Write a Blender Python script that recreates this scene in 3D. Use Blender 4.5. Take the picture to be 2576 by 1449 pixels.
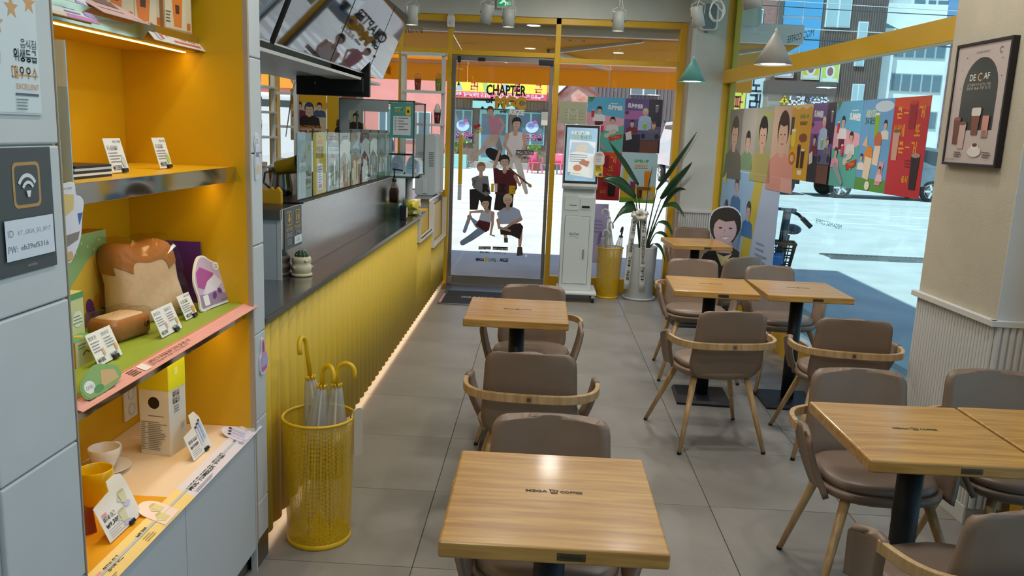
import bpy, bmesh, math, random
from mathutils import Vector, Matrix, Euler
PI = math.pi
S = bpy.context.scene
C = S.collection
random.seed(7)
for _o in list(bpy.data.objects): bpy.data.objects.remove(_o)

# ---------------------------------------------------------------- camera
FOC, PITCH, YAW, ROLL, EYE = 2050.0, 0.189095, -0.030811, -0.040608, 1.55
_f = Vector((math.sin(YAW)*math.cos(PITCH), math.cos(YAW)*math.cos(PITCH), -math.sin(PITCH)))
_r = Vector((math.cos(YAW), -math.sin(YAW), 0)); _d = _f.cross(_r)
_rt = _r*math.cos(ROLL) + _d*math.sin(ROLL); _dn = _d*math.cos(ROLL) - _r*math.sin(ROLL)
_cd = bpy.data.cameras.new('camera'); cam = bpy.data.objects.new('camera', _cd); C.objects.link(cam)
_cd.sensor_fit = 'HORIZONTAL'; _cd.sensor_width = 36.0; _cd.lens = 36.0*FOC/2576.0
_cd.clip_start = 0.05; _cd.clip_end = 500
_m = Matrix((( _rt.x, -_dn.x, -_f.x, 0), (_rt.y, -_dn.y, -_f.y, 0), (_rt.z, -_dn.z, -_f.z, EYE), (0, 0, 0, 1)))
cam.matrix_world = _m
S.camera = cam

# ---------------------------------------------------------------- world, sun, exposure
W = bpy.data.worlds.new('sky'); S.world = W; W.use_nodes = True
_n = W.node_tree.nodes; _l = W.node_tree.links; _n.clear()
_sky = _n.new('ShaderNodeTexSky'); _sky.sky_type = 'NISHITA'; _sky.sun_disc = False
_sky.sun_elevation = math.radians(64); _sky.sun_rotation = math.radians(205)
_sky.air_density = 1.0; _sky.dust_density = 0.6; _sky.ozone_density = 2.0
_bg = _n.new('ShaderNodeBackground'); _bg.inputs['Strength'].default_value = 0.22
_wo = _n.new('ShaderNodeOutputWorld'); _l.new(_sky.outputs[0], _bg.inputs[0]); _l.new(_bg.outputs[0], _wo.inputs[0])
_sd = bpy.data.lights.new('sun', 'SUN'); _sd.energy = 6.0; _sd.angle = math.radians(0.53); _sd.color = (1.0, 0.96, 0.9)
sun = bpy.data.objects.new('sun', _sd); C.objects.link(sun)
SUN_DIR = Vector((0.32, 0.41, -1.0)).normalized()
sun.rotation_euler = SUN_DIR.to_track_quat('-Z', 'Y').to_euler(); sun.location = (0, -10, 30)
S.view_settings.view_transform = 'Standard'; S.view_settings.look = 'None'
S.view_settings.exposure = 0.0; S.view_settings.gamma = 1.0; S.view_settings.use_curve_mapping = False
CEIL_W = 9.0     # watts of each recessed ceiling light
S.cycles.transparent_max_bounces = 40; S.cycles.max_bounces = 10; S.cycles.diffuse_bounces = 5
S.cycles.glossy_bounces = 5; S.cycles.transmission_bounces = 8
S.cycles.sample_clamp_indirect = 6.0; S.cycles.use_denoising = True; S.cycles.caustics_reflective = False; S.cycles.caustics_refractive = False

# ---------------------------------------------------------------- colour and materials
def lin(c):
    if isinstance(c, str):
        c = c.lstrip('#'); c = [int(c[i:i+2], 16)/255 for i in (0, 2, 4)]
        return tuple((x/12.92 if x <= 0.04045 else ((x+0.055)/1.055)**2.4) for x in c)
    return tuple(c[:3])
MATS = {}
def mat(name, col, rough=0.5, metal=0.0, noise=0.0, scale=20.0, bump=0.0, bscale=None, spec=0.5, emit=0.0, ecol=None,
        coat=0.0, stretch=None, trans=0.0, col2=None, detail=4.0, alpha=None):
    if name in MATS: return MATS[name]
    m = bpy.data.materials.new(name); m.use_nodes = True; MATS[name] = m
    nt = m.node_tree; b = nt.nodes['Principled BSDF']; c = lin(col)
    b.inputs['Base Color'].default_value = (*c, 1); b.inputs['Roughness'].default_value = rough
    b.inputs['Metallic'].default_value = metal; b.inputs['Specular IOR Level'].default_value = spec
    b.inputs['Coat Weight'].default_value = coat; b.inputs['Coat Roughness'].default_value = 0.08
    if trans: b.inputs['Transmission Weight'].default_value = trans
    if emit:
        b.inputs['Emission Color'].default_value = (*lin(ecol or col), 1); b.inputs['Emission Strength'].default_value = emit
    if alpha is not None: b.inputs['Alpha'].default_value = alpha
    if noise or bump or col2:
        tc = nt.nodes.new('ShaderNodeTexCoord'); mp = nt.nodes.new('ShaderNodeMapping')
        nt.links.new(tc.outputs['Object'], mp.inputs[0])
        if stretch: mp.inputs['Scale'].default_value = stretch
        nz = nt.nodes.new('ShaderNodeTexNoise'); nz.inputs['Scale'].default_value = scale; nz.inputs['Detail'].default_value = detail
        nt.links.new(mp.outputs[0], nz.inputs['Vector'])
        if noise or col2:
            rp = nt.nodes.new('ShaderNodeValToRGB'); nt.links.new(nz.outputs['Fac'], rp.inputs[0])
            rp.color_ramp.elements[0].position = 0.3; rp.color_ramp.elements[1].position = 0.7
            c2 = lin(col2) if col2 else tuple(min(1, x*(1+noise)) for x in c)
            c1 = c if col2 else tuple(x*(1-noise) for x in c)
            rp.color_ramp.elements[0].color = (*c1, 1); rp.color_ramp.elements[1].color = (*c2, 1)
            nt.links.new(rp.outputs[0], b.inputs['Base Color'])
        if bump:
            nb = nz
            if bscale:
                nb = nt.nodes.new('ShaderNodeTexNoise'); nb.inputs['Scale'].default_value = bscale; nb.inputs['Detail'].default_value = 3
                nt.links.new(mp.outputs[0], nb.inputs['Vector'])
            bp = nt.nodes.new('ShaderNodeBump'); bp.inputs['Strength'].default_value = bump; bp.inputs['Distance'].default_value = 0.01
            nt.links.new(nb.outputs['Fac'], bp.inputs['Height']); nt.links.new(bp.outputs[0], b.inputs['Normal'])
    return m
def glass(name, tint, refl=0.06, rough=0.0, haze=None):
    """thin pane: tinted see-through with a mirror share that grows at grazing angles"""
    if name in MATS: return MATS[name]
    m = bpy.data.materials.new(name); m.use_nodes = True; MATS[name] = m; nt = m.node_tree; nt.nodes.clear()
    o = nt.nodes.new('ShaderNodeOutputMaterial'); tr = nt.nodes.new('ShaderNodeBsdfTransparent'); gl = nt.nodes.new('ShaderNodeBsdfGlossy')
    tr.inputs[0].default_value = (*lin(tint), 1); gl.inputs['Roughness'].default_value = rough; gl.inputs[0].default_value = (0.9, 0.95, 1, 1)
    lw = nt.nodes.new('ShaderNodeLayerWeight'); lw.inputs['Blend'].default_value = 0.5
    pw = nt.nodes.new('ShaderNodeMath'); pw.operation = 'POWER'; pw.inputs[1].default_value = 5.0; nt.links.new(lw.outputs['Facing'], pw.inputs[0])
    ma = nt.nodes.new('ShaderNodeMath'); ma.operation = 'MULTIPLY_ADD'; ma.inputs[1].default_value = 0.45; ma.inputs[2].default_value = refl*0.3; nt.links.new(pw.outputs[0], ma.inputs[0])
    mx = nt.nodes.new('ShaderNodeMixShader'); nt.links.new(ma.outputs[0], mx.inputs[0])
    nt.links.new(tr.outputs[0], mx.inputs[1]); nt.links.new(gl.outputs[0], mx.inputs[2])
    last = mx
    if haze:
        df = nt.nodes.new('ShaderNodeBsdfDiffuse'); df.inputs[0].default_value = (*lin(haze[0]), 1)
        m2 = nt.nodes.new('ShaderNodeMixShader'); m2.inputs[0].default_value = haze[1]
        nt.links.new(mx.outputs[0], m2.inputs[1]); nt.links.new(df.outputs[0], m2.inputs[2]); last = m2
    nt.links.new(last.outputs[0], o.inputs[0]); return m
def thin(name, col, t=0.5, rough=0.6):
    """sheet that lets part of the light behind it glow through (paper, canvas, film)"""
    if name in MATS: return MATS[name]
    m = bpy.data.materials.new(name); m.use_nodes = True; MATS[name] = m; nt = m.node_tree; nt.nodes.clear()
    o = nt.nodes.new('ShaderNodeOutputMaterial'); d = nt.nodes.new('ShaderNodeBsdfPrincipled'); tl = nt.nodes.new('ShaderNodeBsdfTranslucent')
    d.inputs['Base Color'].default_value = (*lin(col), 1); d.inputs['Roughness'].default_value = rough; tl.inputs[0].default_value = (*lin(col), 1)
    mx = nt.nodes.new('ShaderNodeMixShader'); mx.inputs[0].default_value = t
    nt.links.new(d.outputs[0], mx.inputs[1]); nt.links.new(tl.outputs[0], mx.inputs[2]); nt.links.new(mx.outputs[0], o.inputs[0]); return m
def print_mat(name, rough=0.45, t=0.0, emit=0.0):
    if name in MATS: return MATS[name]
    m = bpy.data.materials.new(name); m.use_nodes = True; MATS[name] = m; nt = m.node_tree; b = nt.nodes['Principled BSDF']
    a = nt.nodes.new('ShaderNodeAttribute'); a.attribute_name = 'ink'
    nt.links.new(a.outputs['Color'], b.inputs['Base Color']); b.inputs['Roughness'].default_value = rough
    if emit:
        nt.links.new(a.outputs['Color'], b.inputs['Emission Color']); b.inputs['Emission Strength'].default_value = emit
    if t:
        tl = nt.nodes.new('ShaderNodeBsdfTranslucent'); nt.links.new(a.outputs['Color'], tl.inputs[0])
        mx = nt.nodes.new('ShaderNodeMixShader'); mx.inputs[0].default_value = t
        nt.links.new(b.outputs[0], mx.inputs[1]); nt.links.new(tl.outputs[0], mx.inputs[2])
        nt.links.new(mx.outputs[0], nt.nodes['Material Output'].inputs[0])
    return m

# ---------------------------------------------------------------- scene objects
def tag(o, label=None, cat=None, group=None, kind=None):
    if label: o['label'] = label
    if cat: o['category'] = cat
    if group: o['group'] = group
    if kind: o['kind'] = kind
    return o
def thing(name, label, cat, loc=(0, 0, 0), rz=0.0, group=None):
    o = bpy.data.objects.new(name, None); C.objects.link(o); o.empty_display_size = 0.1
    o.location = loc; o.rotation_euler = (0, 0, rz); return tag(o, label, cat, group)
def mtx(o):
    m = Matrix.LocRotScale(o.location, o.rotation_euler, o.scale)
    return mtx(o.parent) @ m if o.parent else m
def copy_tree(o, parent=None):
    c = o.copy(); C.objects.link(c)
    if parent: c.parent = parent
    for ch in o.children: copy_tree(ch, c)
    return c
class MB:
    """collects shapes, builds ONE mesh object"""
    def __init__(s): s.v = []; s.f = []; s.mi = []; s.sm = []
    def add(s, vs, fs, mi=0, sm=False):
        b = len(s.v); s.v += [Vector(v) for v in vs]
        for f in fs: s.f.append([b+i for i in f]); s.mi.append(mi); s.sm.append(sm)
        return s
    def box(s, x0, x1, y0, y1, z0, z1, mi=0):
        return s.add([(x0,y0,z0),(x1,y0,z0),(x1,y1,z0),(x0,y1,z0),(x0,y0,z1),(x1,y0,z1),(x1,y1,z1),(x0,y1,z1)],
                     [(0,3,2,1),(4,5,6,7),(0,1,5,4),(1,2,6,5),(2,3,7,6),(3,0,4,7)], mi)
    def bar(s, p, q, w, h, up=(0, 0, 1), mi=0):
        p, q = Vector(p), Vector(q); d = (q-p).normalized(); u = Vector(up); r = d.cross(u).normalized(); u = r.cross(d)
        vs = [e+r*a*w/2+u*b*h/2 for e in (p, q) for a, b in ((-1,-1),(1,-1),(1,1),(-1,1))]
        return s.add(vs, [(0,1,2,3),(7,6,5,4),(0,4,5,1),(1,5,6,2),(2,6,7,3),(3,7,4,0)], mi)
    def cyl(s, p, q, r0, r1=None, n=16, mi=0, caps=True, sm=True):
        p, q = Vector(p), Vector(q); r1 = r0 if r1 is None else r1; d = (q-p).normalized()
        a = d.orthogonal().normalized(); b = d.cross(a)
        ring = lambda c, r: [c+(a*math.cos(2*PI*i/n)+b*math.sin(2*PI*i/n))*r for i in range(n)]
        s.add(ring(p, r0)+ring(q, r1), [(i, (i+1) % n, n+(i+1) % n, n+i) for i in range(n)], mi, sm)
        if caps: s.add(ring(p, r0), [tuple(range(n))[::-1]], mi); s.add(ring(q, r1), [tuple(range(n))], mi)
        return s
    def lathe(s, prof, c=(0, 0, 0), n=24, mi=0, sm=True, ang=2*PI, sx=1.0, sy=1.0):
        c = Vector(c); vs = []; full = abs(ang-2*PI) < 1e-6; k = n if full else n+1
        for r, z in prof:
            vs += [c+Vector((r*sx*math.cos(ang*i/n), r*sy*math.sin(ang*i/n), z)) for i in range(k)]
        fs = []
        for j in range(len(prof)-1):
            for i in range(n):
                i2 = (i+1) % k if full else i+1
                fs.append((j*k+i, j*k+i2, (j+1)*k+i2, (j+1)*k+i))
        return s.add(vs, fs, mi, sm)
    def tube(s, path, r, n=10, mi=0, caps=True, closed=False, sm=True):
        P = [Vector(p) for p in path]; rs = r if isinstance(r, (list, tuple)) else [r]*len(P); vs = []; prev = None
        for i, p in enumerate(P):
            if closed: d = (P[(i+1) % len(P)]-P[i-1]).normalized()
            else: d = (P[min(i+1, len(P)-1)]-P[max(i-1, 0)]).normalized()
            a = (prev - d*prev.dot(d)).normalized() if prev is not None and (prev-d*prev.dot(d)).length > 1e-6 else d.orthogonal().normalized()
            prev = a; b = d.cross(a)
            vs += [p+(a*math.cos(2*PI*k/n)+b*math.sin(2*PI*k/n))*rs[i] for k in range(n)]
        fs = []; m = len(P)
        for i in range(m if closed else m-1):
            j = (i+1) % m
            for k in range(n): fs.append((i*n+k, i*n+(k+1) % n, j*n+(k+1) % n, j*n+k))
        if caps and not closed: fs += [tuple(range(n))[::-1], tuple((m-1)*n+k for k in range(n))]
        return s.add(vs, fs, mi, sm)
    def loft(s, rings, mi=0, caps=True, closed=True, sm=True):
        n = len(rings[0]); vs = [v for r in rings for v in r]; fs = []
        for j in range(len(rings)-1):
            for k in range(n if closed else n-1): fs.append((j*n+k, j*n+(k+1) % n, (j+1)*n+(k+1) % n, (j+1)*n+k))
        if caps: fs += [tuple(range(n))[::-1], tuple((len(rings)-1)*n+k for k in range(n))]
        return s.add(vs, fs, mi, sm)
    def prism(s, poly, O, U, V, N, t, mi=0, mi_side=None):
        """outline poly (u,v) laid in the plane O,U,V and given thickness t along N"""
        O, U, V, N = Vector(O), Vector(U), Vector(V), Vector(N); n = len(poly)
        a = [O+U*u+V*v for u, v in poly]; b = [p+N*t for p in a]
        s.add(b, [tuple(range(n))], mi); s.add(a, [tuple(range(n))[::-1]], mi)
        return s.add(a+b, [(i, (i+1) % n, n+(i+1) % n, n+i) for i in range(n)], mi if mi_side is None else mi_side)
    def sheet(s, grid, t=0.0, mi=0, sm=True):
        """grid[j][i] of points; with thickness t along local normals (approx) closed"""
        nj, ni = len(grid), len(grid[0]); G = [[Vector(p) for p in r] for r in grid]
        idx = lambda j, i: j*ni+i
        fs = [(idx(j,i), idx(j,i+1), idx(j+1,i+1), idx(j+1,i)) for j in range(nj-1) for i in range(ni-1)]
        if not t: return s.add([p for r in G for p in r], fs, mi, sm)
        nor = []
        for j in range(nj):
            for i in range(ni):
                du = G[j][min(i+1,ni-1)]-G[j][max(i-1,0)]; dv = G[min(j+1,nj-1)][i]-G[max(j-1,0)][i]
                nn = du.cross(dv); nor.append(nn.normalized() if nn.length > 1e-9 else Vector((0,0,1)))
        A = [p for r in G for p in r]; B = [p-n*t for p, n in zip(A, nor)]; k = len(A)
        fs2 = [tuple(k+x for x in f[::-1]) for f in fs]
        edge = [idx(0,i) for i in range(ni)]+[idx(j,ni-1) for j in range(1,nj)]+[idx(nj-1,i) for i in range(ni-2,-1,-1)]+[idx(j,0) for j in range(nj-2,0,-1)]
        m = len(edge); fs3 = [(edge[(i+1) % m], edge[i], k+edge[i], k+edge[(i+1) % m]) for i in range(m)]
        return s.add(A+B, fs+fs2+fs3, mi, sm)
    def ball(s, c, r, n=12, mi=0, sx=1, sy=1, sz=1):
        prof = [(r*math.sin(PI*i/(n//2+1)), -r*math.cos(PI*i/(n//2+1))) for i in range(n//2+2)]
        k = len(s.v); s.lathe([(max(a, 1e-5), b) for a, b in prof], (0, 0, 0), n, mi)
        for i in range(k, len(s.v)): v = s.v[i]; s.v[i] = Vector((v.x*sx+c[0], v.y*sy+c[1], v.z*sz+c[2]))
        return s
    def xform(s, M):
        s.v = [M @ v for v in s.v]; return s
    def build(s, name, mats, parent=None, world=False, bevel=0.0, seg=2, smooth=None):
        me = bpy.data.meshes.new(name)
        if world and parent is not None:
            inv = mtx(parent).inverted(); vs = [inv @ v for v in s.v]
        else: vs = s.v
        me.from_pydata([tuple(v) for v in vs], [], s.f)
        ms = mats if isinstance(mats, (list, tuple)) else [mats]
        for m in ms: me.materials.append(m)
        me.polygons.foreach_set('material_index', s.mi); me.polygons.foreach_set('use_smooth', s.sm)
        if bevel or True:
            bm = bmesh.new(); bm.from_mesh(me); bmesh.ops.remove_doubles(bm, verts=bm.verts, dist=1e-5)
            if bevel:
                es = [e for e in bm.edges if len(e.link_faces) == 2 and e.calc_face_angle(0) > 0.6]
                if es: bmesh.ops.bevel(bm, geom=es, offset=bevel, segments=seg, affect='EDGES', profile=0.5, clamp_overlap=True)
            bmesh.ops.recalc_face_normals(bm, faces=bm.faces)
            bm.to_mesh(me); bm.free()
        if smooth is not None: me.polygons.foreach_set('use_smooth', [smooth]*len(me.polygons))
        me.validate(); me.update()
        o = bpy.data.objects.new(name, me); C.objects.link(o)
        if parent is not None: o.parent = parent
        return o
def struct(o, label, cat): return tag(o, label, cat, kind='structure')
def bx(name, m, x0, x1, y0, y1, z0, z1, parent=None, bevel=0.0, seg=2):
    return MB().box(x0, x1, y0, y1, z0, z1).build(name, m, parent, world=True, bevel=bevel, seg=seg)
def rrect(x0, y0, x1, y1, r, n=4):
    out = []
    for cx, cy, a0 in ((x1-r, y1-r, 0), (x0+r, y1-r, 90), (x0+r, y0+r, 180), (x1-r, y0+r, 270)):
        out += [(cx+r*math.cos(math.radians(a0+90*i/n)), cy+r*math.sin(math.radians(a0+90*i/n))) for i in range(n+1)]
    return out
_TXT = {}
# Korean syllables are drawn from strokes: consonants in a unit box, vowels as bars with ticks
_c = lambda cx, cy, r: [(cx+r*math.cos(2*PI*i/14), cy+r*math.sin(2*PI*i/14)) for i in range(15)]
_CON = {'ㄱ': [[(0,1),(1,1),(.95,0)]], 'ㄴ': [[(0,1),(0,0),(1,0)]], 'ㄷ': [[(1,1),(0,1),(0,0),(1,0)]], 'ㄹ': [[(0,1),(1,1),(1,.5),(0,.5),(0,0),(1,0)]],
        'ㅁ': [[(0,0),(1,0),(1,1),(0,1),(0,0)]], 'ㅂ': [[(0,1),(0,0),(1,0),(1,1)],[(0,.52),(1,.52)]], 'ㅅ': [[(.5,1),(.45,.6),(0,0)],[(.47,.62),(1,0)]],
        'ㅇ': [_c(.5,.5,.5)], 'ㅈ': [[(0,1),(1,1)],[(.5,1),(.45,.6),(0,0)],[(.47,.62),(1,0)]], 'ㅊ': [[(.3,1),(.7,1)],[(0,.78),(1,.78)],[(.5,.78),(.45,.5),(0,0)],[(.47,.5),(1,0)]],
        'ㅋ': [[(0,1),(1,1),(.95,0)],[(0,.52),(1,.52)]], 'ㅌ': [[(1,1),(0,1),(0,0),(1,0)],[(0,.5),(1,.5)]], 'ㅍ': [[(0,1),(1,1)],[(0,0),(1,0)],[(.28,1),(.28,0)],[(.72,1),(.72,0)]],
        'ㅎ': [[(.3,1),(.7,1)],[(0,.76),(1,.76)],_c(.5,.28,.28)]}
for _a, _b in zip('ㄲㄸㅃㅆㅉ', 'ㄱㄷㅂㅅㅈ'): _CON[_a] = [[(x*.44+d, y) for x, y in st] for d in (0, .56) for st in _CON[_b]]
_CHO = 'ㄱㄲㄴㄷㄸㄹㅁㅂㅃㅅㅆㅇㅈㅉㅊㅋㅌㅍㅎ'
_JUNG = 'ㅏㅐㅑㅒㅓㅔㅕㅖㅗㅘㅙㅚㅛㅜㅝㅞㅟㅠㅡㅢㅣ'
_JONG = ['', 'ㄱ', 'ㄲ', 'ㄱㅅ', 'ㄴ', 'ㄴㅈ', 'ㄴㅎ', 'ㄷ', 'ㄹ', 'ㄹㄱ', 'ㄹㅁ', 'ㄹㅂ', 'ㄹㅅ', 'ㄹㅌ', 'ㄹㅍ', 'ㄹㅎ', 'ㅁ', 'ㅂ', 'ㅂㅅ', 'ㅅ', 'ㅆ', 'ㅇ', 'ㅈ', 'ㅊ', 'ㅋ', 'ㅌ', 'ㅍ', 'ㅎ']
_VER = {'ㅏ': (1, [.5], 1), 'ㅐ': (2, [.5], 0), 'ㅑ': (1, [.66, .34], 1), 'ㅒ': (2, [.66, .34], 0), 'ㅓ': (1, [.5], -1), 'ㅔ': (2, [.5], -1), 'ㅕ': (1, [.66, .34], -1), 'ㅖ': (2, [.66, .34], -1), 'ㅣ': (1, [], 0)}
_HOR = {'ㅗ': ([.5], 1), 'ㅛ': ([.3, .7], 1), 'ㅜ': ([.5], -1), 'ㅠ': ([.3, .7], -1), 'ㅡ': ([], 1)}
_MIX = {'ㅘ': 'ㅗㅏ', 'ㅙ': 'ㅗㅐ', 'ㅚ': 'ㅗㅣ', 'ㅝ': 'ㅜㅓ', 'ㅞ': 'ㅜㅔ', 'ㅟ': 'ㅜㅣ', 'ㅢ': 'ㅡㅣ'}
def _vert(v, x0, x1, y0, y1):
    n, ticks, side = _VER[v]; out = []
    if n == 1:
        x = x0 if side > 0 else (x1 if side < 0 else (x0+x1)/2); out.append([(x, y0), (x, y1)])
        for t in ticks: out.append([(x, y0+(y1-y0)*t), (x1 if side > 0 else x0, y0+(y1-y0)*t)])
    else:
        xa = x0 if side == 0 else x0+(x1-x0)*.5; out += [[(xa, y0), (xa, y1)], [(x1, y0), (x1, y1)]]
        for t in ticks: yy = y0+(y1-y0)*t; out.append([(xa, yy), (x1, yy)] if side == 0 else [(x0, yy), (xa, yy)])
    return out
def _hori(v, x0, x1, y0, y1):
    ticks, side = _HOR[v]; yy = y0 if side > 0 else y1; out = [[(x0, yy), (x1, yy)]]
    for t in ticks: out.append([(x0+(x1-x0)*t, yy), (x0+(x1-x0)*t, y1 if side > 0 else y0)])
    return out
def _fit(st, x0, x1, y0, y1): return [[(x0+(x1-x0)*x, y0+(y1-y0)*y) for x, y in s] for s in st]
def hangul(ch):
    k = ord(ch)-0xAC00; c, j, f = _CHO[k//588], _JUNG[(k % 588)//28], _JONG[k % 28]
    b = .36 if f else 0.0; out = []
    if j in _VER: out += _fit(_CON[c], .02, .52, b+.08*(not f), .98)+_vert(j, .66, .92, b-.02, 1.02)
    elif j in _HOR:
        m = b+(1-b)*.40; out += _fit(_CON[c], .2, .8, m+.06, 1.0)+_hori(j, .02, .98, b+.03, m-.08 if _HOR[j][1] > 0 else m-.10)
    else:
        h, v = _MIX[j]; m = b+(1-b)*.42; out += _fit(_CON[c], .06, .54, m+.08, .98)+_hori(h, .02, .66, b+.05, m-.06)+_vert(v, .76, .96, b-.02, 1.02)
    if f:
        if len(f) == 1: out += _fit(_CON[f], .18, .86, 0.0, .25)
        else: out += _fit(_CON[f[0]], .12, .46, 0.0, .25)+_fit(_CON[f[1]], .56, .92, 0.0, .25)
    return out
_OTHER = {'₩': [[(0,1),(.25,0),(.5,.8),(.75,0),(1,1)],[(-.06,.62),(1.06,.62)],[(-.06,.42),(1.06,.42)]], '♥': None}
def _stroke(st, w, vs, fs):
    for s in st:
        for (x0, y0), (x1, y1) in zip(s, s[1:]):
            d = math.hypot(x1-x0, y1-y0) or 1; ux, uy = (x1-x0)/d*w/2, (y1-y0)/d*w/2; b = len(vs)
            vs += [(x0-ux+uy, y0-uy-ux), (x1+ux+uy, y1+uy-ux), (x1+ux-uy, y1+uy+ux), (x0-ux-uy, y0-uy+ux)]; fs.append((b, b+1, b+2, b+3))
def text_shape(s, bold=0.0):
    k = (s, bold)
    if k in _TXT: return _TXT[k]
    vs, fs, pen, i = [], [], 0.0, 0
    while i < len(s):
        ch = s[i]
        if 0xAC00 <= ord(ch) <= 0xD7A3 or ch in _OTHER:
            if ch == '♥':
                pts = [(pen+.45+.42*math.sin(t)**3, .36+.026*(13*math.cos(t)-5*math.cos(2*t)-2*math.cos(3*t)-math.cos(4*t))) for t in [2*PI*q/24 for q in range(24)]]
                b = len(vs); vs += pts; fs.append(tuple(range(b, b+24)))
            else:
                st = hangul(ch) if ch not in _OTHER else _OTHER[ch]; sc = .82 if ch not in _OTHER else .66
                _stroke([[(pen+.05+x*sc, -.05+y*.86*(1 if ch not in _OTHER else .86)) for x, y in q] for q in st], .075+1.4*bold, vs, fs)
            pen += .96 if ch not in _OTHER else .8; i += 1; continue
        j = i
        while j < len(s) and not (0xAC00 <= ord(s[j]) <= 0xD7A3 or s[j] in _OTHER): j += 1
        run = s[i:j]; lead = len(run)-len(run.lstrip(' ')); pen += .3*lead
        c = bpy.data.curves.new('lettering', 'FONT'); c.body = run.strip(' '); c.resolution_u = 2; c.offset = bold
        o = bpy.data.objects.new('lettering', c); me = bpy.data.meshes.new_from_object(o); b = len(vs)
        if len(me.vertices):
            vs += [(pen+v.co.x, v.co.y) for v in me.vertices]; fs += [tuple(b+q for q in p.vertices) for p in me.polygons]
            pen = max(v[0] for v in vs[b:])+.06
        bpy.data.objects.remove(o); bpy.data.curves.remove(c); bpy.data.meshes.remove(me)
        pen += .3*(len(run)-len(run.rstrip(' ')) if run.strip(' ') else 0); i = j
    _TXT[k] = (vs, fs); return _TXT[k]
class Print:
    """flat ink on a sheet: shapes with a colour each, stacked in thin layers; (u,v) in metres from the sheet's lower left"""
    def __init__(s): s.L = []
    def poly(s, pts, col): s.L.append((list(pts), [tuple(range(len(pts)))], col)); return s
    def rect(s, x0, y0, x1, y1, col): return s.poly([(x0,y0),(x1,y0),(x1,y1),(x0,y1)], col)
    def rr(s, x0, y0, x1, y1, r, col): return s.poly(rrect(x0, y0, x1, y1, r), col)
    def ell(s, cx, cy, rx, ry, col, n=18, rot=0.0):
        c, sn = math.cos(rot), math.sin(rot)
        return s.poly([(cx+rx*math.cos(2*PI*i/n)*c-ry*math.sin(2*PI*i/n)*sn, cy+rx*math.cos(2*PI*i/n)*sn+ry*math.sin(2*PI*i/n)*c) for i in range(n)], col)
    def line(s, x0, y0, x1, y1, w, col):
        d = math.hypot(x1-x0, y1-y0) or 1; a, b = -(y1-y0)/d*w/2, (x1-x0)/d*w/2
        return s.poly([(x0-a,y0-b),(x1-a,y1-b),(x1+a,y1+b),(x0+a,y0+b)], col)
    def path(s, pts, w, col):
        for a, b in zip(pts, pts[1:]): s.line(*a, *b, w, col)
        return s
    def limb(s, pts, ws, col):
        """tapering strip through pts with widths ws"""
        L, R = [], []
        for i, (x, y) in enumerate(pts):
            x0, y0 = pts[max(i-1,0)]; x1, y1 = pts[min(i+1,len(pts)-1)]; d = math.hypot(x1-x0, y1-y0) or 1
            a, b = -(y1-y0)/d*ws[i]/2, (x1-x0)/d*ws[i]/2; L.append((x+a,y+b)); R.append((x-a,y-b))
        for i in range(len(pts)-1): s.poly([R[i], R[i+1], L[i+1], L[i]], col)
        for (x, y), w in list(zip(pts, ws)): s.ell(x, y, w/2, w/2, col, 10)
        return s
    def star(s, cx, cy, r, col, n=5, k=0.42, rot=PI/2):
        return s.poly([(cx+(r if i % 2 == 0 else r*k)*math.cos(rot+PI*i/n), cy+(r if i % 2 == 0 else r*k)*math.sin(rot+PI*i/n)) for i in range(2*n)], col)
    def text(s, t, x, y, h, col, w=None, align='l', bold=0.0, rot=0.0, shear=0.0):
        """cap height about h; w squeezes to a width; align l/c/r about x"""
        vs, fs = text_shape(t, bold)
        if not vs: return s
        k = h/0.72; x0 = min(v[0] for v in vs); x1 = max(v[0] for v in vs); kx = k if w is None else w/max(1e-6, x1-x0)
        wd = (x1-x0)*kx; off = {'l': 0, 'c': -wd/2, 'r': -wd}[align]; c, sn = math.cos(rot), math.sin(rot); out = []
        for a, b in vs:
            p, q = (a-x0)*kx+off+b*k*shear, b*k; out.append((x+p*c-q*sn, y+p*sn+q*c))
        s.L.append((out, fs, col)); return s
    def lines(s, x0, x1, y, n, dy, th, col, rag=0.3):
        for i in range(n): s.rect(x0, y-i*dy, x1-(x1-x0)*rag*random.random(), y-i*dy+th, col)
        return s
    def build(s, name, parent, O, U, V, m=None, lift=0.0006, step=0.00012, world=True):
        O, U, V = Vector(O), Vector(U).normalized(), Vector(V).normalized(); N = U.cross(V)
        vs, fs, cols = [], [], []
        for i, (pts, f, c) in enumerate(s.L):
            b = len(vs); h = lift+step*i; vs += [O+U*u+V*v+N*h for u, v in pts]
            fs += [tuple(b+k for k in q) for q in f]; cols += [lin(c)]*len(f)
        if world and parent is not None:
            inv = mtx(parent).inverted(); vs = [inv @ v for v in vs]
        me = bpy.data.meshes.new(name); me.from_pydata([tuple(v) for v in vs], [], fs)
        at = me.color_attributes.new('ink', 'FLOAT_COLOR', 'CORNER'); data = []
        for p, c in zip(me.polygons, cols): data += [*c, 1.0]*p.loop_total
        at.data.foreach_set('color', data); me.materials.append(m or print_mat('printed_ink')); me.update()
        o = bpy.data.objects.new(name, me); C.objects.link(o)
        if parent is not None: o.parent = parent
        return o
X, Y, Z = Vector((1,0,0)), Vector((0,1,0)), Vector((0,0,1))
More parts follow.
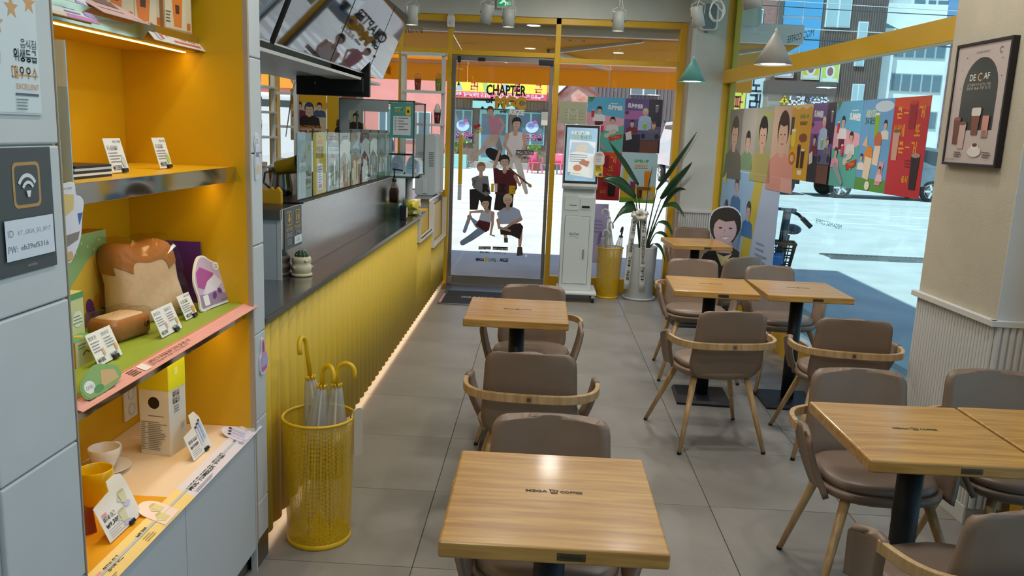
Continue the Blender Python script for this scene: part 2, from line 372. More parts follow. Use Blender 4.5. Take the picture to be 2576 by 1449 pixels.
# ---- SECTIONS ----
# ================================================================ materials of the place
M_tile = mat('floor_tile_grey', '#8d8982', 0.38, noise=0.16, scale=2.2, bump=0.05, bscale=60, detail=8)
M_grout = mat('grout', '#4a4744', 0.9)
M_white = mat('white_tile', '#c9ced0', 0.35, noise=0.03, scale=6, bump=0.03, bscale=40)
M_plaster = mat('pale_plaster', '#c4c6bf', 0.85, noise=0.03, scale=8, bump=0.12, bscale=180)
M_beige = mat('beige_plaster', '#b9b09c', 0.85, noise=0.04, scale=8, bump=0.2, bscale=150)
M_yel = mat('yellow_paint', '#d2a60e', 0.42, noise=0.02, scale=8)
M_yframe = mat('yellow_frame_paint', '#d6a81c', 0.35, noise=0.02, scale=10)
M_yflute = mat('yellow_flute', '#d2b032', 0.45, noise=0.02, scale=6)
M_steel = mat('brushed_steel', '#b9b7b4', 0.22, metal=1.0, bump=0.03, bscale=9, stretch=(1, 1, 1))
M_steel2 = mat('satin_steel', '#8f8d89', 0.35, metal=1.0)
M_mirror = mat('mirror_gold', '#e6d8bd', 0.05, metal=1.0, bump=0.02, bscale=3)
M_blk = mat('black_plastic', '#17181a', 0.4)
M_black = mat('black_powder', '#15171b', 0.45, spec=0.4)
M_wplas = mat('white_plastic', '#dfe1e0', 0.4)
M_wmetal = mat('white_metal', '#cfcfcb', 0.4)
M_trim = mat('beige_trim', '#a89c8a', 0.5)
M_glassN = glass('clear_glass', '#f4f8f8', 0.055)
M_glassB = glass('blue_glass', '#dcf1f4', 0.055)
M_ceil = mat('ceiling_paint', '#c7c7c0', 0.9)
M_cab = mat('cabinet_blue_white', '#c2ccd2', 0.4)
M_wood = None
def wood_mat(name, a, b, scale=(1.2, 14, 14), rough=0.32, coat=0.25):
    m = bpy.data.materials.new(name); m.use_nodes = True; MATS[name] = m; nt = m.node_tree; p = nt.nodes['Principled BSDF']
    tc = nt.nodes.new('ShaderNodeTexCoord'); mp = nt.nodes.new('ShaderNodeMapping'); mp.inputs['Scale'].default_value = scale
    nz = nt.nodes.new('ShaderNodeTexNoise'); nz.inputs['Scale'].default_value = 3.0; nz.inputs['Detail'].default_value = 6; nz.inputs['Distortion'].default_value = 0.6
    rp = nt.nodes.new('ShaderNodeValToRGB'); rp.color_ramp.elements[0].position = 0.32; rp.color_ramp.elements[1].position = 0.66
    rp.color_ramp.elements[0].color = (*lin(a), 1); rp.color_ramp.elements[1].color = (*lin(b), 1)
    nt.links.new(tc.outputs['Object'], mp.inputs[0]); nt.links.new(mp.outputs[0], nz.inputs['Vector']); nt.links.new(nz.outputs['Fac'], rp.inputs[0])
    nt.links.new(rp.outputs[0], p.inputs['Base Color']); p.inputs['Roughness'].default_value = rough; p.inputs['Coat Weight'].default_value = coat
    p.inputs['Coat Roughness'].default_value = 0.12
    return m
M_wood = wood_mat('oak_top', '#a8793a', '#c99b52')
M_beech = wood_mat('beech', '#b08a58', '#c9a878', (14, 14, 1.5), 0.45, 0.1)

# ================================================================ floor
GX0, GDX, GY0, GDY = -0.401, 0.5945, 2.676, 0.6305
floor = struct(bx('floor', M_grout, -3.6, 2.3, -2.6, 8.26, -0.12, -0.004), 'grey stone-look tiled cafe floor', 'floor')
_tm = {}
for i in range(-2, 5):
    for j in range(-5, 10):
        x0, x1 = GX0+i*GDX+0.0015, GX0+(i+1)*GDX-0.0015; y0, y1 = GY0+j*GDY+0.0015, GY0+(j+1)*GDY-0.0015
        y1 = min(y1, 8.2)
        if y1-y0 < 0.05: continue
        k = round(y1-y0, 3)
        if k not in _tm:
            _tm[k] = MB().box(0, x1-x0, 0, k, -0.01, 0).build('floor_tile', M_tile, floor, bevel=0.0012, seg=1); o = _tm[k]
        else:
            o = bpy.data.objects.new('floor_tile', _tm[k].data); C.objects.link(o); o.parent = floor
        o.location = (x0, y0, 0)

# ================================================================ ceiling, bulkhead, hidden walls
ceil = struct(bx('ceiling', M_ceil, -3.6, 2.6, -2.6, 8.3, 2.95, 3.05), 'pale plain cafe ceiling', 'ceiling')
struct(bx('wall_back', M_plaster, -3.6, 2.9, -2.72, -2.6, -0.1, 3.05), 'pale wall behind the seating', 'wall')
struct(bx('wall_kitchen', M_plaster, -3.72, -3.6, -2.6, 8.3, -0.1, 3.05), 'pale wall behind the serving area', 'wall')
struct(bx('wall_front', M_plaster, -3.6, 2.0, 8.14, 8.3, 2.637, 2.96), 'grey-green wall band above the entrance glass', 'wall')

# ================================================================ left tiled wall with the display niche
WX = -0.935
wl = tag(thing('wall_left', 'white tiled wall around the yellow display niche', 'wall', (WX, 1.32, 0)), kind='structure')
def wall_tiles(parent, boxes):
    for b in boxes: bx('wall_tile', M_white, *b, parent=parent, bevel=0.004)
zs = [-0.02]+[0.283+0.302*i for i in range(9)]+[2.95]
bx('pier_core', M_white, -1.6, WX-0.012, 1.334, 1.565, 0.0, 2.95, parent=wl)
for a, b in zip(zs, zs[1:]):
    wall_tiles(wl, [(WX-0.012, WX, 1.322, 1.5645, max(a, 0)+0.0015, b-0.0015), (-1.6, WX-0.0125, 1.322, 1.334, max(a, 0)+0.0015, b-0.0015)])
bx('edge_trim', M_trim, WX-0.008, WX+0.0015, 1.5645, 1.568, 0, 2.95, parent=wl)
bx('near_core', M_white, -1.9, -1.6, -2.6, 1.565, 0, 2.95, parent=wl)
# narrow end of the wall between niche and counter
bx('end_core', M_white, -1.40, WX-0.012, 2.612, 2.72, 0.0, 2.95, parent=wl)
zs2 = [0.1]+[0.24+0.302*i for i in range(9)]+[2.95]
for a, b in zip(zs2, zs2[1:]): wall_tiles(wl, [(WX-0.012, WX, 2.6135, 2.7195, a+0.0015, b-0.0015)])
bx('edge_trim', M_trim, WX-0.014, WX+0.001, 2.600, 2.613, 0.1, 2.95, parent=wl)
bx('kick_plate', M_steel2, WX-0.03, WX-0.002, 2.6, 2.719, 0.0, 0.1, parent=wl)
bx('niche_back', M_yel, -1.36, -1.335, 1.565, 2.612, 0.0, 2.6, parent=wl)
bx('niche_side', M_yel, -1.335, WX-0.014, 2.600, 2.612, 0.0, 2.6, parent=wl)
bx('niche_side', M_yel, -1.335, WX-0.014, 1.565, 1.572, 0.0, 2.6, parent=wl)
bx('niche_top', M_yel, -1.36, WX-0.012, 1.565, 2.612, 2.1, 2.12, parent=wl)
bx('wall_over_niche', M_white, -1.36, WX, 1.566, 2.6, 2.12, 2.95, parent=wl)

# ================================================================ street front (y = 8.2)
FY = 8.2
def frame_bar(parent, x0, x1, z0, z1, y0=FY-0.045, y1=FY+0.06, m=None, name='frame_bar'):
    return bx(name, m or M_yframe, x0, x1, y0, y1, z0, z1, parent=parent, bevel=0.003)
w1 = tag(thing('window_1', 'yellow framed shop front glass around the entrance', 'window', (-0.9, FY, 0)), kind='structure')
posts = [(-2.727, -2.647), (-1.443, -1.396), (-0.967, -0.925), (0.071, 0.122), (1.262, 1.335)]
for a, b in posts: frame_bar(w1, a, b, 0.0, 2.637, name='frame_post')
frame_bar(w1, -3.6, 1.262, 2.578, 2.637, name='head_bar')
for a, b, z in ((-3.6, -2.727, 2.27), (-2.647, -1.443, 2.27), (-1.396, -0.967, 2.272), (-0.925, 0.071, 2.265), (0.122, 1.262, 2.225)):
    frame_bar(w1, a, b, z, z+0.045, name='transom_bar')
    bx('glass_pane', M_glassN, a, b, FY-0.004, FY+0.004, z+0.045, 2.578, parent=w1)
for a, b in ((-3.6, -2.727), (-2.647, -1.443), (-1.396, -0.967)):
    bx('glass_pane', M_glassN, a, b, FY-0.004, FY+0.004, 0.95, 2.27, parent=w1)
    bx('apron_panel', M_yframe, a, b, FY-0.03, FY+0.03, 0.0, 0.95, parent=w1)
frame_bar(w1, 0.122, 1.262, 0.0, 0.13, name='sill_bar')
bx('glass_pane', M_glassN, 0.122, 1.262, FY-0.004, FY+0.004, 0.13, 2.225, parent=w1)
# entrance door
d1 = tag(thing('door_1', 'steel framed glass entrance door with a printed campaign film', 'door', (-0.43, FY, 0)), kind='structure')
DX0, DX1 = -0.920, 0.066
bx('bottom_rail', M_steel2, DX0, DX1, FY-0.022, FY+0.022, 0.012, 0.092, parent=d1, bevel=0.002)
bx('top_rail', M_steel2, DX0, DX1, FY-0.022, FY+0.022, 2.215, 2.262, parent=d1, bevel=0.002)
bx('stile', M_steel2, DX0, DX0+0.035, FY-0.022, FY+0.022, 0.092, 2.215, parent=d1, bevel=0.002)
bx('stile', M_steel2, DX1-0.035, DX1, FY-0.022, FY+0.022, 0.092, 2.215, parent=d1, bevel=0.002)
bx('glass_pane', M_glassN, DX0+0.035, DX1-0.035, FY-0.005, FY+0.005, 0.092, 2.215, parent=d1)
bx('door_closer', M_blk, -0.08, 0.062, FY-0.05, FY-0.023, 2.19, 2.245, parent=d1, bevel=0.004)
bx('latch_box', M_blk, -0.67, -0.60, FY-0.045, FY-0.023, 2.21, 2.245, parent=d1, bevel=0.002)
bx('pull_handle', M_yframe, -0.832, -0.794, FY-0.06, FY-0.03, 1.02, 1.50, parent=d1, bevel=0.003)
bx('pull_handle', M_cab, -0.832, -0.796, FY-0.06, FY-0.03, 0.86, 1.02, parent=d1, bevel=0.003)
bx('pivot_box', M_steel2, -0.915, -0.865, FY-0.06, FY-0.02, 0.02, 0.085, parent=d1, bevel=0.003)
struct(bx('trim_1', M_steel2, -0.95, 0.08, 7.86, 8.15, -0.006, 0.006, bevel=0.002), 'brushed steel threshold plate inside the entrance', 'threshold')

# ================================================================ right window wall, slightly skewed
def wx(y): return 1.70-0.086*(y-7.9)          # x of the glass plane at depth y
WD = Vector((-0.086, 1, 0)).normalized(); WN = Vector((-1, -0.086, 0)).normalized()   # along the wall, into the room
def wpt(y, z, inn=0.0):
    return Vector((wx(y), y, z)) + WN*inn
def wbar(parent, name, m, y0, y1, z0, z1, i0, i1, bevel=0.003):
    mb = MB(); vs = [wpt(y, z, i) for z in (z0, z1) for y, i in ((y0, i0), (y1, i0), (y1, i1), (y0, i1))]
    mb.add(vs, [(0,3,2,1),(4,5,6,7),(0,1,5,4),(1,2,6,5),(2,3,7,6),(3,0,4,7)])
    return mb.build(name, m, parent, world=True, bevel=bevel)
w2 = tag(thing('window_2', 'yellow framed blue-tinted side window facing the road', 'window', (wx(6.0), 6.0, 0)), kind='structure')
wbar(w2, 'transom_beam', M_yframe, 3.85, 8.02, 2.072, 2.19, -0.03, 0.05)
wbar(w2, 'frame_post', M_yframe, 7.92, 8.02, 0.0, 2.96, -0.05, 0.05)
wbar(w2, 'frame_post', M_yel, 7.86, 7.92, 0.0, 2.96, -0.06, -0.005)
wbar(w2, 'kick_panel', M_yframe, 2.4, 7.92, 0.0, 0.2, -0.04, 0.05)
wbar(w2, 'sill_cap', M_wmetal, 2.4, 7.92, 0.2, 0.206, -0.04, 0.055, bevel=0.001)
wbar(w2, 'head_beam', M_yframe, 2.4, 8.02, 2.9, 2.96, -0.04, 0.05)
wbar(w2, 'glass_pane', M_glassB, 3.9, 7.9, 0.2, 2.072, -0.004, 0.004, bevel=0)
wbar(w2, 'glass_pane', M_glassB, 3.9, 7.9, 2.19, 2.9, -0.004, 0.004, bevel=0)
wbar(w2, 'glass_pane', M_glassB, -2.6, 3.2, 0.2, 2.9, -0.004, 0.004, bevel=0)
wbar(w2, 'frame_post', M_yframe, 3.08, 3.2, 0.0, 2.95, -0.04, 0.13)
# pier between entrance and side window
pr = tag(thing('wall_pier', 'pale corner pier with fluted wainscot between the windows', 'wall', (1.5, 7.92, 0)), kind='structure')
bx('pier_core', M_plaster, 1.335, 1.70, 7.92, 8.26, 0.0, 2.96, parent=pr)
bx('pier_side', M_trim, 1.322, 1.335, 7.93, 8.15, 0.0, 2.637, parent=pr)
bx('dado_rail', M_wmetal, 1.33, 1.69, 7.895, 7.92, 0.855, 0.88, parent=pr, bevel=0.003)
def flutes(mb, p, d, n, k, pitch, z0, z1, r):
    """k half-round ribs from p along d, standing proud along n"""
    p, d, n = Vector(p), Vector(d).normalized(), Vector(n).normalized()
    for i in range(k):
        c = p+d*(pitch*(i+0.5)); pr_ = [c+d*(-pitch*0.5+pitch*a)+n*b for a, b in ((0, 0), (0.1, r*0.75), (0.3, r), (0.6, r), (0.8, r*0.75), (0.9, 0))]
        mb.loft([[q+Z*z0 for q in pr_], [q+Z*z1 for q in pr_]], caps=True, closed=True, sm=False)
    return mb
flutes(MB(), (1.335, 7.919, 0), X, -Y, 16, 0.0222, 0.08, 0.855, 0.012).build('fluted_panel', M_wmetal, pr, world=True)
bx('skirting', M_wmetal, 1.33, 1.69, 7.905, 7.92, 0, 0.08, parent=pr)
# column between the two side windows
cl = tag(thing('wall_column', 'beige plastered column with fluted wainscot beside the framed poster', 'wall', (1.85, 3.6, 0)), kind='structure')
CD = Vector((-0.046, 1, 0)).normalized(); CN = Vector((-1, -0.046, 0)).normalized(); C0 = Vector((1.848, 3.262, 0))   # near corner
def cpt(a, z, inn=0.0): return C0+CD*a+CN*inn+Z*z
mb = MB(); A = [C0+Z*0.0, C0+CD*0.62, C0+CD*0.62-CN*0.40, C0-CN*0.40]
mb.loft([[v.copy() for v in A], [v+Z*2.96 for v in A]], sm=False); mb.build('column_core', M_beige, cl, world=True)
mb = MB(); f = [C0-Y*0.003+X*0.0, C0-Y*0.003+X*0.17, C0+X*0.17, C0]
mb.loft([[v+Z*0.88 for v in f], [v+Z*2.95 for v in f]], sm=False); mb.build('end_face', M_white, cl, world=True)
def crail(name, m, a0, a1, z0, z1, t):
    vs = [cpt(a, z, i) for z in (z0, z1) for a, i in ((a0, 0), (a1, 0), (a1, t), (a0, t))]
    MB().add(vs, [(0,3,2,1),(4,5,6,7),(0,1,5,4),(1,2,6,5),(2,3,7,6),(3,0,4,7)]).build(name, m, cl, world=True, bevel=0.002)
crail('dado_rail', M_wmetal, -0.02, 0.64, 0.862, 0.887, 0.028)
bx('dado_rail', M_wmetal, 1.82, 2.02, 3.235, 3.262, 0.862, 0.887, parent=cl, bevel=0.002)
crail('skirting', M_wmetal, 0, 0.62, 0.0, 0.08, 0.012)
flutes(MB(), cpt(0, 0, 0.001), CD, CN, 27, 0.0228, 0.08, 0.862, 0.010).build('fluted_panel', M_wmetal, cl, world=True)
for i in range(5): flutes(MB(), (1.848+0.028*i, 3.259, 0), X, -Y, 1, 0.028, 0.08, 0.862, 0.013).build('flute', M_wmetal, cl, world=True)
# ================================================================ cafe tables
M_brass = mat('plate_bronze', '#6d6250', 0.35, metal=0.9)
M_leather = mat('taupe_leather', '#86715f', 0.42, noise=0.05, scale=9, bump=0.05, bscale=260)
M_leather2 = mat('taupe_leather_cushion', '#8a7666', 0.36, noise=0.05, scale=9, bump=0.05, bscale=260)
M_foot = mat('black_rubber', '#101010', 0.7)
def mega_logo(P, cx, cy, h, col='#2a2622', cup=True):
    """MEGA [cup] COFFEE, h = letter height"""
    P.text('MEGA', cx-h*1.15, cy-h*0.5, h, col, w=h*4.3, align='r', bold=0.045)
    P.text('COFFEE', cx+h*1.15, cy-h*0.5, h*0.94, col, w=h*4.3, align='l', bold=0.04)
    if cup:
        P.poly([(cx-h*0.95, cy+h*0.95), (cx+h*0.95, cy+h*0.72), (cx+h*0.98, cy+h*0.5), (cx-h*0.98, cy+h*0.72)], col)
        P.poly([(cx-h*0.85, cy+h*0.6), (cx+h*0.85, cy+h*0.42), (cx+h*0.62, cy-h*0.95), (cx-h*0.5, cy-h*0.95)], col)
        P.text('M', cx, cy-h*0.25, h*0.62, '#c49a55', w=h*1.0, align='c', bold=0.03)
        P.text('GC', cx+h*0.05, cy-h*0.82, h*0.36, '#c49a55', w=h*0.7, align='c', bold=0.02)
TW, TD, TH, TT = 0.485, 0.503, 0.705, 0.037
def make_table(name, label, loc, rz=0.0, logo=True, flip=False):
    t = thing(name, label, 'table', (loc[0], loc[1], 0), rz, 'oak topped pedestal tables')
    MB().box(-TW/2, TW/2, -TD/2, TD/2, TH-TT, TH).build('table_top', M_wood, t, bevel=0.006, seg=3)
    MB().cyl((0, 0, 0.02), (0, 0, TH-TT-0.006), 0.038, n=24).build('column', M_black, t)
    mb = MB(); a, b = 0.162, 0.150
    mb.loft([[(-a,-a,0.0),(a,-a,0.0),(a,a,0.0),(-a,a,0.0)], [(-a,-a,0.012),(a,-a,0.012),(a,a,0.012),(-a,a,0.012)], [(-b,-b,0.028),(b,-b,0.028),(b,b,0.028),(-b,b,0.028)]], sm=False)
    mb.build('base_plate', M_black, t)
    MB().box(-0.15, 0.15, -0.02, 0.02, TH-TT-0.008, TH-TT-0.0005).box(-0.02, 0.02, -0.15, 0.15, TH-TT-0.008, TH-TT-0.0005).build('top_bracket', M_black, t)
    s = 1 if flip else -1
    pl = MB().box(0.007, 0.067, s*TD/2-0.001, s*TD/2+0.0025, TH-0.028, TH-0.011).build('name_plate', M_brass, t, bevel=0.0006)
    for px in (0.011, 0.063):
        for pz in (TH-0.0255, TH-0.0135): MB().cyl((px, s*TD/2+s*0.002, pz), (px, s*TD/2+s*0.0035, pz), 0.0013, n=8).build('screw', M_steel2, pl)
    P = Print(); P.text('MEGA MGC COFFEE', 0.025, 0.0065, 0.004, '#2c2418', w=0.044, align='c'); P.lines(0.012, 0.048, 0.0042, 1, 0.002, 0.0008, '#3a3022', 0)
    if not flip: P.build('engraving', pl, (0.007+0.005, -TD/2-0.0025, TH-0.028), X, Z, world=False)
    if logo:
        P = Print(); mega_logo(P, 0, 0, 0.0125)
        if flip: P.build('burnt_logo', t, (0, 0, TH), -X, -Y, world=False)
        else: P.build('burnt_logo', t, (0.003, 0.02, TH), X, Y, world=False)
    return t
make_table('cafe_table', 'nearest oak cafe table, alone in the foreground centre', (0.061, 1.816))
make_table('cafe_table', 'oak cafe table in the aisle with its logo upside down', (-0.088, 3.87), flip=True)
make_table('cafe_table', 'left oak table of the pair at the middle of the side window', (1.034, 4.817), math.radians(-3))
make_table('cafe_table', 'right oak table of the pair, against the side window glass', (1.553, 4.818))
make_table('cafe_table', 'farthest oak table, by the corner pier near the potted plant', (1.316, 6.855), math.radians(4))
make_table('cafe_table', 'large looking oak table at front right beside the beige column', (1.175, 2.40), math.radians(1))
make_table('cafe_table', 'oak table cut by the right picture edge, its top half out of view', (1.672, 2.42), math.radians(1), logo=False)

# ================================================================ upholstered armchairs
def sup(a, b, cx, cy, z, n=28, e=2.6):
    out = []
    for i in range(n):
        t = 2*PI*i/n; c, s = math.cos(t), math.sin(t)
        out.append(Vector((cx+a*math.copysign(abs(c)**(2/e), c), cy+b*math.copysign(abs(s)**(2/e), s), z)))
    return out
def make_chair():
    t = thing('dining_armchair', '', 'chair', (0, 0, 0))
    # back panel with rounded corners
    g = []; z0, z1, nr, nc = 0.374, 0.737, 16, 12
    zz = [z0+(z1-z0)*(0.5-0.5*math.cos(PI*j/nr)) for j in range(nr+1)]
    for z in zz:
        v = (z-z0)/(z1-z0); w = 0.192-0.020*v; d = z1-z
        if d < 0.045: w -= 0.045-math.sqrt(max(0, 0.045**2-(0.045-d)**2))
        d = z-z0
        if d < 0.09: w -= 0.085*(1-math.sqrt(max(0, 1-(1-d/0.09)**2)))
        row = []
        for i in range(nc+1):
            u = -1+2*i/nc
            row.append((u*w, -0.188-0.058*v**0.9-0.022*(1-u*u)+(0.05*max(0, 0.25-v)), z))
        g.append(row)
    MB().sheet(g, 0.026).build('backrest', M_leather, t)
    # shell and cushion
    MB().loft([sup(0.13, 0.13, 0, -0.02, 0.366), sup(0.185, 0.170, 0, -0.02, 0.374), sup(0.212, 0.190, 0, -0.018, 0.39), sup(0.217, 0.194, 0, -0.018, 0.404),
               sup(0.213, 0.190, 0, -0.018, 0.412), sup(0.205, 0.184, 0, -0.018, 0.414)]).build('seat_shell', M_leather, t)
    MB().loft([sup(0.19, 0.172, 0, -0.02, 0.412), sup(0.197, 0.179, 0, -0.02, 0.422), sup(0.196, 0.178, 0, -0.02, 0.436), sup(0.18, 0.163, 0, -0.02, 0.446),
               sup(0.13, 0.12, 0, -0.02, 0.450), sup(0.06, 0.055, 0, -0.02, 0.449)]).build('seat_cushion', M_leather2, t)
    # upholstered wings
    for s in (-1, 1):
        g = []
        for j in range(13):
            v = j/12; x = s*(0.252-0.052*v**1.6); z = 0.585-0.195*v
            ya = -0.085+0.07*v**1.2; yb = 0.055+0.075*v**0.9-0.012*math.sin(PI*v)
            if v < 0.12: yb -= 0.05*(1-v/0.12)**2
            g.append([(x-s*0.012*math.sin(PI*k/6), ya+(yb-ya)*k/6, z+(0.004*math.sin(PI*k/6))) for k in range(7)])
        if s < 0: g = [r[::-1] for r in g]
        MB().sheet(g, 0.020).build('wing', M_leather, t)
    # bent wood band round the back
    pts = []
    for i in range(33):
        a = PI*i/32; c, sn = math.cos(a), math.sin(a); e = 3.2
        pts.append((0.262*math.copysign(abs(c)**(2/e), c), -0.062-0.222*abs(sn)**(2/e)))
    rings = []
    for i, (x, y) in enumerate(pts):
        x0, y0 = pts[max(i-1, 0)]; x1, y1 = pts[min(i+1, 32)]; d = math.hypot(x1-x0, y1-y0); nx, ny = -(y1-y0)/d, (x1-x0)/d
        zt = 0.584
        rings.append([Vector((x+nx*k*0.009, y+ny*k*0.009, zt+q)) for k, q in ((-1, 0), (1, 0), (1, -0.034), (-1, -0.034))])
    MB().loft(rings, sm=False).build('arm_band', M_beech, t, bevel=0.003)
    MB().cyl((0, -0.292, 0.567), (0, -0.2955, 0.567), 0.0085, n=14).build('bolt_cap', M_steel2, t)
    for sx, sy, fx, fy in ((-1, -1, 0.218, 0.245), (1, -1, 0.218, 0.245), (-1, 1, 0.252, 0.25), (1, 1, 0.252, 0.25)):
        a = Vector((sx*0.135, sy*0.125-0.015, 0.385)); b = Vector((sx*fx, sy*fy, 0.012))
        lg = MB().cyl(a, b, 0.0175, 0.0105, n=14).build('leg', M_beech, t)
        MB().cyl(b, b+(b-a).normalized()*0.012, 0.0112, 0.0105, n=12).build('foot_cap', M_foot, lg)
    return t
chair0 = make_chair(); GRP = 'taupe armchairs around the cafe tables'
chairs = [
    ((0.062, 2.04), 180, 'taupe armchair facing us behind the nearest foreground table'),
    ((0.0, 3.215), -2, 'taupe armchair with its back to us in the centre aisle'),
    ((-0.015, 4.115), 180, 'taupe armchair facing us in the aisle, nearest the entrance door'),
    ((1.072, 5.37), 180, 'taupe armchair facing us behind the left window pair table'),
    ((0.93, 4.155), 8.5, 'taupe armchair turned from us whose four legs all show, at the left pair table'),
    ((1.597, 5.224), 190, 'taupe armchair facing us at the window glass, seat catching blue light'),
    ((1.56, 4.10), -7, 'dark looking armchair backed to us by the window, beside the column'),
    ((1.36, 6.05), 30, 'turned armchair before the farthest table, half hidden behind other chairs'),
    ((1.43, 7.42), 182, 'farthest taupe armchair, against the corner pier'),
    ((1.208, 2.715), 180, 'taupe armchair facing us at the front right table'),
    ((1.735, 2.79), 180, 'taupe armchair under the framed poster, cut by the right edge'),
    ((1.13, 2.05), 14, 'taupe armchair backed to us in the bottom right corner'),
]
for i, (p, a, lb) in enumerate(chairs):
    c = chair0 if i == 0 else copy_tree(chair0)
    c.location = (p[0], p[1], 0); c.rotation_euler = (0, 0, math.radians(a)); tag(c, lb, 'chair', GRP)
# ---- lamps of the room (temporary until built)
# ================================================================ display niche: shelves, cabinet and goods
M_led = mat('warm_led', '#ffd27a', 0.5, emit=14, ecol='#ffcf60')
M_green = mat('green_sheet', '#8fa83c', 0.55)
M_pink = mat('pink_card', '#e6a59c', 0.5)
M_paper = mat('white_card', '#e9e9e6', 0.5)
M_kraft = mat('kraft_paper', '#b98f63', 0.8, noise=0.06, scale=30)
M_film = glass('clear_film', '#f7f4ee', 0.05, rough=0.12)
def wall_shelf(label, xf, z0, z1, mfront, led_x=None):
    t = thing('wall_shelf', label, 'shelf', (xf, 2.08, z0), group='shelves of the display niche')
    bx('board', M_yel, -1.334, xf-0.004, 1.573, 2.599, z0, z1, parent=t)
    bx('fascia', mfront, xf-0.004, xf, 1.573, 2.597, z0-0.001, z1+0.001, parent=t, bevel=0.001)
    if led_x:
        bx('led_strip', M_led, led_x-0.006, led_x+0.006, 1.60, 2.585, z0-0.002, z0+0.001, parent=t)
        l = bpy.data.lights.new('led_light', 'AREA'); l.shape = 'RECTANGLE'; l.size = 0.012; l.size_y = 0.98; l.energy = 0.42; l.color = (1.0, 0.78, 0.42); l.spread = math.radians(110)
        o = bpy.data.objects.new('led_light', l); C.objects.link(o); o.parent = t
        o.location = Vector((led_x, 2.09, z0-0.004))-Vector(t.location)
    return t
wall_shelf('top mirror-edged yellow shelf carrying paper bags', -1.085, 1.753, 1.80, M_mirror, -1.129)
wall_shelf('middle mirror-edged yellow shelf with two price cards', -0.981, 1.361, 1.405, M_mirror, -1.06)
s3 = wall_shelf('lower shelf with a green sheet and a pink front strip', -0.965, 0.905, 0.955, M_mirror, -1.05)
bx('green_sheet', M_green, -1.333, -0.965, 1.575, 2.598, 0.955, 0.958, parent=s3)
mb = MB(); mb.add([(-0.967,1.575,0.9585),(-0.967,2.632,0.9585),(-0.926,2.632,0.945),(-0.926,1.575,0.945)], [(0,3,2,1)])
mb.add([(-0.967,1.575,0.957),(-0.967,2.632,0.957),(-0.927,2.632,0.9435),(-0.927,1.575,0.9435)], [(0,1,2,3)]); ps = mb.build('pink_strip', M_pink, s3, world=True)
P = Print(); sl = Vector((0.041, 0, -0.0135)).normalized()
P.rect(0, 0.008, 1.055, 0.0088, '#f6d9d2').rect(0, 0.034, 1.055, 0.0348, '#f6d9d2').rect(0, 0.039, 1.055, 0.043, '#d88c62')
P.text('MEGA COFFEE X MARU', 0.05, 0.0145, 0.006, '#33201e', w=0.11, bold=0.02)
P.text('스탠퍼드가 마음을 담아 드리는 즐거운 시간', 0.33, 0.021, 0.0075, '#3a2422', w=0.24, bold=0.01); P.text('메가커피에서만 만날 수 있는 한정 굿즈', 0.33, 0.0115, 0.005, '#5a3a36', w=0.21)
P.lines(0.235, 0.275, 0.030, 4, 0.006, 0.003, '#6a4a3c'); P.rect(0.285, 0.008, 0.318, 0.034, '#efe8e4')
P.build('strip_print', s3, (-0.926, 1.575, 0.945), Y, -sl)
# base cabinet
bc = thing('base_cabinet', 'pale blue cabinet under the niche with printed counter sheet', 'cabinet', (-1.14, 2.08, 0))
bx('body', M_cab, -1.334, -0.955, 1.567, 2.599, 0.08, 0.525, parent=bc)
bx('plinth', M_steel2, -1.334, -0.965, 1.567, 2.599, 0.0, 0.08, parent=bc)
for y0, y1 in ((1.568, 2.050), (2.053, 2.590)): bx('door', M_cab, -0.955, -0.936, y0, y1, 0.085, 0.505, parent=bc, bevel=0.0015)
bx('end_stile', M_white, -0.955, -0.934, 2.5915, 2.5995, 0.0, 0.525, parent=bc)
bx('top_sheet', mat('cream_sheet', '#e3d2c0', 0.5), -1.333, -0.98, 2.05, 2.598, 0.525, 0.53, parent=bc)
bx('top_sheet', mat('orange_sheet', '#e0a31d', 0.5), -1.333, -0.98, 1.573, 2.05, 0.525, 0.53, parent=bc)
for y0, y1, c, nm in ((1.573, 2.098, '#efd58a', 'mug_strip'), (2.098, 2.655, '#d8d6e6', 'tumbler_strip')):
    mb = MB(); mb.add([(-0.982,y0,0.532),(-0.982,y1,0.532),(-0.928,y1,0.512),(-0.928,y0,0.512)], [(0,3,2,1)])
    mb.add([(-0.982,y0,0.5305),(-0.982,y1,0.5305),(-0.929,y1,0.5105),(-0.929,y0,0.5105)], [(0,1,2,3)]); mb.build(nm, mat(nm, c, 0.5), bc, world=True)
sl2 = Vector((0.054, 0, -0.020)).normalized()
P = Print(); P.text('MUG', 0.02, 0.020, 0.018, '#2a2320', bold=0.02); P.rect(0.073, 0.030, 0.098, 0.042, '#e39aa4'); P.text('엠지씨 머그', 0.108, 0.025, 0.014, '#2a2320', w=0.066, bold=0.015)
P.lines(0.02, 0.12, 0.010, 2, 0.005, 0.002, '#8a7a50'); P.text('₩9,300', 0.262, 0.030, 0.012, '#2a2320', w=0.05, bold=0.01); P.lines(0.262, 0.31, 0.02, 3, 0.006, 0.002, '#9c8a58')
P.text('MGC TUMBLER', 0.545, 0.020, 0.018, '#20222a', w=0.17, bold=0.005); P.text('엠지씨 텀블러', 0.728, 0.024, 0.013, '#20222a', w=0.075, bold=0.015); P.lines(0.55, 0.70, 0.010, 2, 0.005, 0.0018, '#7d7d90')
P.text('₩19,800', 0.90, 0.030, 0.011, '#20222a', w=0.05, bold=0.01); P.rect(0.905, 0.017, 0.95, 0.022, '#7fa9d8'); P.lines(0.90, 0.95, 0.012, 2, 0.005, 0.002, '#9a9ab0')
P.build('strip_print', bc, (-0.928, 1.573, 0.512), Y, -sl2)
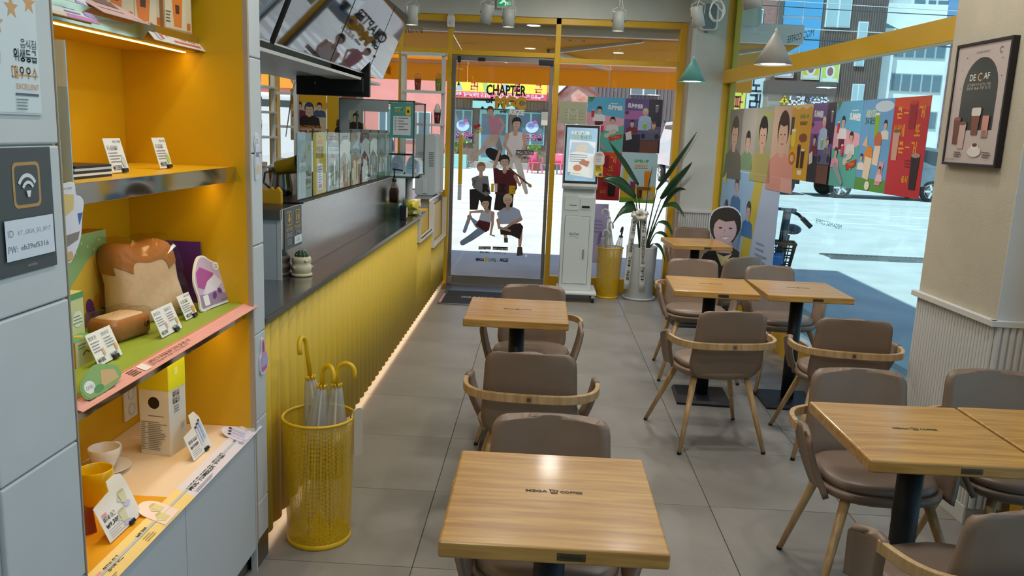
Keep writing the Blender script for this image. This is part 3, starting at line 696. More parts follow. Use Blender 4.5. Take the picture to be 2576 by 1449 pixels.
def disc_tab(parent, name, y, col, mugs):
    """round-topped printed tab standing on the strip"""
    poly = [(-0.042, 0), (0.042, 0)]+[(0.042*math.cos(PI*i/12), 0.052+0.042*math.sin(PI*i/12)) for i in range(13)]
    O = Vector((-0.932, y, 0.514)); V = -sl2
    o = MB().prism(poly, O, Y, V, Vector((0.35, 0, 0.94)), 0.0018).build(name, mat('tab_'+name, col, 0.5), parent, world=True)
    P = Print()
    if mugs:
        for a, b in ((-0.012, 0.02), (0.014, 0.05)):
            P.rect(a-0.013, b-0.012, a+0.013, b+0.016, '#d9d49a').ell(a, b+0.016, 0.013, 0.004, '#c2bd84').path([(a-0.013, b+0.012), (a-0.024, b+0.004), (a-0.013, b-0.008)], 0.003, '#d9d49a')
    else:
        for i in range(3): P.rect(-0.026+i*0.019, 0.008+i*0.006, -0.014+i*0.019, 0.062+i*0.006, ('#c9c6e2', '#bdbbdf', '#a9c6ea')[i]).rect(-0.026+i*0.019, 0.056+i*0.006, -0.014+i*0.019, 0.066+i*0.006, '#33333c')
    P.build('tab_print', o, O+Vector((0.35, 0, 0.94))*0.0018, Y, V)
disc_tab(bc, 'mug_tab', 1.965, '#f0dcd6', True); disc_tab(bc, 'tumbler_tab', 2.53, '#d4d2ea', False)
# --- standing cards
M_clip = mat('clip_black', '#141414', 0.35)
def price_card(label, x, y0, z, w, h, fn, lean=18, rz=0.0, clip=0.7, shape=None):
    t = thing('price_card', label, 'price card', (x, y0, z), rz, 'printed price cards on the display shelves')
    V = Vector((-math.sin(math.radians(lean)), 0, math.cos(math.radians(lean)))); N = Y.cross(V)
    base = Vector((0, 0, 0.003))
    poly = shape or [(0, 0), (w, 0), (w, h), (0, h)]
    MB().prism(poly, base, Y, V, N, 0.0012).build('card', M_paper, t)
    P = Print(); fn(P, w, h); P.build('card_print', t, base+N*0.0012, Y, V, world=False)
    mb = MB(); c = base+Y*(w*clip); mb.bar(c+N*0.002-Y*0.012+V*0.004, c+N*0.002+Y*0.012+V*0.004, 0.012, 0.010, up=V); mb.build('clip', M_clip, t, bevel=0.0015)
    return t
def two_col(p1, p2):
    def fn(P, w, h):
        for k, p in ((0, p1), (1, p2)):
            x = w*(0.05+0.5*k); P.text('화이트 무드 카드', x, h*0.80, h*0.085, '#39352f', w=w*0.3, bold=0.01); P.lines(x, x+w*0.34, h*0.68, 4, h*0.09, h*0.028, '#8b8780')
            P.ell(x+w*0.33, h*0.34, w*0.05, h*0.13, ('#d9a7a0', '#e2b36a')[k]); P.text(p, x, h*0.08, h*0.13, '#2a2725', w=w*0.28, bold=0.015)
        P.rect(w*0.495, h*0.05, w*0.5, h*0.95, '#c9c5bd')
    return fn
def one_col(p, pic):
    def fn(P, w, h):
        P.text('MEGA TIMES', w*0.5, h*0.86, h*0.07, '#55514b', w=w*0.45); P.text('우드 상감 텀블러', w*0.08, h*0.66, h*0.10, '#2f2c29', w=w*0.6, bold=0.01)
        P.lines(w*0.08, w*0.8, h*0.55, 4, h*0.085, h*0.03, '#8b8780'); P.ell(w*0.8, h*0.30, w*0.12, h*0.16, pic); P.text(p, w*0.1, h*0.07, h*0.14, '#262422', w=w*0.5, bold=0.015)
    return fn
price_card('left white price card reading 13,900 on the mirror shelf', -1.083, 2.035, 1.405, 0.086, 0.088, one_col('₩13,900', '#c9ccc2'), 15)
price_card('right white price card reading 26,900 on the mirror shelf', -1.085, 2.30, 1.405, 0.078, 0.088, one_col('₩26,900', '#b9c96a'), 15)
price_card('double price card reading 6,800 in front of the small carton', -1.035, 1.835, 0.958, 0.112, 0.080, two_col('₩9,800', '₩6,800'), 22)
price_card('double price card reading 23,900 before the big cushion', -1.012, 2.115, 0.958, 0.125, 0.078, two_col('₩23,900', '₩17,800'), 22)
price_card('single price card reading 23,900 beside the purple standee', -1.037, 2.325, 0.958, 0.082, 0.075, one_col('₩23,900', '#d7a04a'), 22)
def mugcard(P, w, h):
    P.rect(w*0.08, h*0.62, w*0.22, h*0.70, '#e39aa4'); P.text('엠지씨 머그', w*0.08, h*0.50, h*0.09, '#2a2725', w=w*0.34, bold=0.015); P.text('₩9,300', w*0.08, h*0.32, h*0.11, '#1f1d1b', w=w*0.36, bold=0.015)
    P.lines(w*0.08, w*0.5, h*0.24, 4, h*0.06, h*0.015, '#a5a5a8')
    for a, b in ((0.56, 0.32), (0.74, 0.72)):
        P.poly([(w*(a-0.1), h*(b+0.16)), (w*(a+0.1), h*(b+0.16)), (w*(a+0.07), h*(b-0.14)), (w*(a-0.07), h*(b-0.14))], '#d6d7b4').ell(w*a, h*(b+0.16), w*0.1, h*0.035, '#bfc09a').path([(w*(a-0.1), h*(b+0.1)), (w*(a-0.17), h*b), (w*(a-0.07), h*(b-0.08))], w*0.02, '#cfd0b0').ell(w*(a+0.02), h*(b-0.2), w*0.1, h*0.06, '#c9c5e6')
price_card('large price card reading 9,300 before the yellow mug', -1.003, 1.785, 0.53, 0.158, 0.098, mugcard, 24, shape=[(0, 0), (0.158, 0), (0.158, 0.098), (0.152, 0.122), (0.128, 0.130), (0.088, 0.128), (0.080, 0.104), (0, 0.094)], clip=0.66)
def tumcard(P, w, h):
    P.text('엠지씨 텀블러', w*0.08, h*0.60, h*0.1, '#2a2725', w=w*0.45, bold=0.015); P.text('₩19,800', w*0.08, h*0.40, h*0.12, '#1f1d1b', w=w*0.42, bold=0.015); P.lines(w*0.08, w*0.55, h*0.3, 4, h*0.07, h*0.02, '#a5a5a8')
    for i in range(3): P.rect(w*(0.58+0.12*i), h*(0.25+0.08*i), w*(0.67+0.12*i), h*(0.98+0.08*i), ('#d3d5ea', '#c6c8e6', '#a8cdf0')[i]).rect(w*(0.58+0.12*i), h*(0.94+0.08*i), w*(0.67+0.12*i), h*(1.02+0.08*i), '#2c2c33')
price_card('price card reading 19,800 with three tumblers, beside the tall carton', -1.012, 2.287, 0.53, 0.132, 0.082, tumcard, 22, shape=[(0, 0), (0.132, 0), (0.132, 0.10), (0.112, 0.125), (0.075, 0.125), (0.065, 0.085), (0, 0.08)])
# --- top shelf goods
def paper_bag(label, x, y, rz, h):
    t = thing('paper_bag', label, 'bag', (x, y, 1.801), rz, 'kraft paper bags on the top shelf'); w, d = 0.145, 0.075
    mb = MB(); mb.loft([[(-d/2,-w/2,0),(d/2,-w/2,0),(d/2,w/2,0),(-d/2,w/2,0)], [(-d/2,-w/2,h*0.6),(d/2,-w/2,h*0.6),(d/2,w/2,h*0.6),(-d/2,w/2,h*0.6)], [(-d/4,-w/2,h),(d/4,-w/2,h),(d/4,w/2,h),(-d/4,w/2,h)]], sm=False)
    mb.build('bag_body', M_kraft, t)
    P = Print(); P.rect(0.006, 0.006, w-0.004, h*0.58, '#d8c8a8').poly([(0.05, 0.012), (0.088, 0.012), (0.098, 0.105), (0.040, 0.105)], '#e07b28').rect(0.036, 0.105, 0.102, 0.118, '#d06a1c').poly([(0.06, 0.05), (0.078, 0.05), (0.08, 0.075), (0.058, 0.075)], '#5a2a10').path([(0.05, 0.125), (0.055, 0.15), (0.045, 0.165)], 0.003, '#4a3424').path([(0.075, 0.125), (0.082, 0.15), (0.073, 0.17)], 0.003, '#4a3424').rect(0.118, 0.01, 0.134, 0.03, '#d06a1c').lines(0.010, 0.035, 0.05, 4, 0.009, 0.003, '#6a5030')
    P.build('bag_print', t, (d/2, -w/2, 0), Y, Z, world=False)
    return t
paper_bag('kraft bag with a big orange cup at the right end of the top shelf', -1.13, 2.475, math.radians(-8), 0.27)
paper_bag('middle kraft bag on the top shelf', -1.17, 2.36, math.radians(-20), 0.27)
paper_bag('left kraft bag on the top shelf, behind the pink card', -1.19, 2.24, math.radians(-10), 0.27)
def slanted(name, label, cat, O, w, h, lean, col, fn, thick=0.0015):
    t = thing(name, label, cat, O); V = Vector((-math.sin(math.radians(lean)), 0, math.cos(math.radians(lean)))); N = Y.cross(V)
    MB().prism([(0, 0), (w, 0), (w, h), (0, h)], (0, 0, 0), Y, V, N, thick).build('card', mat('card_'+col, col, 0.5), t)
    P = Print(); fn(P, w, h); P.build('card_print', t, N*thick, Y, V, world=False); return t
slanted('shelf_sign', 'cream shelf sign with a small folded flyer, at the right end of the top shelf', 'sign', (-1.068, 2.262, 1.757), 0.345, 0.052, 40, '#e6ddd0',
        lambda P, w, h: P.text('MEGA STICK', w*0.55, h*0.42, h*0.30, '#d8663c', w=w*0.32).rect(w*0.40, h*0.16, w*0.92, h*0.30, '#dd6a5a').lines(w*0.45, w*0.85, h*0.78, 2, h*0.1, h*0.04, '#b0a090').text('X', w*0.28, h*0.4, h*0.25, '#8a7a70').rect(w*0.10, h*0.1, w*0.17, h*1.25, '#c9c6d6').rect(w*0.175, h*0.2, w*0.22, h*1.3, '#dd7a5a'))
slanted('shelf_sign', 'pale pink leaflet overhanging the middle of the top shelf', 'sign', (-1.060, 1.99, 1.790), 0.235, 0.11, 62, '#e3c3c0',
        lambda P, w, h: P.lines(w*0.05, w*0.6, h*0.85, 3, h*0.09, h*0.03, '#b98a86').lines(w*0.12, w*0.9, h*0.3, 1, h*0.1, h*0.03, '#b98a86').poly([(w*0.3, h*0.6), (w*0.75, h*0.55), (w*0.85, h*0.9), (w*0.5, h*0.98)], '#8d6f68').text('MEGA COFFEE', w*0.72, h*0.07, h*0.07, '#6a5a58', w=w*0.24))
slanted('shelf_sign', 'white price sign reading 9,500 at the left of the top shelf', 'sign', (-1.075, 1.75, 1.762), 0.245, 0.10, 30, '#dfe3e8',
        lambda P, w, h: P.text('₩9,500', w*0.48, h*0.68, h*0.14, '#3c3c44', w=w*0.24, bold=0.01).lines(w*0.45, w*0.72, h*0.5, 5, h*0.09, h*0.03, '#8c8ca0').rect(w*0.45, 0.0, w, h*0.1, '#d68fc0').rect(0, 0, w*0.45, h*0.1, '#e8d7b8').poly([(w*0.8, h*0.15), (w*0.97, h*0.12), (w*0.92, h*0.5), (w*0.77, h*0.55)], '#b9a7d6'))
# --- middle shelf
t = thing('leaflet_stack', 'small stack of dark leaflets at the left of the mirror shelf', 'leaflets', (-1.12, 1.90, 1.405))
for i in range(5): bx('leaflet', (M_blk, M_paper, M_blk, M_cab, M_blk)[i], -1.19, -1.05, 1.80+0.004*i, 1.97+0.003*(i % 2), 1.405+0.006*i, 1.4105+0.006*i, parent=t)
t = thing('blue_card', 'tall pale blue card standing behind the tiled pillar', 'card', (-1.05, 1.72, 1.405))
bx('card', mat('pale_blue_card', '#a9c9e2', 0.4), -1.3, -1.0, 1.716, 1.719, 1.405, 1.70, parent=t)
P = Print(); P.rect(0, 0.2, 0.3, 0.295, '#cfe2f0').lines(0.02, 0.28, 0.17, 3, 0.02, 0.008, '#7a98b4').rect(0.2, 0.02, 0.28, 0.09, '#e8edd2'); P.build('card_print', t, (-1.3, 1.716, 1.405), X, Z)
# --- lower shelf: goods
def diecut(name, label, O, U, V, pts, edge, layers, thick=0.006, cat='standee'):
    t = thing(name, label, cat, O); N = Vector(U).normalized().cross(Vector(V).normalized())
    MB().prism(pts, (0, 0, 0), Vector(U).normalized(), Vector(V).normalized(), N, thick).build('board', mat('foam_'+edge, edge, 0.6), t)
    P = Print(); layers(P); P.build('board_print', t, N*thick, U, V, world=False); return t
def lumpy(pts, n=3):
    """smooth closed outline through pts (Catmull-Rom)"""
    out = []; k = len(pts)
    for i in range(k):
        p0, p1, p2, p3 = pts[i-1], pts[i], pts[(i+1) % k], pts[(i+2) % k]
        for j in range(n):
            t_ = j/n; out.append(tuple(0.5*((2*p1[a])+(-p0[a]+p2[a])*t_+(2*p0[a]-5*p1[a]+4*p2[a]-p3[a])*t_**2+(-p0[a]+3*p1[a]-3*p2[a]+p3[a])*t_**3) for a in (0, 1)))
    return out
def shrink(pts, k, c=None):
    cx = sum(p[0] for p in pts)/len(pts); cy = sum(p[1] for p in pts)/len(pts); return [(cx+(x-cx)*k, cy+(y-cy)*k) for x, y in pts]
# big green and yellow goods carton
t = thing('goods_carton', 'large green and yellow gift carton standing on the green shelf', 'carton', (-1.27, 2.16, 0.958), math.radians(0))
MB().box(-0.055, 0.0, -0.17, 0.17, 0, 0.265).build('carton_body', mat('carton_side', '#b5862c', 0.6), t, bevel=0.001)
P = Print(); P.rect(0, 0, 0.34, 0.265, '#8fc08c').poly([(0.05, 0), (0.34, 0), (0.34, 0.22), (0.24, 0.19), (0.15, 0.13), (0.11, 0.05)], '#e2c04c')
P.text('언니만 허락한', 0.03, 0.172, 0.012, '#2f6a48', bold=0.02).text('피크닉 패트 홍도시 세트', 0.03, 0.152, 0.012, '#2f6a48', w=0.10, bold=0.02).lines(0.03, 0.12, 0.142, 1, 0.01, 0.003, '#4a8060').ell(0.042, 0.20, 0.012, 0.008, '#3b8a58')
for i in range(7): P.ell(0.12+0.03*i, 0.24-0.012*(i % 3), 0.003, 0.004, '#dfeed8')
P.poly([(0.20, 0.0), (0.30, 0.0), (0.29, 0.035), (0.21, 0.045)], '#9a6ab0').ell(0.235, 0.05, 0.02, 0.03, '#6c3f88', rot=0.4).poly([(0.25, 0.05), (0.29, 0.05), (0.28, 0.085), (0.26, 0.08)], '#e0a030').rr(0.155, 0.035, 0.20, 0.06, 0.006, '#eeeae0').ell(0.30, 0.02, 0.02, 0.02, '#3f7a4a')
P.build('carton_print', t, (0, -0.17, 0), Y, Z, world=False)
t = thing('goods_carton', 'slim pale green carton in front of the big green one', 'carton', (-1.16, 1.905, 0.958))
MB().box(-0.04, 0.04, -0.03, 0.03, 0, 0.165).build('carton_body', mat('carton_pale', '#cfd9a8', 0.6), t, bevel=0.001)
P = Print(); P.rect(0, 0.15, 0.06, 0.165, '#5aa06a').ell(0.03, 0.10, 0.022, 0.02, '#eef0e4').lines(0.012, 0.05, 0.105, 3, 0.008, 0.003, '#7a9a6a').ell(0.03, 0.04, 0.02, 0.02, '#e0d070'); P.build('carton_print', t, (0.04, -0.03, 0), Y, Z, world=False)
t = thing('goods_carton', 'small green-topped yellow carton at the left end of the green shelf', 'carton', (-1.13, 1.87, 0.958))
MB().box(-0.045, 0.05, -0.05, 0.045, 0, 0.062).build('carton_body', mat('carton_yellow', '#d9a81c', 0.6), t, bevel=0.001)
P = Print(); P.rect(0, 0, 0.095, 0.095, '#58a075').rect(0.02, 0.03, 0.06, 0.05, '#d8e2d0').ell(0.07, 0.06, 0.012, 0.012, '#d9a81c'); P.build('carton_print', t, (-0.045, -0.05, 0.062), X, Y, world=False)
P = Print(); P.rect(0, 0, 0.095, 0.062, '#e6ddb4').ell(0.075, 0.045, 0.012, 0.012, '#58a075').path([(0.03, 0.025), (0.045, 0.034), (0.06, 0.026)], 0.004, '#5a4630').lines(0.012, 0.05, 0.05, 2, 0.008, 0.004, '#7aa080'); P.build('carton_print', t, (0.05, -0.05, 0), Y, Z, world=False)
# big toast shaped cushion in film
t = thing('cushion', 'large toast-shaped plush cushion wrapped in clear film on the green shelf', 'cushion', (-1.15, 2.33, 0.962), math.radians(-24))
def toast(w, h, d, z0, n=20):
    rings = []; V = Vector((-0.22, 0, 0.975))
    prof = lumpy([(-w/2, 0), (w/2, 0), (w/2*1.02, h*0.5), (w/2*1.04, h*0.86), (w*0.38, h*1.02), (0, h*0.985), (-w*0.38, h*1.02), (-w/2*1.04, h*0.86), (-w/2*1.02, h*0.5)], 3)
    for k, (dx, sc) in enumerate(((-d/2, 0.55), (-d*0.46, 0.84), (-d*0.3, 0.97), (0, 1.0), (d*0.3, 0.97), (d*0.46, 0.84), (d/2, 0.55))):
        rings.append([Vector((dx, 0, 0))+Y*(u*sc)+V*(h/2+(v-h/2)*sc) for u, v in prof])
    return rings
mb = MB(); mb.loft(toast(0.21, 0.225, 0.10, 0)); cu = mb.build('cushion_body', mat('plush_cream', '#dcc4ac', 0.9, noise=0.05, scale=60, bump=0.15, bscale=400), t)
mb = MB(); R = toast(0.213, 0.228, 0.104, 0); V_ = Vector((-0.22, 0, 0.975))
mb.loft([[p for p in r] for r in R]); 
mb.f, mb.mi, mb.sm = [f for f in mb.f if min(mb.v[i].z for i in f) > 0.140+0.006*math.sin(sum(mb.v[i].y for i in f)*60)], [], []
mb.mi = [0]*len(mb.f); mb.sm = [True]*len(mb.f); mb.build('crust_top', mat('plush_brown', '#a9733f', 0.9, noise=0.06, scale=60, bump=0.15, bscale=400), t)
random.seed(4); mb = MB(); R = toast(0.235, 0.245, 0.125, 0)
for r in R:
    for p in r: p += Vector((random.uniform(-.006,.006), random.uniform(-.006,.006), random.uniform(-.005,.007)))
mb.loft(R, sm=False); fl = mb.build('clear_wrap', M_film, t)
# small loaf plush in film
t = thing('plush_toy', 'small brown loaf plush in crinkled film in front of the cushion', 'plush toy', (-1.13, 2.12, 0.961), math.radians(-12))
mb = MB(); mb.loft([[Vector((x*k, y*k, z)) for x, y in rrect(-0.05, -0.075, 0.05, 0.075, 0.022)] for z, k in ((0, 0.86), (0.008, 0.98), (0.03, 1.0), (0.048, 0.98), (0.056, 0.88))]); mb.build('plush_body', mat('plush_brown', '#a9733f'), t)
mb = MB(); mb.loft([[Vector((x*k, y*k, z)) for x, y in rrect(-0.038, -0.06, 0.038, 0.06, 0.018)] for z, k in ((0.055, 1.0), (0.0595, 0.95), (0.061, 0.8))]); mb.build('plush_top', mat('plush_cream', '#dcc4ac'), t)
MB().lathe([(0.004, 0), (0.009, 0), (0.010, 0.002), (0.008, 0.0035), (0.004, 0.003)], n=16).xform(Matrix.Translation((0.051, 0.045, 0.032)) @ Matrix.Rotation(PI/2, 4, 'Y')).build('eyelet', mat('eyelet_brass', '#8a6a42', 0.4, metal=0.7), t)
mb = MB(); R = [[Vector((x*k, y*k, z)) for x, y in rrect(-0.066, -0.115, 0.066, 0.10, 0.03)] for z, k in ((0, 0.9), (0.02, 1.0), (0.05, 0.93), (0.072, 0.72), (0.076, 0.4))]
for r in R[1:]:
    for p in r: p += Vector((random.uniform(-.008,.008), random.uniform(-.008,.008), random.uniform(-.004,.006)))
mb.loft(R, sm=False).build('clear_wrap', M_film, t)
t = thing('purple_card', 'narrow purple card leaning on the niche side behind the cushion', 'card', (-1.13, 2.575, 0.958))
bx('card', mat('purple_card', '#5c2f86', 0.5), -1.21, -1.095, 2.578, 2.584, 0.958, 1.160, parent=t)
pts = lumpy([(0.0, 0.0), (0.06, 0.0), (0.125, 0.0), (0.168, 0.004), (0.172, 0.04), (0.158, 0.075), (0.160, 0.11), (0.150, 0.125), (0.135, 0.14), (0.115, 0.15), (0.09, 0.166), (0.06, 0.168), (0.035, 0.15), (0.012, 0.12), (0.0, 0.085), (0.004, 0.04)])
diecut('die_cut_standee', 'white-edged purple die-cut stand at the right end of the green shelf', (-1.045, 2.445, 0.960), Vector((0.03, 0.2, 0)), Vector((-0.25, 0.03, 0.97)), pts, '#ece8ea',
       lambda P: P.poly(shrink(pts, 0.92), '#c8b3cc').poly([(0.012, 0.075), (0.05, 0.06), (0.10, 0.085), (0.115, 0.105), (0.05, 0.135), (0.022, 0.12)], '#b0569a').poly([(0.03, 0.05), (0.09, 0.04), (0.15, 0.07), (0.12, 0.10), (0.07, 0.085)], '#e4ddea').poly([(0.01, 0.008), (0.16, 0.008), (0.16, 0.03), (0.10, 0.05), (0.05, 0.045), (0.012, 0.05)], '#9d85a6').ell(0.09, 0.035, 0.014, 0.010, '#6a3a8a', rot=0.6).ell(0.125, 0.045, 0.012, 0.009, '#6a3a8a', rot=-0.5).rr(0.025, 0.012, 0.055, 0.045, 0.004, '#efecec').ell(0.138, 0.125, 0.018, 0.014, '#efecec').lines(0.128, 0.150, 0.128, 3, 0.005, 0.0018, '#77707c').text('MEGA MGC COFFEE', 0.12, 0.012, 0.004, '#4a3a50', w=0.04))
pts2 = lumpy([(0, 0.0), (0.05, -0.005), (0.11, 0.0), (0.15, 0.012), (0.145, 0.035), (0.11, 0.05), (0.075, 0.06), (0.04, 0.055), (0.0, 0.04), (-0.012, 0.02)])
diecut('die_cut_standee', 'green die-cut sign reading GOAL! on the pink shelf strip', (-0.945, 1.625, 0.953), Vector((0, 1, 0)), Vector((-0.35, 0, 0.93)), pts2, '#8db36a',
       lambda P: P.poly(shrink(pts2, 0.94), '#8db36a').ell(0.022, 0.022, 0.02, 0.014, '#efefe8').text('GOAL!', 0.022, 0.018, 0.008, '#55604a', w=0.028, align='c').poly([(0.06, 0.008), (0.135, 0.01), (0.13, 0.032), (0.08, 0.045)], '#d9b37a').ell(0.05, 0.01, 0.02, 0.008, '#5f9a5a'), thick=0.002, cat='sign')
pts3 = lumpy([(0.0, 0.0), (0.03, 0.02), (0.055, 0.05), (0.065, 0.09), (0.075, 0.12), (0.062, 0.135), (0.045, 0.14), (0.04, 0.165), (0.0, 0.165), (-0.03, 0.16), (-0.035, 0.1), (-0.03, 0.04)])
diecut('die_cut_standee', 'white die-cut sign hung at the left end under the mirror shelf', (-0.975, 1.635, 1.245), Vector((-0.05, 1, 0)), Z, pts3, '#e6e6ea',
       lambda P: P.poly(shrink(pts3, 0.93), '#e3e0ea').rect(-0.025, 0.15, 0.035, 0.16, '#ece9e0').text('MEGA COFFEE', 0.005, 0.152, 0.005, '#2c2c2c', w=0.05, align='c').poly([(-0.03, 0.09), (0.03, 0.11), (0.035, 0.14), (-0.03, 0.148)], '#ddc27a').poly([(-0.03, 0.03), (0.04, 0.045), (0.05, 0.062), (-0.03, 0.058)], '#8a8078').poly([(0.05, 0.075), (0.066, 0.10), (0.045, 0.10)], '#3a66b0').ell(0.005, 0.015, 0.012, 0.010, '#dcae74'), thick=0.003, cat='sign')
# --- cabinet top goods
t = thing('tall_carton', 'tall white carton with a yellow upper half and a round window', 'carton', (-1.14, 2.37, 0.53), math.radians(-8))
MB().box(-0.05, 0.05, -0.045, 0.045, 0, 0.36).build('carton_body', mat('white_carton', '#d9d9d6', 0.5), t, bevel=0.001)
P = Print(); P.rect(0, 0.208, 0.1, 0.36, '#d6cb1e').ell(0.05, 0.168, 0.019, 0.019, '#141414').lines(0.03, 0.085, 0.125, 1, 0.01, 0.002, '#55534f')
for i in range(16): P.rect(0.004, 0.105-i*0.0058, 0.018+0.008*(i % 3 == 0), 0.107-i*0.0058, '#6b6964').rect(0.028, 0.105-i*0.0058, 0.092-0.03*random.random(), 0.107-i*0.0058, '#6b6964')
P.build('carton_print', t, (-0.05, -0.045, 0), X, Z, world=False)
P = Print(); P.rect(0, 0.208, 0.09, 0.36, '#dfe21c').rr(0.035, 0.25, 0.05, 0.275, 0.004, '#e9ea9a').text('엠지씨', 0.02, 0.185, 0.014, '#33313a', w=0.035, bold=0.02).text('텀블러', 0.02, 0.163, 0.014, '#33313a', w=0.035, bold=0.02).lines(0.025, 0.06, 0.15, 3, 0.008, 0.003, '#77757c').rect(0.06, 0.07, 0.075, 0.09, '#a9c6d6'); P.build('carton_print', t, (0.05, -0.045, 0), Y, Z, world=False)
t = thing('wall_outlet', 'white double wall socket on the yellow back of the niche', 'socket', (-1.335, 2.535, 0.62))
bx('plate', M_wplas, -1.335, -1.326, 2.495, 2.577, 0.563, 0.682, parent=t, bevel=0.003)
for zc in (0.596, 0.65): MB().lathe([(0.019, 0), (0.020, 0.002), (0.017, 0.0015), (0.014, -0.004), (0.0, -0.004)], n=20).xform(Matrix.Translation((-1.3262, 2.536, zc)) @ Matrix.Rotation(PI/2, 4, 'Y')).build('socket', M_wmetal, t, world=True)
def cup(name, label, loc, r0, r1, h, m, hz=0.5, rz=0.0, saucer=False):
    t = thing(name, label, 'mug' if not saucer else 'cup', loc, rz); z = 0.012 if saucer else 0
    MB().lathe([(0.001, 0.004+z), (r0*0.8, 0.004+z), (r0*0.85, z), (r0, z+0.002), (r0*1.03, z+0.01), (r1, z+h*0.7), (r1*1.01, z+h-0.002), (r1*0.97, z+h), (r1*0.93, z+h-0.003), (r1*0.9, z+h*0.5), (r0*0.85, z+0.012), (0.001, z+0.01)], n=32).build('bowl', m, t)
    c = Vector((0, r1*0.95, z+h*0.55)); pth = [c+Vector((0, 0.0+0.028*math.sin(PI*i/12)*1.05, 0.55*h/2*math.cos(PI*i/12)*1.3)) for i in range(13)]
    MB().tube(pth, 0.0052, n=8).build('handle', m, t)
    if saucer: MB().lathe([(0.001, 0.0), (0.035, 0.0), (0.04, 0.004), (0.07, 0.014), (0.072, 0.0165), (0.069, 0.0165), (0.04, 0.008), (0.001, 0.006)], n=36).build('saucer', m, t)
    return t
M_cerY = mat('yellow_ceramic', '#dcb80a', 0.18, coat=0.5); M_cerW = mat('white_ceramic', '#dedad6', 0.2, coat=0.5)
cup('mug', 'glossy yellow mug with a line-drawn heart on the cabinet top', (-1.15, 1.995, 0.53), 0.036, 0.043, 0.098, M_cerY, rz=math.radians(-5))
cup('tea_cup', 'white cup on its saucer behind the yellow mug', (-1.235, 2.195, 0.53), 0.028, 0.044, 0.062, M_cerW, rz=math.radians(-8), saucer=True)
t = thing('red_card', 'dark red folded card at the left end of the cabinet top', 'card', (-1.07, 1.79, 0.53))
mb = MB(); mb.add([(-1.12,1.78,0.53),(-1.065,1.84,0.53),(-1.07,1.835,0.60),(-1.125,1.775,0.60)], [(0,1,2,3)]); mb.add([(-1.12,1.78,0.53),(-1.14,1.85,0.53),(-1.145,1.845,0.60),(-1.125,1.775,0.60)], [(0,3,2,1)]); mb.build('card', mat('red_brown_card', '#93452f', 0.5), t, world=True)
# --- things fixed on the pillars
t = thing('hygiene_certificate', 'clear framed hygiene grade certificate with three stars on the tiled pillar', 'certificate', (WX, 1.47, 1.55))
mb = MB().box(WX+0.0005, WX+0.004, 1.336, 1.513, 1.545, 1.80); mb.build('sheet', mat('certificate_sheet', '#cdd8dc', 0.25), t, world=True, bevel=0.001)
P = Print(); w, h = 0.177, 0.255
P.rect(0.004, 0.004, w-0.004, h-0.004, '#d6e0e4').poly([(0.004, 0.17), (0.05, 0.205), (0.11, 0.222), (w-0.008, 0.222), (w-0.008, h-0.004), (0.004, h-0.004)], '#5b6a72')
for a, b in ((0.155, 0.196), (0.105, 0.182), (0.062, 0.152)): P.star(a, b, 0.020, '#d3a06a')
P.ell(0.045, 0.10, 0.022, 0.035, '#b6c0c8').rect(0.04, 0.01, 0.05, 0.08, '#b6c0c8')
P.text('음식점', 0.168, 0.118, 0.012, '#55606a', align='r').text('위생등급', 0.168, 0.095, 0.016, '#3c4650', w=0.066, align='r', bold=0.02).text('매우우수', 0.168, 0.065, 0.016, '#d39a5c', w=0.074, align='r', bold=0.02).text('EXCELLENT', 0.168, 0.045, 0.010, '#d39a5c', w=0.064, align='r')
P.lines(0.10, 0.166, 0.034, 1, 0.01, 0.004, '#55606a', 0).lines(0.10, 0.14, 0.026, 4, 0.0055, 0.0018, '#77828c')
P.build('certificate_print', t, (WX+0.004, 1.336, 1.545), Y, Z)
t = thing('wifi_sign', 'dark wifi sign with a white name and password label on the tiled pillar', 'sign', (WX, 1.45, 1.22))
bx('plate', mat('dark_grey_sign', '#4b5154', 0.4), WX+0.0005, WX+0.004, 1.33, 1.528, 1.262, 1.488, parent=t, bevel=0.001)
P = Print(); w, h = 0.198, 0.226
P.rr(0.080, 0.118, 0.160, 0.200, 0.012, '#b89058').rr(0.086, 0.124, 0.154, 0.194, 0.009, '#4b5154')
for r, th in ((0.030, 0.007), (0.019, 0.006)):
    P.path([(0.12+r*math.cos(math.radians(a)), 0.142+r*1.15*math.sin(math.radians(a))) for a in range(35, 150, 10)], th, '#dfe6ea')
P.poly([(0.113, 0.149), (0.127, 0.149), (0.123, 0.137), (0.117, 0.137)], '#dfe6ea')
P.rect(0.045, 0.028, 0.187, 0.100, '#dbe3ee').text('ID', 0.052, 0.070, 0.013, '#8a8f98').text('KT_GIGA_5G_BF17', 0.080, 0.072, 0.008, '#9aa0aa', w=0.098).text('PW:', 0.050, 0.042, 0.013, '#8a8f98', w=0.026).text('eb39xf5316', 0.086, 0.044, 0.010, '#7a808a', w=0.082)
P.text('wireless', 0.115, 0.012, 0.006, '#a9adb0', align='c'); P.build('sign_print', t, (WX+0.004, 1.33, 1.262), Y, Z)
pts4 = lumpy([(0.005, 0.0), (0.028, 0.012), (0.04, 0.05), (0.036, 0.075), (0.045, 0.11), (0.035, 0.145), (0.012, 0.15), (0.0, 0.12), (0.004, 0.09), (-0.002, 0.06), (0.0, 0.02)])
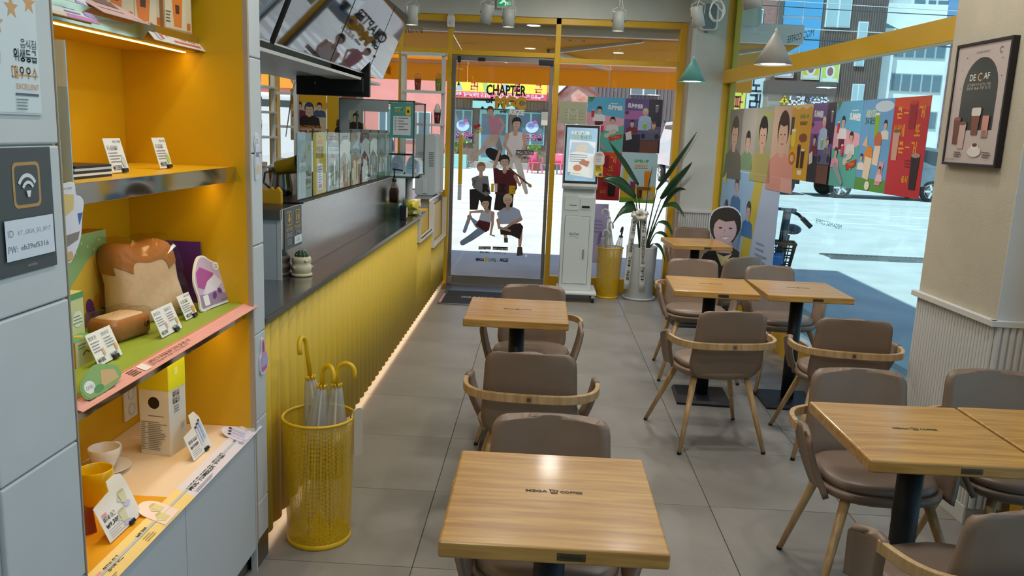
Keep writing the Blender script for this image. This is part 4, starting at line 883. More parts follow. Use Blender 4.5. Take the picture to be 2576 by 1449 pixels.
diecut('wall_sticker', 'white die-cut sign high on the narrow tiled wall end', (WX+0.001, 2.64, 1.362), Y, Z, pts4, '#dcdfe6', lambda P: P.poly(shrink(pts4, 0.9), '#d6d6e6').ell(0.02, 0.125, 0.014, 0.016, '#e8e8ee').lines(0.01, 0.03, 0.13, 3, 0.006, 0.0025, '#8a8fa0').rect(0.006, 0.075, 0.034, 0.09, '#8f8a96').poly([(0.008, 0.02), (0.03, 0.02), (0.034, 0.045), (0.012, 0.05)], '#d8c294'), thick=0.004, cat='sticker')
pts5 = lumpy([(0.0, 0.0), (0.05, 0.0), (0.07, 0.03), (0.055, 0.065), (0.04, 0.075), (0.03, 0.12), (0.012, 0.12), (0.006, 0.075), (-0.006, 0.05)])
diecut('wall_sticker', 'small pink and lilac die-cut sign low on the narrow wall end', (WX+0.001, 2.655, 0.70), Y, Z, pts5, '#e2dce0', lambda P: P.poly(shrink(pts5, 0.88), '#cf9fc6').poly([(0.004, 0.01), (0.055, 0.012), (0.056, 0.05), (0.012, 0.055)], '#a9b6de').rect(0.004, 0.008, 0.055, 0.022, '#c66aa0').poly([(0.012, 0.075), (0.032, 0.075), (0.024, 0.115), (0.014, 0.11)], '#b8508c'), thick=0.006, cat='sticker')
# ================================================================ serving counter
sc = thing('service_counter', 'long serving counter with a yellow fluted front', 'counter', (-1.0, 5.4, 0))
bx('core', M_yel, -1.09, -0.975, 2.73, 8.1, 0.12, 0.865, parent=sc)
bx('plinth', mat('warm_white_plinth', '#d6c6ae', 0.6), -1.2, -1.05, 2.73, 8.1, 0.0, 0.12, parent=sc)
_fl = None
for i in range(51):
    y = 2.735+0.105*i; z1 = 0.868
    if 6.28 < y+0.05 < 7.12: z1 = 0.655
    if 7.12 <= y+0.05 < 8.06: z1 = 0.50
    pr_ = [Vector((-0.976, 0.001+0.103*a, 0))+X*b for a, b in ((0, 0), (0.02, 0.012), (0.14, 0.022), (0.34, 0.029), (0.5, 0.031), (0.66, 0.029), (0.86, 0.022), (0.98, 0.012), (1, 0))]
    key = z1
    if _fl is None: _fl = {}
    if key not in _fl:
        o = MB().loft([[q+Z*0.055 for q in pr_], [q+Z*z1 for q in pr_]], sm=True).build('flute', M_yflute, sc); o.location = Vector((0, y, 0))-sc.location; _fl[key] = o
    else:
        o = bpy.data.objects.new('flute', _fl[key].data); C.objects.link(o); o.parent = sc; o.location = Vector((0, y, 0))-sc.location
bx('under_led', mat('warm_led_soft', '#ffdca8', 0.5, emit=2.5, ecol='#ffd39a'), -1.03, -1.0, 2.8, 8.05, 0.112, 0.119, parent=sc)
_l = bpy.data.lights.new('plinth_light', 'AREA'); _l.shape = 'RECTANGLE'; _l.size = 0.03; _l.size_y = 5.2; _l.energy = 4; _l.color = (1.0, 0.82, 0.58)
_o = bpy.data.objects.new('plinth_light', _l); C.objects.link(_o); _o.parent = sc; _o.location = Vector((-1.0, 5.42, 0.108))-sc.location
wt = thing('steel_worktop', 'stainless steel counter top with a tall backsplash and ledge', 'worktop', (-1.0, 4.5, 0.87))
bx('worktop', M_steel, -1.6, -0.934, 2.722, 6.63, 0.866, 0.883, parent=wt)
bx('front_edge', M_steel2, -0.936, -0.928, 2.722, 6.63, 0.862, 0.8835, parent=wt, bevel=0.001)
bx('backsplash', M_steel, -1.105, -1.097, 3.42, 6.63, 0.883, 1.188, parent=wt)
bx('seam', M_steel2, -1.097, -1.094, 3.45, 6.3, 0.883, 0.886, parent=wt)
bx('ledge', M_blk, -1.25, -1.085, 3.70, 5.95, 1.188, 1.1945, parent=wt, bevel=0.001)
bx('ledge_edge', M_wmetal, -1.0855, -1.0835, 3.70, 5.95, 1.1895, 1.193, parent=wt)
bx('upper_deck', mat('dark_deck', '#2c2d2e', 0.3), -2.1, -1.105, 3.42, 6.3, 1.15, 1.187, parent=wt)
bx('end_panel', M_cab, -1.6, -1.105, 3.415, 3.425, 0.883, 1.145, parent=wt)
bx('end_panel_edge', M_white, -1.116, -1.097, 3.412, 3.42, 0.883, 1.15, parent=wt)
bx('deck_edge', M_steel2, -1.6, -1.097, 3.40, 3.425, 1.145, 1.187, parent=wt, bevel=0.001)
t = thing('direction_sign', 'dark RETURN and TOILET sign on the steel backsplash', 'sign', (-1.097, 3.57, 1.0))
bx('plate', mat('dark_grey_sign', '#4b5154'), -1.0965, -1.094, 3.45, 3.70, 1.005, 1.184, parent=t)
P = Print(); w, h = 0.25, 0.179
for k, (x, nm, sub) in enumerate(((0.065, 'RETURN', '컵반납대'), (0.185, 'TOILET', '화장실'))):
    P.rr(x-0.032, 0.105, x+0.032, 0.165, 0.006, '#c9a24a').rr(x-0.028, 0.109, x+0.028, 0.161, 0.004, '#3c4246')
    if k == 0: P.rect(x-0.009, 0.132, x+0.009, 0.156, '#c9a24a').poly([(x-0.02, 0.134), (x+0.02, 0.134), (x, 0.112)], '#c9a24a')
    else:
        for a in (-0.013, 0.013): P.ell(x+a, 0.150, 0.006, 0.006, '#c9a24a', 10).poly([(x+a-0.009, 0.142), (x+a+0.009, 0.142), (x+a+0.005, 0.114), (x+a-0.005, 0.114)], '#c9a24a')
    P.text(nm, x, 0.080, 0.016, '#c9a24a', w=0.085, align='c', bold=0.01).text(sub, x, 0.056, 0.014, '#b9bdc0', w=0.07, align='c')
P.lines(0.03, 0.1, 0.04, 3, 0.009, 0.004, '#8f9498').rect(0.13, 0.012, 0.24, 0.048, '#d4dde6').text('2층', 0.185, 0.022, 0.014, '#7a8aa0', w=0.05, align='c')
P.build('sign_print', t, (-1.094, 3.45, 1.005), Y, Z)
# --- clear sleeves with notices along the ledge
M_acry = glass('acrylic', '#eef4f2', 0.06)
sleeves = [('first clear sleeve on the ledge, holding the star graded hygiene notice', 0), ('second clear sleeve, holding a yellow notice', 1), ('third clear sleeve on the ledge with a pale print', 2), ('fourth clear sleeve on the ledge with a pale print', 3),
           ('fifth clear sleeve on the ledge, showing beige drinks', 4), ('sixth clear sleeve on the ledge, dark red print', 5), ('seventh clear sleeve on the ledge with an orange cup', 6), ('eighth clear sleeve on the ledge, with green at its foot', 7), ('last clear sleeve on the ledge, nearest the glass display case', 8)]
bgc = ['#bfd0d2', '#dcc75e', '#cdd2d0', '#d6dadb', '#b9ab93', '#8a5a58', '#b3a79a', '#a3a898', '#d8dad8']
for lb, i in sleeves:
    y = 3.742+0.266*i; t = thing('acrylic_sleeve', lb, 'menu sleeve', (-1.129, y, 1.195), group='clear notice sleeves along the ledge')
    bx('sleeve', M_acry, -1.131, -1.122, y, y+0.252, 1.1945, 1.512, parent=t)
    bx('notice', thin('notice_'+bgc[i], bgc[i], 0.35), -1.128, -1.1265, y+0.006, y+0.246, 1.20, 1.507, parent=t)
    P = Print(); w, h = 0.24, 0.307
    if i == 0:
        P.poly([(0.0, 0.20), (0.06, 0.25), (0.12, 0.27), (w, 0.27), (w, h), (0, h)], '#8fa3ae').rect(0.02, 0.0, 0.05, 0.16, '#a9bac0').ell(0.045, 0.17, 0.03, 0.045, '#a9bac0')
        for a, b in ((0.20, 0.24), (0.13, 0.205), (0.075, 0.165)): P.star(a, b, 0.024, '#a89a78')
        P.text('음식점', 0.22, 0.135, 0.014, '#66727a', align='r').text('위생등급', 0.225, 0.105, 0.02, '#4a565e', w=0.085, align='r', bold=0.02).text('매우우수', 0.225, 0.065, 0.02, '#77706a', w=0.09, align='r', bold=0.02).text('EXCELLENT', 0.225, 0.04, 0.012, '#88847c', w=0.085, align='r')
    elif i == 1:
        P.text('MGC', 0.12, 0.285, 0.008, '#6a5a20', align='c').rect(0.08, 0.255, 0.17, 0.27, '#d87a5a').text('주문 및 결제', 0.12, 0.215, 0.020, '#4a3f18', w=0.13, align='c', bold=0.02).text('안내드려요', 0.12, 0.185, 0.020, '#4a3f18', w=0.14, align='c', bold=0.02).rr(0.07, 0.025, 0.17, 0.155, 0.01, '#d9dbe8').lines(0.085, 0.155, 0.135, 9, 0.013, 0.006, '#77708a').rect(0.09, 0.035, 0.15, 0.05, '#c2607a')
    else:
        random.seed(40+i); cs = ['#e4e8e8', '#9aa8b0', '#c2ccd0', '#7d8a80', '#b08a70', '#e0d2b4']
        P.poly([(0, 0.16), (0.1, 0.2), (w, 0.14), (w, 0.26), (0.12, 0.28), (0, 0.24)], cs[i % 3]).poly([(0.04, 0), (0.2, 0), (0.18, 0.13), (0.07, 0.15)], cs[(i+1) % 6])
        for k in range(4): P.rr(0.03+0.05*k, 0.03+0.02*(k % 2), 0.06+0.05*k, 0.10+0.03*(k % 3), 0.008, cs[(i*k+k) % 6])
        P.lines(0.05, 0.19, 0.285, 2, 0.014, 0.006, '#8a9294')
        if i == 6: P.rr(0.13, 0.05, 0.17, 0.10, 0.01, '#d58a2a')
        if i == 7: P.rect(0, 0, w, 0.04, '#5a7a58')
    P.build('notice_print', t, (-1.1265, y+0.006, 1.20), Y, Z)
    if i < 8: MB().tube([Vector((-1.124, y+0.259, 1.51)), Vector((-1.118, y+0.259, 1.518)), Vector((-1.128, y+0.259, 1.524))], 0.003, n=6).build('clip', M_blk, t, world=True)
# --- small things on the worktop
t = thing('cactus_pot', 'cream bird-shaped pot with a small round cactus on the counter', 'potted cactus', (-1.05, 3.545, 0.883), math.radians(-50))
M_cream = mat('cream_ceramic', '#d8cba8', 0.25, coat=0.3)
MB().lathe([(0.001, 0), (0.044, 0), (0.047, 0.004), (0.047, 0.012), (0.044, 0.014), (0.001, 0.01)], n=32).build('saucer', M_cream, t)
MB().lathe([(0.001, 0.012), (0.034, 0.012), (0.043, 0.022), (0.046, 0.036), (0.043, 0.05), (0.038, 0.056), (0.042, 0.064), (0.043, 0.076), (0.040, 0.086), (0.036, 0.088), (0.033, 0.084), (0.001, 0.078)], n=32).build('pot', M_cream, t)
MB().ball((0.047, 0, 0.073), 0.007, 10, sx=1.6, sz=0.6).build('beak', mat('beak_white', '#e6e2d4', 0.3), t)
for s in (-1, 1): MB().ball((0.012, s*0.043, 0.040), 0.012, 10, sx=1.3, sy=0.35, sz=0.5).build('wing', M_cream, t)
mb = MB(); rr = []
for j in range(9):
    a = PI/2*j/8; rr.append([Vector((math.cos(2*PI*k/40)*0.029*math.cos(a)**0.7*(1+0.10*math.cos(10*2*PI*k/40)), math.sin(2*PI*k/40)*0.029*math.cos(a)**0.7*(1+0.10*math.cos(10*2*PI*k/40)), 0.08+0.036*math.sin(a))) for k in range(40)])
mb.loft(rr); mb.build('cactus', mat('cactus_green', '#23402c', 0.6, noise=0.15, scale=80), t)
mb = MB()
for j in range(4):
    for k in range(10):
        a = PI/2*(j+0.6)/4.5; th = 2*PI*k/10; mb.ball((math.cos(th)*0.032*math.cos(a)**0.7, math.sin(th)*0.032*math.cos(a)**0.7, 0.08+0.038*math.sin(a)), 0.0022, 6)
o = mb.build('spine_tufts', mat('tuft_white', '#c9cfc0', 0.8), t); o['kind'] = 'stuff'
def acrylic_box(name, label, x0, x1, y0, y1, z0, z1, th=0.004):
    t = thing(name, label, 'holder', ((x0+x1)/2, (y0+y1)/2, z0)); mb = MB()
    bx('floor_sheet', M_acry, x0, x1, y0, y1, z0, z0+th, parent=t)
    for b in ((x0, x0+th, y0, y1), (x1-th, x1, y0, y1), (x0+th, x1-th, y0, y0+th), (x0+th, x1-th, y1-th, y1)): bx('side_sheet', M_acry, *b, z0+th, z1, parent=t)
    return t
acrylic_box('acrylic_box', 'clear acrylic box on the far end of the steel counter', -1.085, -1.005, 5.78, 5.86, 0.884, 1.015)
acrylic_box('acrylic_box', 'clear acrylic box right of the pump bottle, behind the first one', -1.09, -0.99, 6.0, 6.1, 0.884, 1.015)
M_syrup = mat('dark_syrup', '#3a2018', 0.25)
t = thing('pump_bottle', 'dark syrup bottle with a black pump standing on the acrylic box', 'bottle', (-1.05, 5.82, 1.017))
MB().loft([[Vector((x*k, y*k, z)) for x, y in rrect(-0.034, -0.034, 0.034, 0.034, 0.008)] for z, k in ((0, 0.95), (0.004, 1), (0.085, 1), (0.115, 0.7), (0.14, 0.36), (0.155, 0.33))]).build('bottle', glass('bottle_clear', '#d9d2c8', 0.06), t)
MB().loft([[Vector((x*k, y*k, z)) for x, y in rrect(-0.030, -0.030, 0.030, 0.030, 0.008)] for z, k in ((0.004, 0.98), (0.08, 1), (0.104, 0.75))]).build('syrup', M_syrup, t)
mb = MB().cyl((0, 0, 0.15), (0, 0, 0.175), 0.017, 0.014, n=14).cyl((0, 0, 0.175), (0, 0, 0.235), 0.005, n=10); mb.bar((-0.012, 0, 0.24), (0.06, 0, 0.232), 0.014, 0.010); mb.build('pump', M_blk, t)
t = thing('napkin_box', 'black napkin box on the counter between the acrylic boxes', 'box', (-1.0, 5.95, 0.883))
MB().box(-0.03, 0.02, -0.02, 0.045, 0, 0.105).build('shell', M_blk, t, bevel=0.004)
MB().box(0.0195, 0.0215, -0.012, 0.037, 0.02, 0.09).build('slot_plate', M_wmetal, t)
t = thing('card_reader', 'black slanted card terminal in front of the glass display case', 'card terminal', (-1.03, 6.35, 1.0))
MB().prism([(0, 0.0), (0.18, 0.0), (0.18, 0.03), (0.0, 0.075)], (-0.09, -0.06, 0.17), X, Z, -Y, -0.12).build('head', M_blk, t, bevel=0.004)
MB().cyl((0, 0, 0.0), (0, 0, 0.172), 0.028, n=14).build('stalk', M_wplas, t)
MB().cyl((0, 0, -0.117), (0, 0, 0.0), 0.045, n=18).build('stalk_base', M_wplas, t)
for k, (y, lb, c, c2) in enumerate(((6.28, 'yellow snack pouch lying at the end of the counter', '#d6c21a', '#4a5a14'), (6.43, 'clear snack pouch behind the yellow one', '#cfcac4', '#8f857c'))):
    t = thing('snack_pouch', lb, 'pouch', (-0.985, y, 0.884), math.radians(20+30*k), 'snack pouches at the counter end')
    rr = []
    for j in range(9):
        v = j/8; w_ = 0.05*(1-0.15*math.sin(PI*v)); d_ = 0.004+0.026*math.sin(PI*min(1, v*1.05))
        rr.append([Vector((w_*math.cos(2*PI*i/18), d_*math.sin(2*PI*i/18)*(1+0.15*math.sin(5*i+j)), 0.002+0.115*v)) for i in range(18)])
    MB().loft(rr).build('pouch', mat('pouch_'+c, c, 0.25), t)
    P = Print(); P.poly([(0.01, 0.05), (0.06, 0.07), (0.08, 0.055), (0.05, 0.045)], c2).rect(0.02, 0.015, 0.05, 0.035, '#dcdcd4').star(0.065, 0.08, 0.012, c2); P.build('pouch_print', t, (0.045, -0.028, 0), Vector((-1, -0.1, 0)), Z, world=False)
# --- framed bins let into the counter end
for lb, y0, y1, z0, z1, in (('steel framed tray opening holding straws and cup lids', 6.32, 7.10, 0.665, 0.93), ('wider grey framed opening next to the entrance door', 7.13, 8.04, 0.51, 0.892)):
    t = thing('counter_bin', lb, 'bin', (-0.95, (y0+y1)/2, z0), group='framed openings at the counter end')
    for b in ((y0, y0+0.02, z0, z1), (y1-0.02, y1, z0, z1), (y0+0.02, y1-0.02, z0, z0+0.02)): bx('frame', M_wmetal, -0.97, -0.928, b[0], b[1], b[2], b[3], parent=t, bevel=0.001)
    bx('back_sheet', mat('grey_sheet', '#8a9092', 0.4), -1.16, -1.155, y0, y1, z0, z1, parent=t); bx('bottom_sheet', M_steel2, -1.155, -0.97, y0, y1, z0, z0+0.006, parent=t)
    bx('side_sheet', mat('grey_sheet', '#8a9092'), -1.155, -0.97, y0, y0+0.004, z0, z1, parent=t); bx('side_sheet', mat('grey_sheet', '#8a9092'), -1.155, -0.97, y1-0.004, y1, z0, z1, parent=t)
for i, (y, z) in enumerate(((6.42, 0.672), (6.58, 0.672), (6.74, 0.672), (6.9, 0.672))):
    t = thing('straw_bag', ('first', 'second', 'third', 'last')[i]+' clear bag of straws in the framed tray, counted from the counter', 'bag', (-1.03, y, z), 0.4*i, 'bags of straws in the framed tray'); rr = []
    for j in range(7):
        v = j/6; rr.append([Vector((0.05*math.cos(2*PI*k/14)*(1-0.2*v), 0.045*math.sin(2*PI*k/14)*(1-0.3*v)+0.01*math.sin(k+j), 0.17*v)) for k in range(14)])
    MB().loft(rr).build('bag', mat('frosted_bag', '#b9bcbc', 0.3), t)
    for a in (-0.02, 0.0, 0.022): MB().cyl((a, 0.01, 0.16), (a*1.4, 0.02, 0.215), 0.0035, n=6).build('straw', M_blk, t)
bx('tray_lip', mat('checker_black', '#1d1e20', 0.5), -0.932, -0.928, 6.4, 7.0, 0.69, 0.70, parent=sc)
# --- glass display case
M_gedge = mat('glass_edge_green', '#46605a', 0.25)
t = thing('display_case', 'glass goods case with a teal notice at the end of the counter', 'display case', (-1.2, 6.3, 1.0))
cx0, cx1, cy0, cy1, cz0, cz1 = -1.486, -0.945, 6.0, 6.55, 1.19, 1.735
bx('base', M_cab, cx0, -1.1, cy0+0.08, cy1, 0.883, cz0, parent=t)
for x in (cx0, cx1):
    for y in (cy0, cy1): bx('edge_post', M_gedge, x-0.006, x+0.006, y-0.006, y+0.006, cz0, cz1, parent=t)
for z in (cz0, cz1):
    for y in (cy0, cy1): bx('edge_rail', M_gedge, cx0-0.006, cx1+0.006, y-0.006, y+0.006, z-0.006, z+0.006, parent=t)
bx('glass_top', M_acry, cx0, cx1, cy0, cy1, cz1, cz1+0.005, parent=t); bx('glass_side', M_acry, cx1-0.004, cx1, cy0, cy1, cz0, cz1, parent=t); bx('glass_front', M_acry, cx0, cx1, cy0, cy0+0.004, cz0, cz1, parent=t)
bx('inner_shelf', M_acry, cx0, cx1, cy0+0.02, cy1, 1.355, 1.361, parent=t); bx('shelf_rail', M_blk, cx0, cx1, cy0+0.012, cy0+0.02, 1.35, 1.362, parent=t)
g = mat('case_grey', '#9aa5a6', 0.4)
for b in ((cx0, cx0+0.07, 1.50, cz1), (cx0+0.07, -1.13, 1.655, cz1), (cx0+0.07, -1.13, 1.50, 1.525)): bx('grey_panel', g, b[0], b[1], cy0-0.012, cy0-0.004, b[2], b[3], parent=t)
bx('base_shelf', M_cab, cx0, cx1, cy0+0.01, cy1, cz0, cz0+0.01, parent=t)
t2 = thing('teal_notice', 'teal order guide stuck on the display case glass', 'notice', (-1.03, cy0, 1.5))
bx('sheet', mat('teal_sheet', '#4f9a90', 0.5), -1.115, -0.95, cy0-0.018, cy0-0.016, 1.475, 1.725, parent=t2)
P = Print(); P.rect(0.022, 0.02, 0.15, 0.155, '#d5dade').text('메가오더', 0.03, 0.185, 0.020, '#d8c23a', w=0.085, bold=0.02).lines(0.03, 0.10, 0.212, 1, 0.01, 0.005, '#bfe0da').rr(0.112, 0.16, 0.148, 0.225, 0.006, '#e0c23a').rect(0.122, 0.18, 0.138, 0.20, '#3a3428')
for i in range(5): P.rect(0.06, 0.138-0.02*i, 0.06+0.07*(1-0.4*(i % 2)), 0.143-0.02*i, '#6a7478').ell(0.04, 0.140-0.02*i, 0.006, 0.006, '#9ab0b0', 8)
P.build('notice_print', t2, (-1.115, cy0-0.018, 1.475), X, Z)
for i, (x, z, c, s) in enumerate(((-1.32, 1.362, '#6fa6dc', 1), (-1.22, 1.362, '#9db0dc', 0.9), (-1.16, 1.201, '#c9c3e4', 1.1), (-1.04, 1.201, '#b7c6ea', 1.1))):
    pp = [(a*s, b*s) for a, b in lumpy([(0, 0), (0.09, 0), (0.10, 0.06), (0.075, 0.12), (0.03, 0.125), (0.0, 0.07)])]
    diecut('die_cut_standee', ('blue', 'pale blue', 'lilac', 'pale lilac')[i]+(' card stand on the upper' if i < 2 else ' card stand on the lower')+' shelf inside the glass display case', (x, 6.25, z), X, Vector((0, 0.15, 1)), pp, '#e3e6ee', lambda P, c=c, pp=pp: P.poly(shrink(pp, 0.86), c).lines(0.02, 0.07, 0.07, 3, 0.014, 0.005, '#7080a0'), thick=0.004)
# --- water dispenser on its steel cabinet
t = thing('dispenser_cabinet', 'grey steel cabinet under the white dispenser, beside the entrance', 'cabinet', (-1.05, 7.6, 0))
bx('body', M_steel2, -1.42, -0.99, 7.1, 8.1, 0.12, 0.925, parent=t, bevel=0.003); bx('top', M_steel, -1.43, -0.97, 7.08, 8.12, 0.925, 0.945, parent=t, bevel=0.002)
t = thing('water_dispenser', 'white rounded water dispenser with side vents by the entrance window', 'dispenser', (-1.05, 7.62, 0.945))
mb = MB(); pr2 = rrect(-0.105, 0.0, 0.085, 0.56, 0.035, 5); mb.prism(pr2, (0, 0.15, 0), X, Z, -Y, 0.32); mb.build('body', mat('dispenser_white', '#b9c4c6', 0.35), t, bevel=0.006)
for k in (0, 1):
    for i in range(8): MB().box(-0.075+0.095*k, -0.03+0.095*k, -0.1735, -0.1715, 0.27+0.017*i, 0.276+0.017*i).build('vent_slot', mat('vent_grey', '#77868a', 0.5), t)
MB().box(-0.035, 0.005, -0.176, -0.1715, 0.02, 0.15).build('tap_recess', M_cab, t, bevel=0.002)
# --- bulkhead with menu screens over the counter
bk = tag(thing('trim_2', 'white bulkhead carrying the menu screens above the counter', 'bulkhead', (-1.5, 4.4, 1.84)), kind='structure')
bx('bulkhead_box', M_wmetal, -1.85, -1.42, 2.73, 6.12, 1.86, 2.95, parent=bk); bx('bulkhead_lip', M_wmetal, -1.42, -1.215, 2.73, 6.12, 1.845, 1.862, parent=bk, bevel=0.002)
M_screen = mat('glossy_screen', '#5c5d60', 0.03, metal=1.0, bump=0.008, bscale=2.5)
TU = Vector((0.186, 0, 0.444)).normalized(); TN = Y.cross(TU)
def menu_screen(label, y0, y1):
    t = thing('menu_screen', label, 'screen', (-1.2, (y0+y1)/2, 1.88), group='glossy menu screens over the counter')
    O = Vector((-1.2, y0, 1.885)); w = y1-y0; h = 0.49
    MB().prism([(0, 0), (w, 0), (w, h), (0, h)], O-TN*0.045, Y, TU, TN, 0.043).build('housing', mat('screen_housing', '#2b2622', 0.5), t, world=True, bevel=0.002)
    MB().prism([(0.006, 0.010), (w-0.006, 0.010), (w-0.006, h-0.006), (0.006, h-0.006)], O-TN*0.002, Y, TU, TN, 0.003).build('display', M_screen, t, world=True)
    MB().prism([(0, 0), (w, 0), (w, 0.009), (0, 0.009)], O-TN*0.002, Y, TU, TN, 0.005).build('lower_bezel', M_steel, t, world=True)
    return t
menu_screen('menu screen over the counter nearest us, cut by the tiled wall', 2.68, 3.60)
menu_screen('wide menu screen mirroring the street, second from us', 3.66, 4.61)
menu_screen('wide menu screen mirroring the street, third from us', 4.615, 5.565)
menu_screen('narrow end menu screen nearest the entrance', 5.57, 6.11)
t = thing('hanging_monitor', 'black monitor seen from behind, hung under the menu bulkhead', 'monitor', (-1.41, 5.55, 1.74))
bx('panel', M_blk, -1.655, -1.165, 5.50, 5.535, 1.738, 2.0, parent=t, bevel=0.004); bx('rear_hump', M_black, -1.52, -1.2, 5.47, 5.50, 1.76, 1.86, parent=t, bevel=0.008)
bx('arm', M_blk, -1.44, -1.38, 5.50, 5.6, 1.95, 2.1, parent=t)
P = Print(); P.rect(0.075, 0.135, 0.125, 0.20, '#c9c8b4').ell(0.10, 0.175, 0.018, 0.012, '#7fae5a').lines(0.08, 0.12, 0.158, 2, 0.01, 0.003, '#7a7a6a').poly([(0.12, 0.075), (0.135, 0.07), (0.165, 0.125), (0.15, 0.135)], '#c9c6bc').rect(0.012, 0.215, 0.02, 0.25, '#c9c6bc'); P.build('sticker_print', t, (-1.655, 5.4995, 1.738), X, Z)
# --- work area behind the counter
t = thing('back_counter', 'dark topped work bench behind the serving counter', 'counter', (-2.4, 5.5, 0))
bx('body', M_cab, -2.75, -2.05, 4.6, 8.1, 0.0, 0.90, parent=t); bx('bench_top', M_steel, -2.8, -2.0, 4.55, 8.12, 0.90, 0.93, parent=t)
t = thing('steel_pitcher', 'polished steel milk pitcher on the dark deck behind the first sleeve', 'pitcher', (-1.32, 4.12, 1.187))
MB().lathe([(0.001, 0), (0.05, 0), (0.055, 0.01), (0.056, 0.05), (0.046, 0.10), (0.05, 0.135), (0.056, 0.14), (0.048, 0.136), (0.043, 0.10), (0.05, 0.05), (0.001, 0.01)], n=28).build('jug', M_steel, t); MB().tube([Vector((-0.05, 0, 0.12)), Vector((-0.085, 0, 0.11)), Vector((-0.09, 0, 0.06)), Vector((-0.055, 0, 0.03))], 0.006, n=8).build('handle', M_steel, t)
def takeaway_cup(label, loc, col, lid, h=0.12, tilt=0):
    t = thing('takeaway_cup', label, 'cup', loc); t.rotation_euler = (0, math.radians(tilt), 0)
    MB().lathe([(0.001, 0), (0.03, 0), (0.032, 0.004), (0.043, h), (0.044, h+0.004)], n=24).build('cup_wall', mat('cup_'+col, col, 0.4), t)
    MB().lathe([(0.046, h), (0.047, h+0.008), (0.042, h+0.012), (0.03, h+0.022), (0.001, h+0.024)], n=24).build('lid', lid, t); return t
takeaway_cup('orange drink cup on the dark deck behind the counter', (-1.42, 4.35, 1.188), '#d9841c', M_wplas)
takeaway_cup('yellow printed cup held tilted by the hand behind the counter', (-1.30, 3.98, 1.33), '#c9a21a', M_blk, 0.11, 78)
t = thing('tamper', 'wooden handled tamper by the end of the dark deck', 'tamper', (-1.30, 3.62, 1.187)); MB().lathe([(0.001, 0), (0.02, 0), (0.02, 0.012), (0.008, 0.016), (0.009, 0.03), (0.016, 0.045), (0.012, 0.065), (0.001, 0.07)], n=20).build('handle', M_beech, t)
t = thing('napkin_holder', 'yellow card holder with notches on the dark deck', 'holder', (-1.22, 3.70, 1.187)); MB().prism([(0, 0), (0.09, 0), (0.09, 0.055), (0.075, 0.075), (0.06, 0.055), (0.045, 0.075), (0.03, 0.055), (0.0, 0.07)], (-0.05, 0, 0), X, Z, -Y, 0.03).build('card', mat('holder_yellow', '#d2a01e', 0.5), t)
# hand of the person behind the counter
M_skin = mat('skin', '#b98e74', 0.55, noise=0.05, scale=30)
t = thing('person', 'hand and forearm of a person reaching past the tiled wall behind the counter', 'person', (-1.55, 4.0, 1.187))
_v, _e, _rad = [], [], []
def chain(pts, rads, root=None):
    global _v, _e, _rad
    prev = root
    for p, r in zip(pts, rads):
        _v.append(tuple(p)); _rad.append(r); k = len(_v)-1
        if prev is not None: _e.append((prev, k))
        prev = k
    return prev
# forearm comes from lower left, hand points to +x
w_ = chain([(-0.36, 0.02, 0.02), (-0.22, 0.0, 0.10), (-0.11, -0.01, 0.16), (-0.06, -0.01, 0.185)], [0.042, 0.036, 0.026, 0.024])
k0 = chain([(-0.02, -0.012, 0.20), (0.02, -0.012, 0.212)], [0.028, 0.026], w_)
for (y_, L_, up) in ((0.026, 0.062, 0.010), (0.009, 0.074, 0.004), (-0.010, 0.070, -0.004), (-0.028, 0.055, -0.012)):
    chain([(0.045, y_-0.012, 0.218+up*0.3), (0.045+L_*0.5, y_-0.012, 0.225+up), (0.045+L_*0.82, y_-0.012, 0.224+up*1.2), (0.045+L_, y_-0.012, 0.219+up*1.4)], [0.0095, 0.0085, 0.0078, 0.006], k0)
chain([(0.0, 0.018, 0.222), (0.03, 0.030, 0.245), (0.06, 0.032, 0.256)], [0.012, 0.0095, 0.007], k0-1)
me = bpy.data.meshes.new('hand'); me.from_pydata(_v, _e, []); ho = bpy.data.objects.new('hand', me); C.objects.link(ho); ho.parent = t
sk = ho.modifiers.new('Skin', 'SKIN'); sk.use_smooth_shade = True
for i, r in enumerate(_rad): me.skin_vertices[0].data[i].radius = (r, r)
me.skin_vertices[0].data[0].use_root = True; me.materials.append(M_skin)
sb = ho.modifiers.new('Sub', 'SUBSURF'); sb.levels = 1; sb.render_levels = 2
MB().tube([Vector((-0.40, 0.03, 0.0)), Vector((-0.30, 0.015, 0.055)), Vector((-0.20, 0.0, 0.115))], [0.06, 0.055, 0.048], n=14).build('sleeve', mat('dark_sleeve', '#2b2c30', 0.9), t)
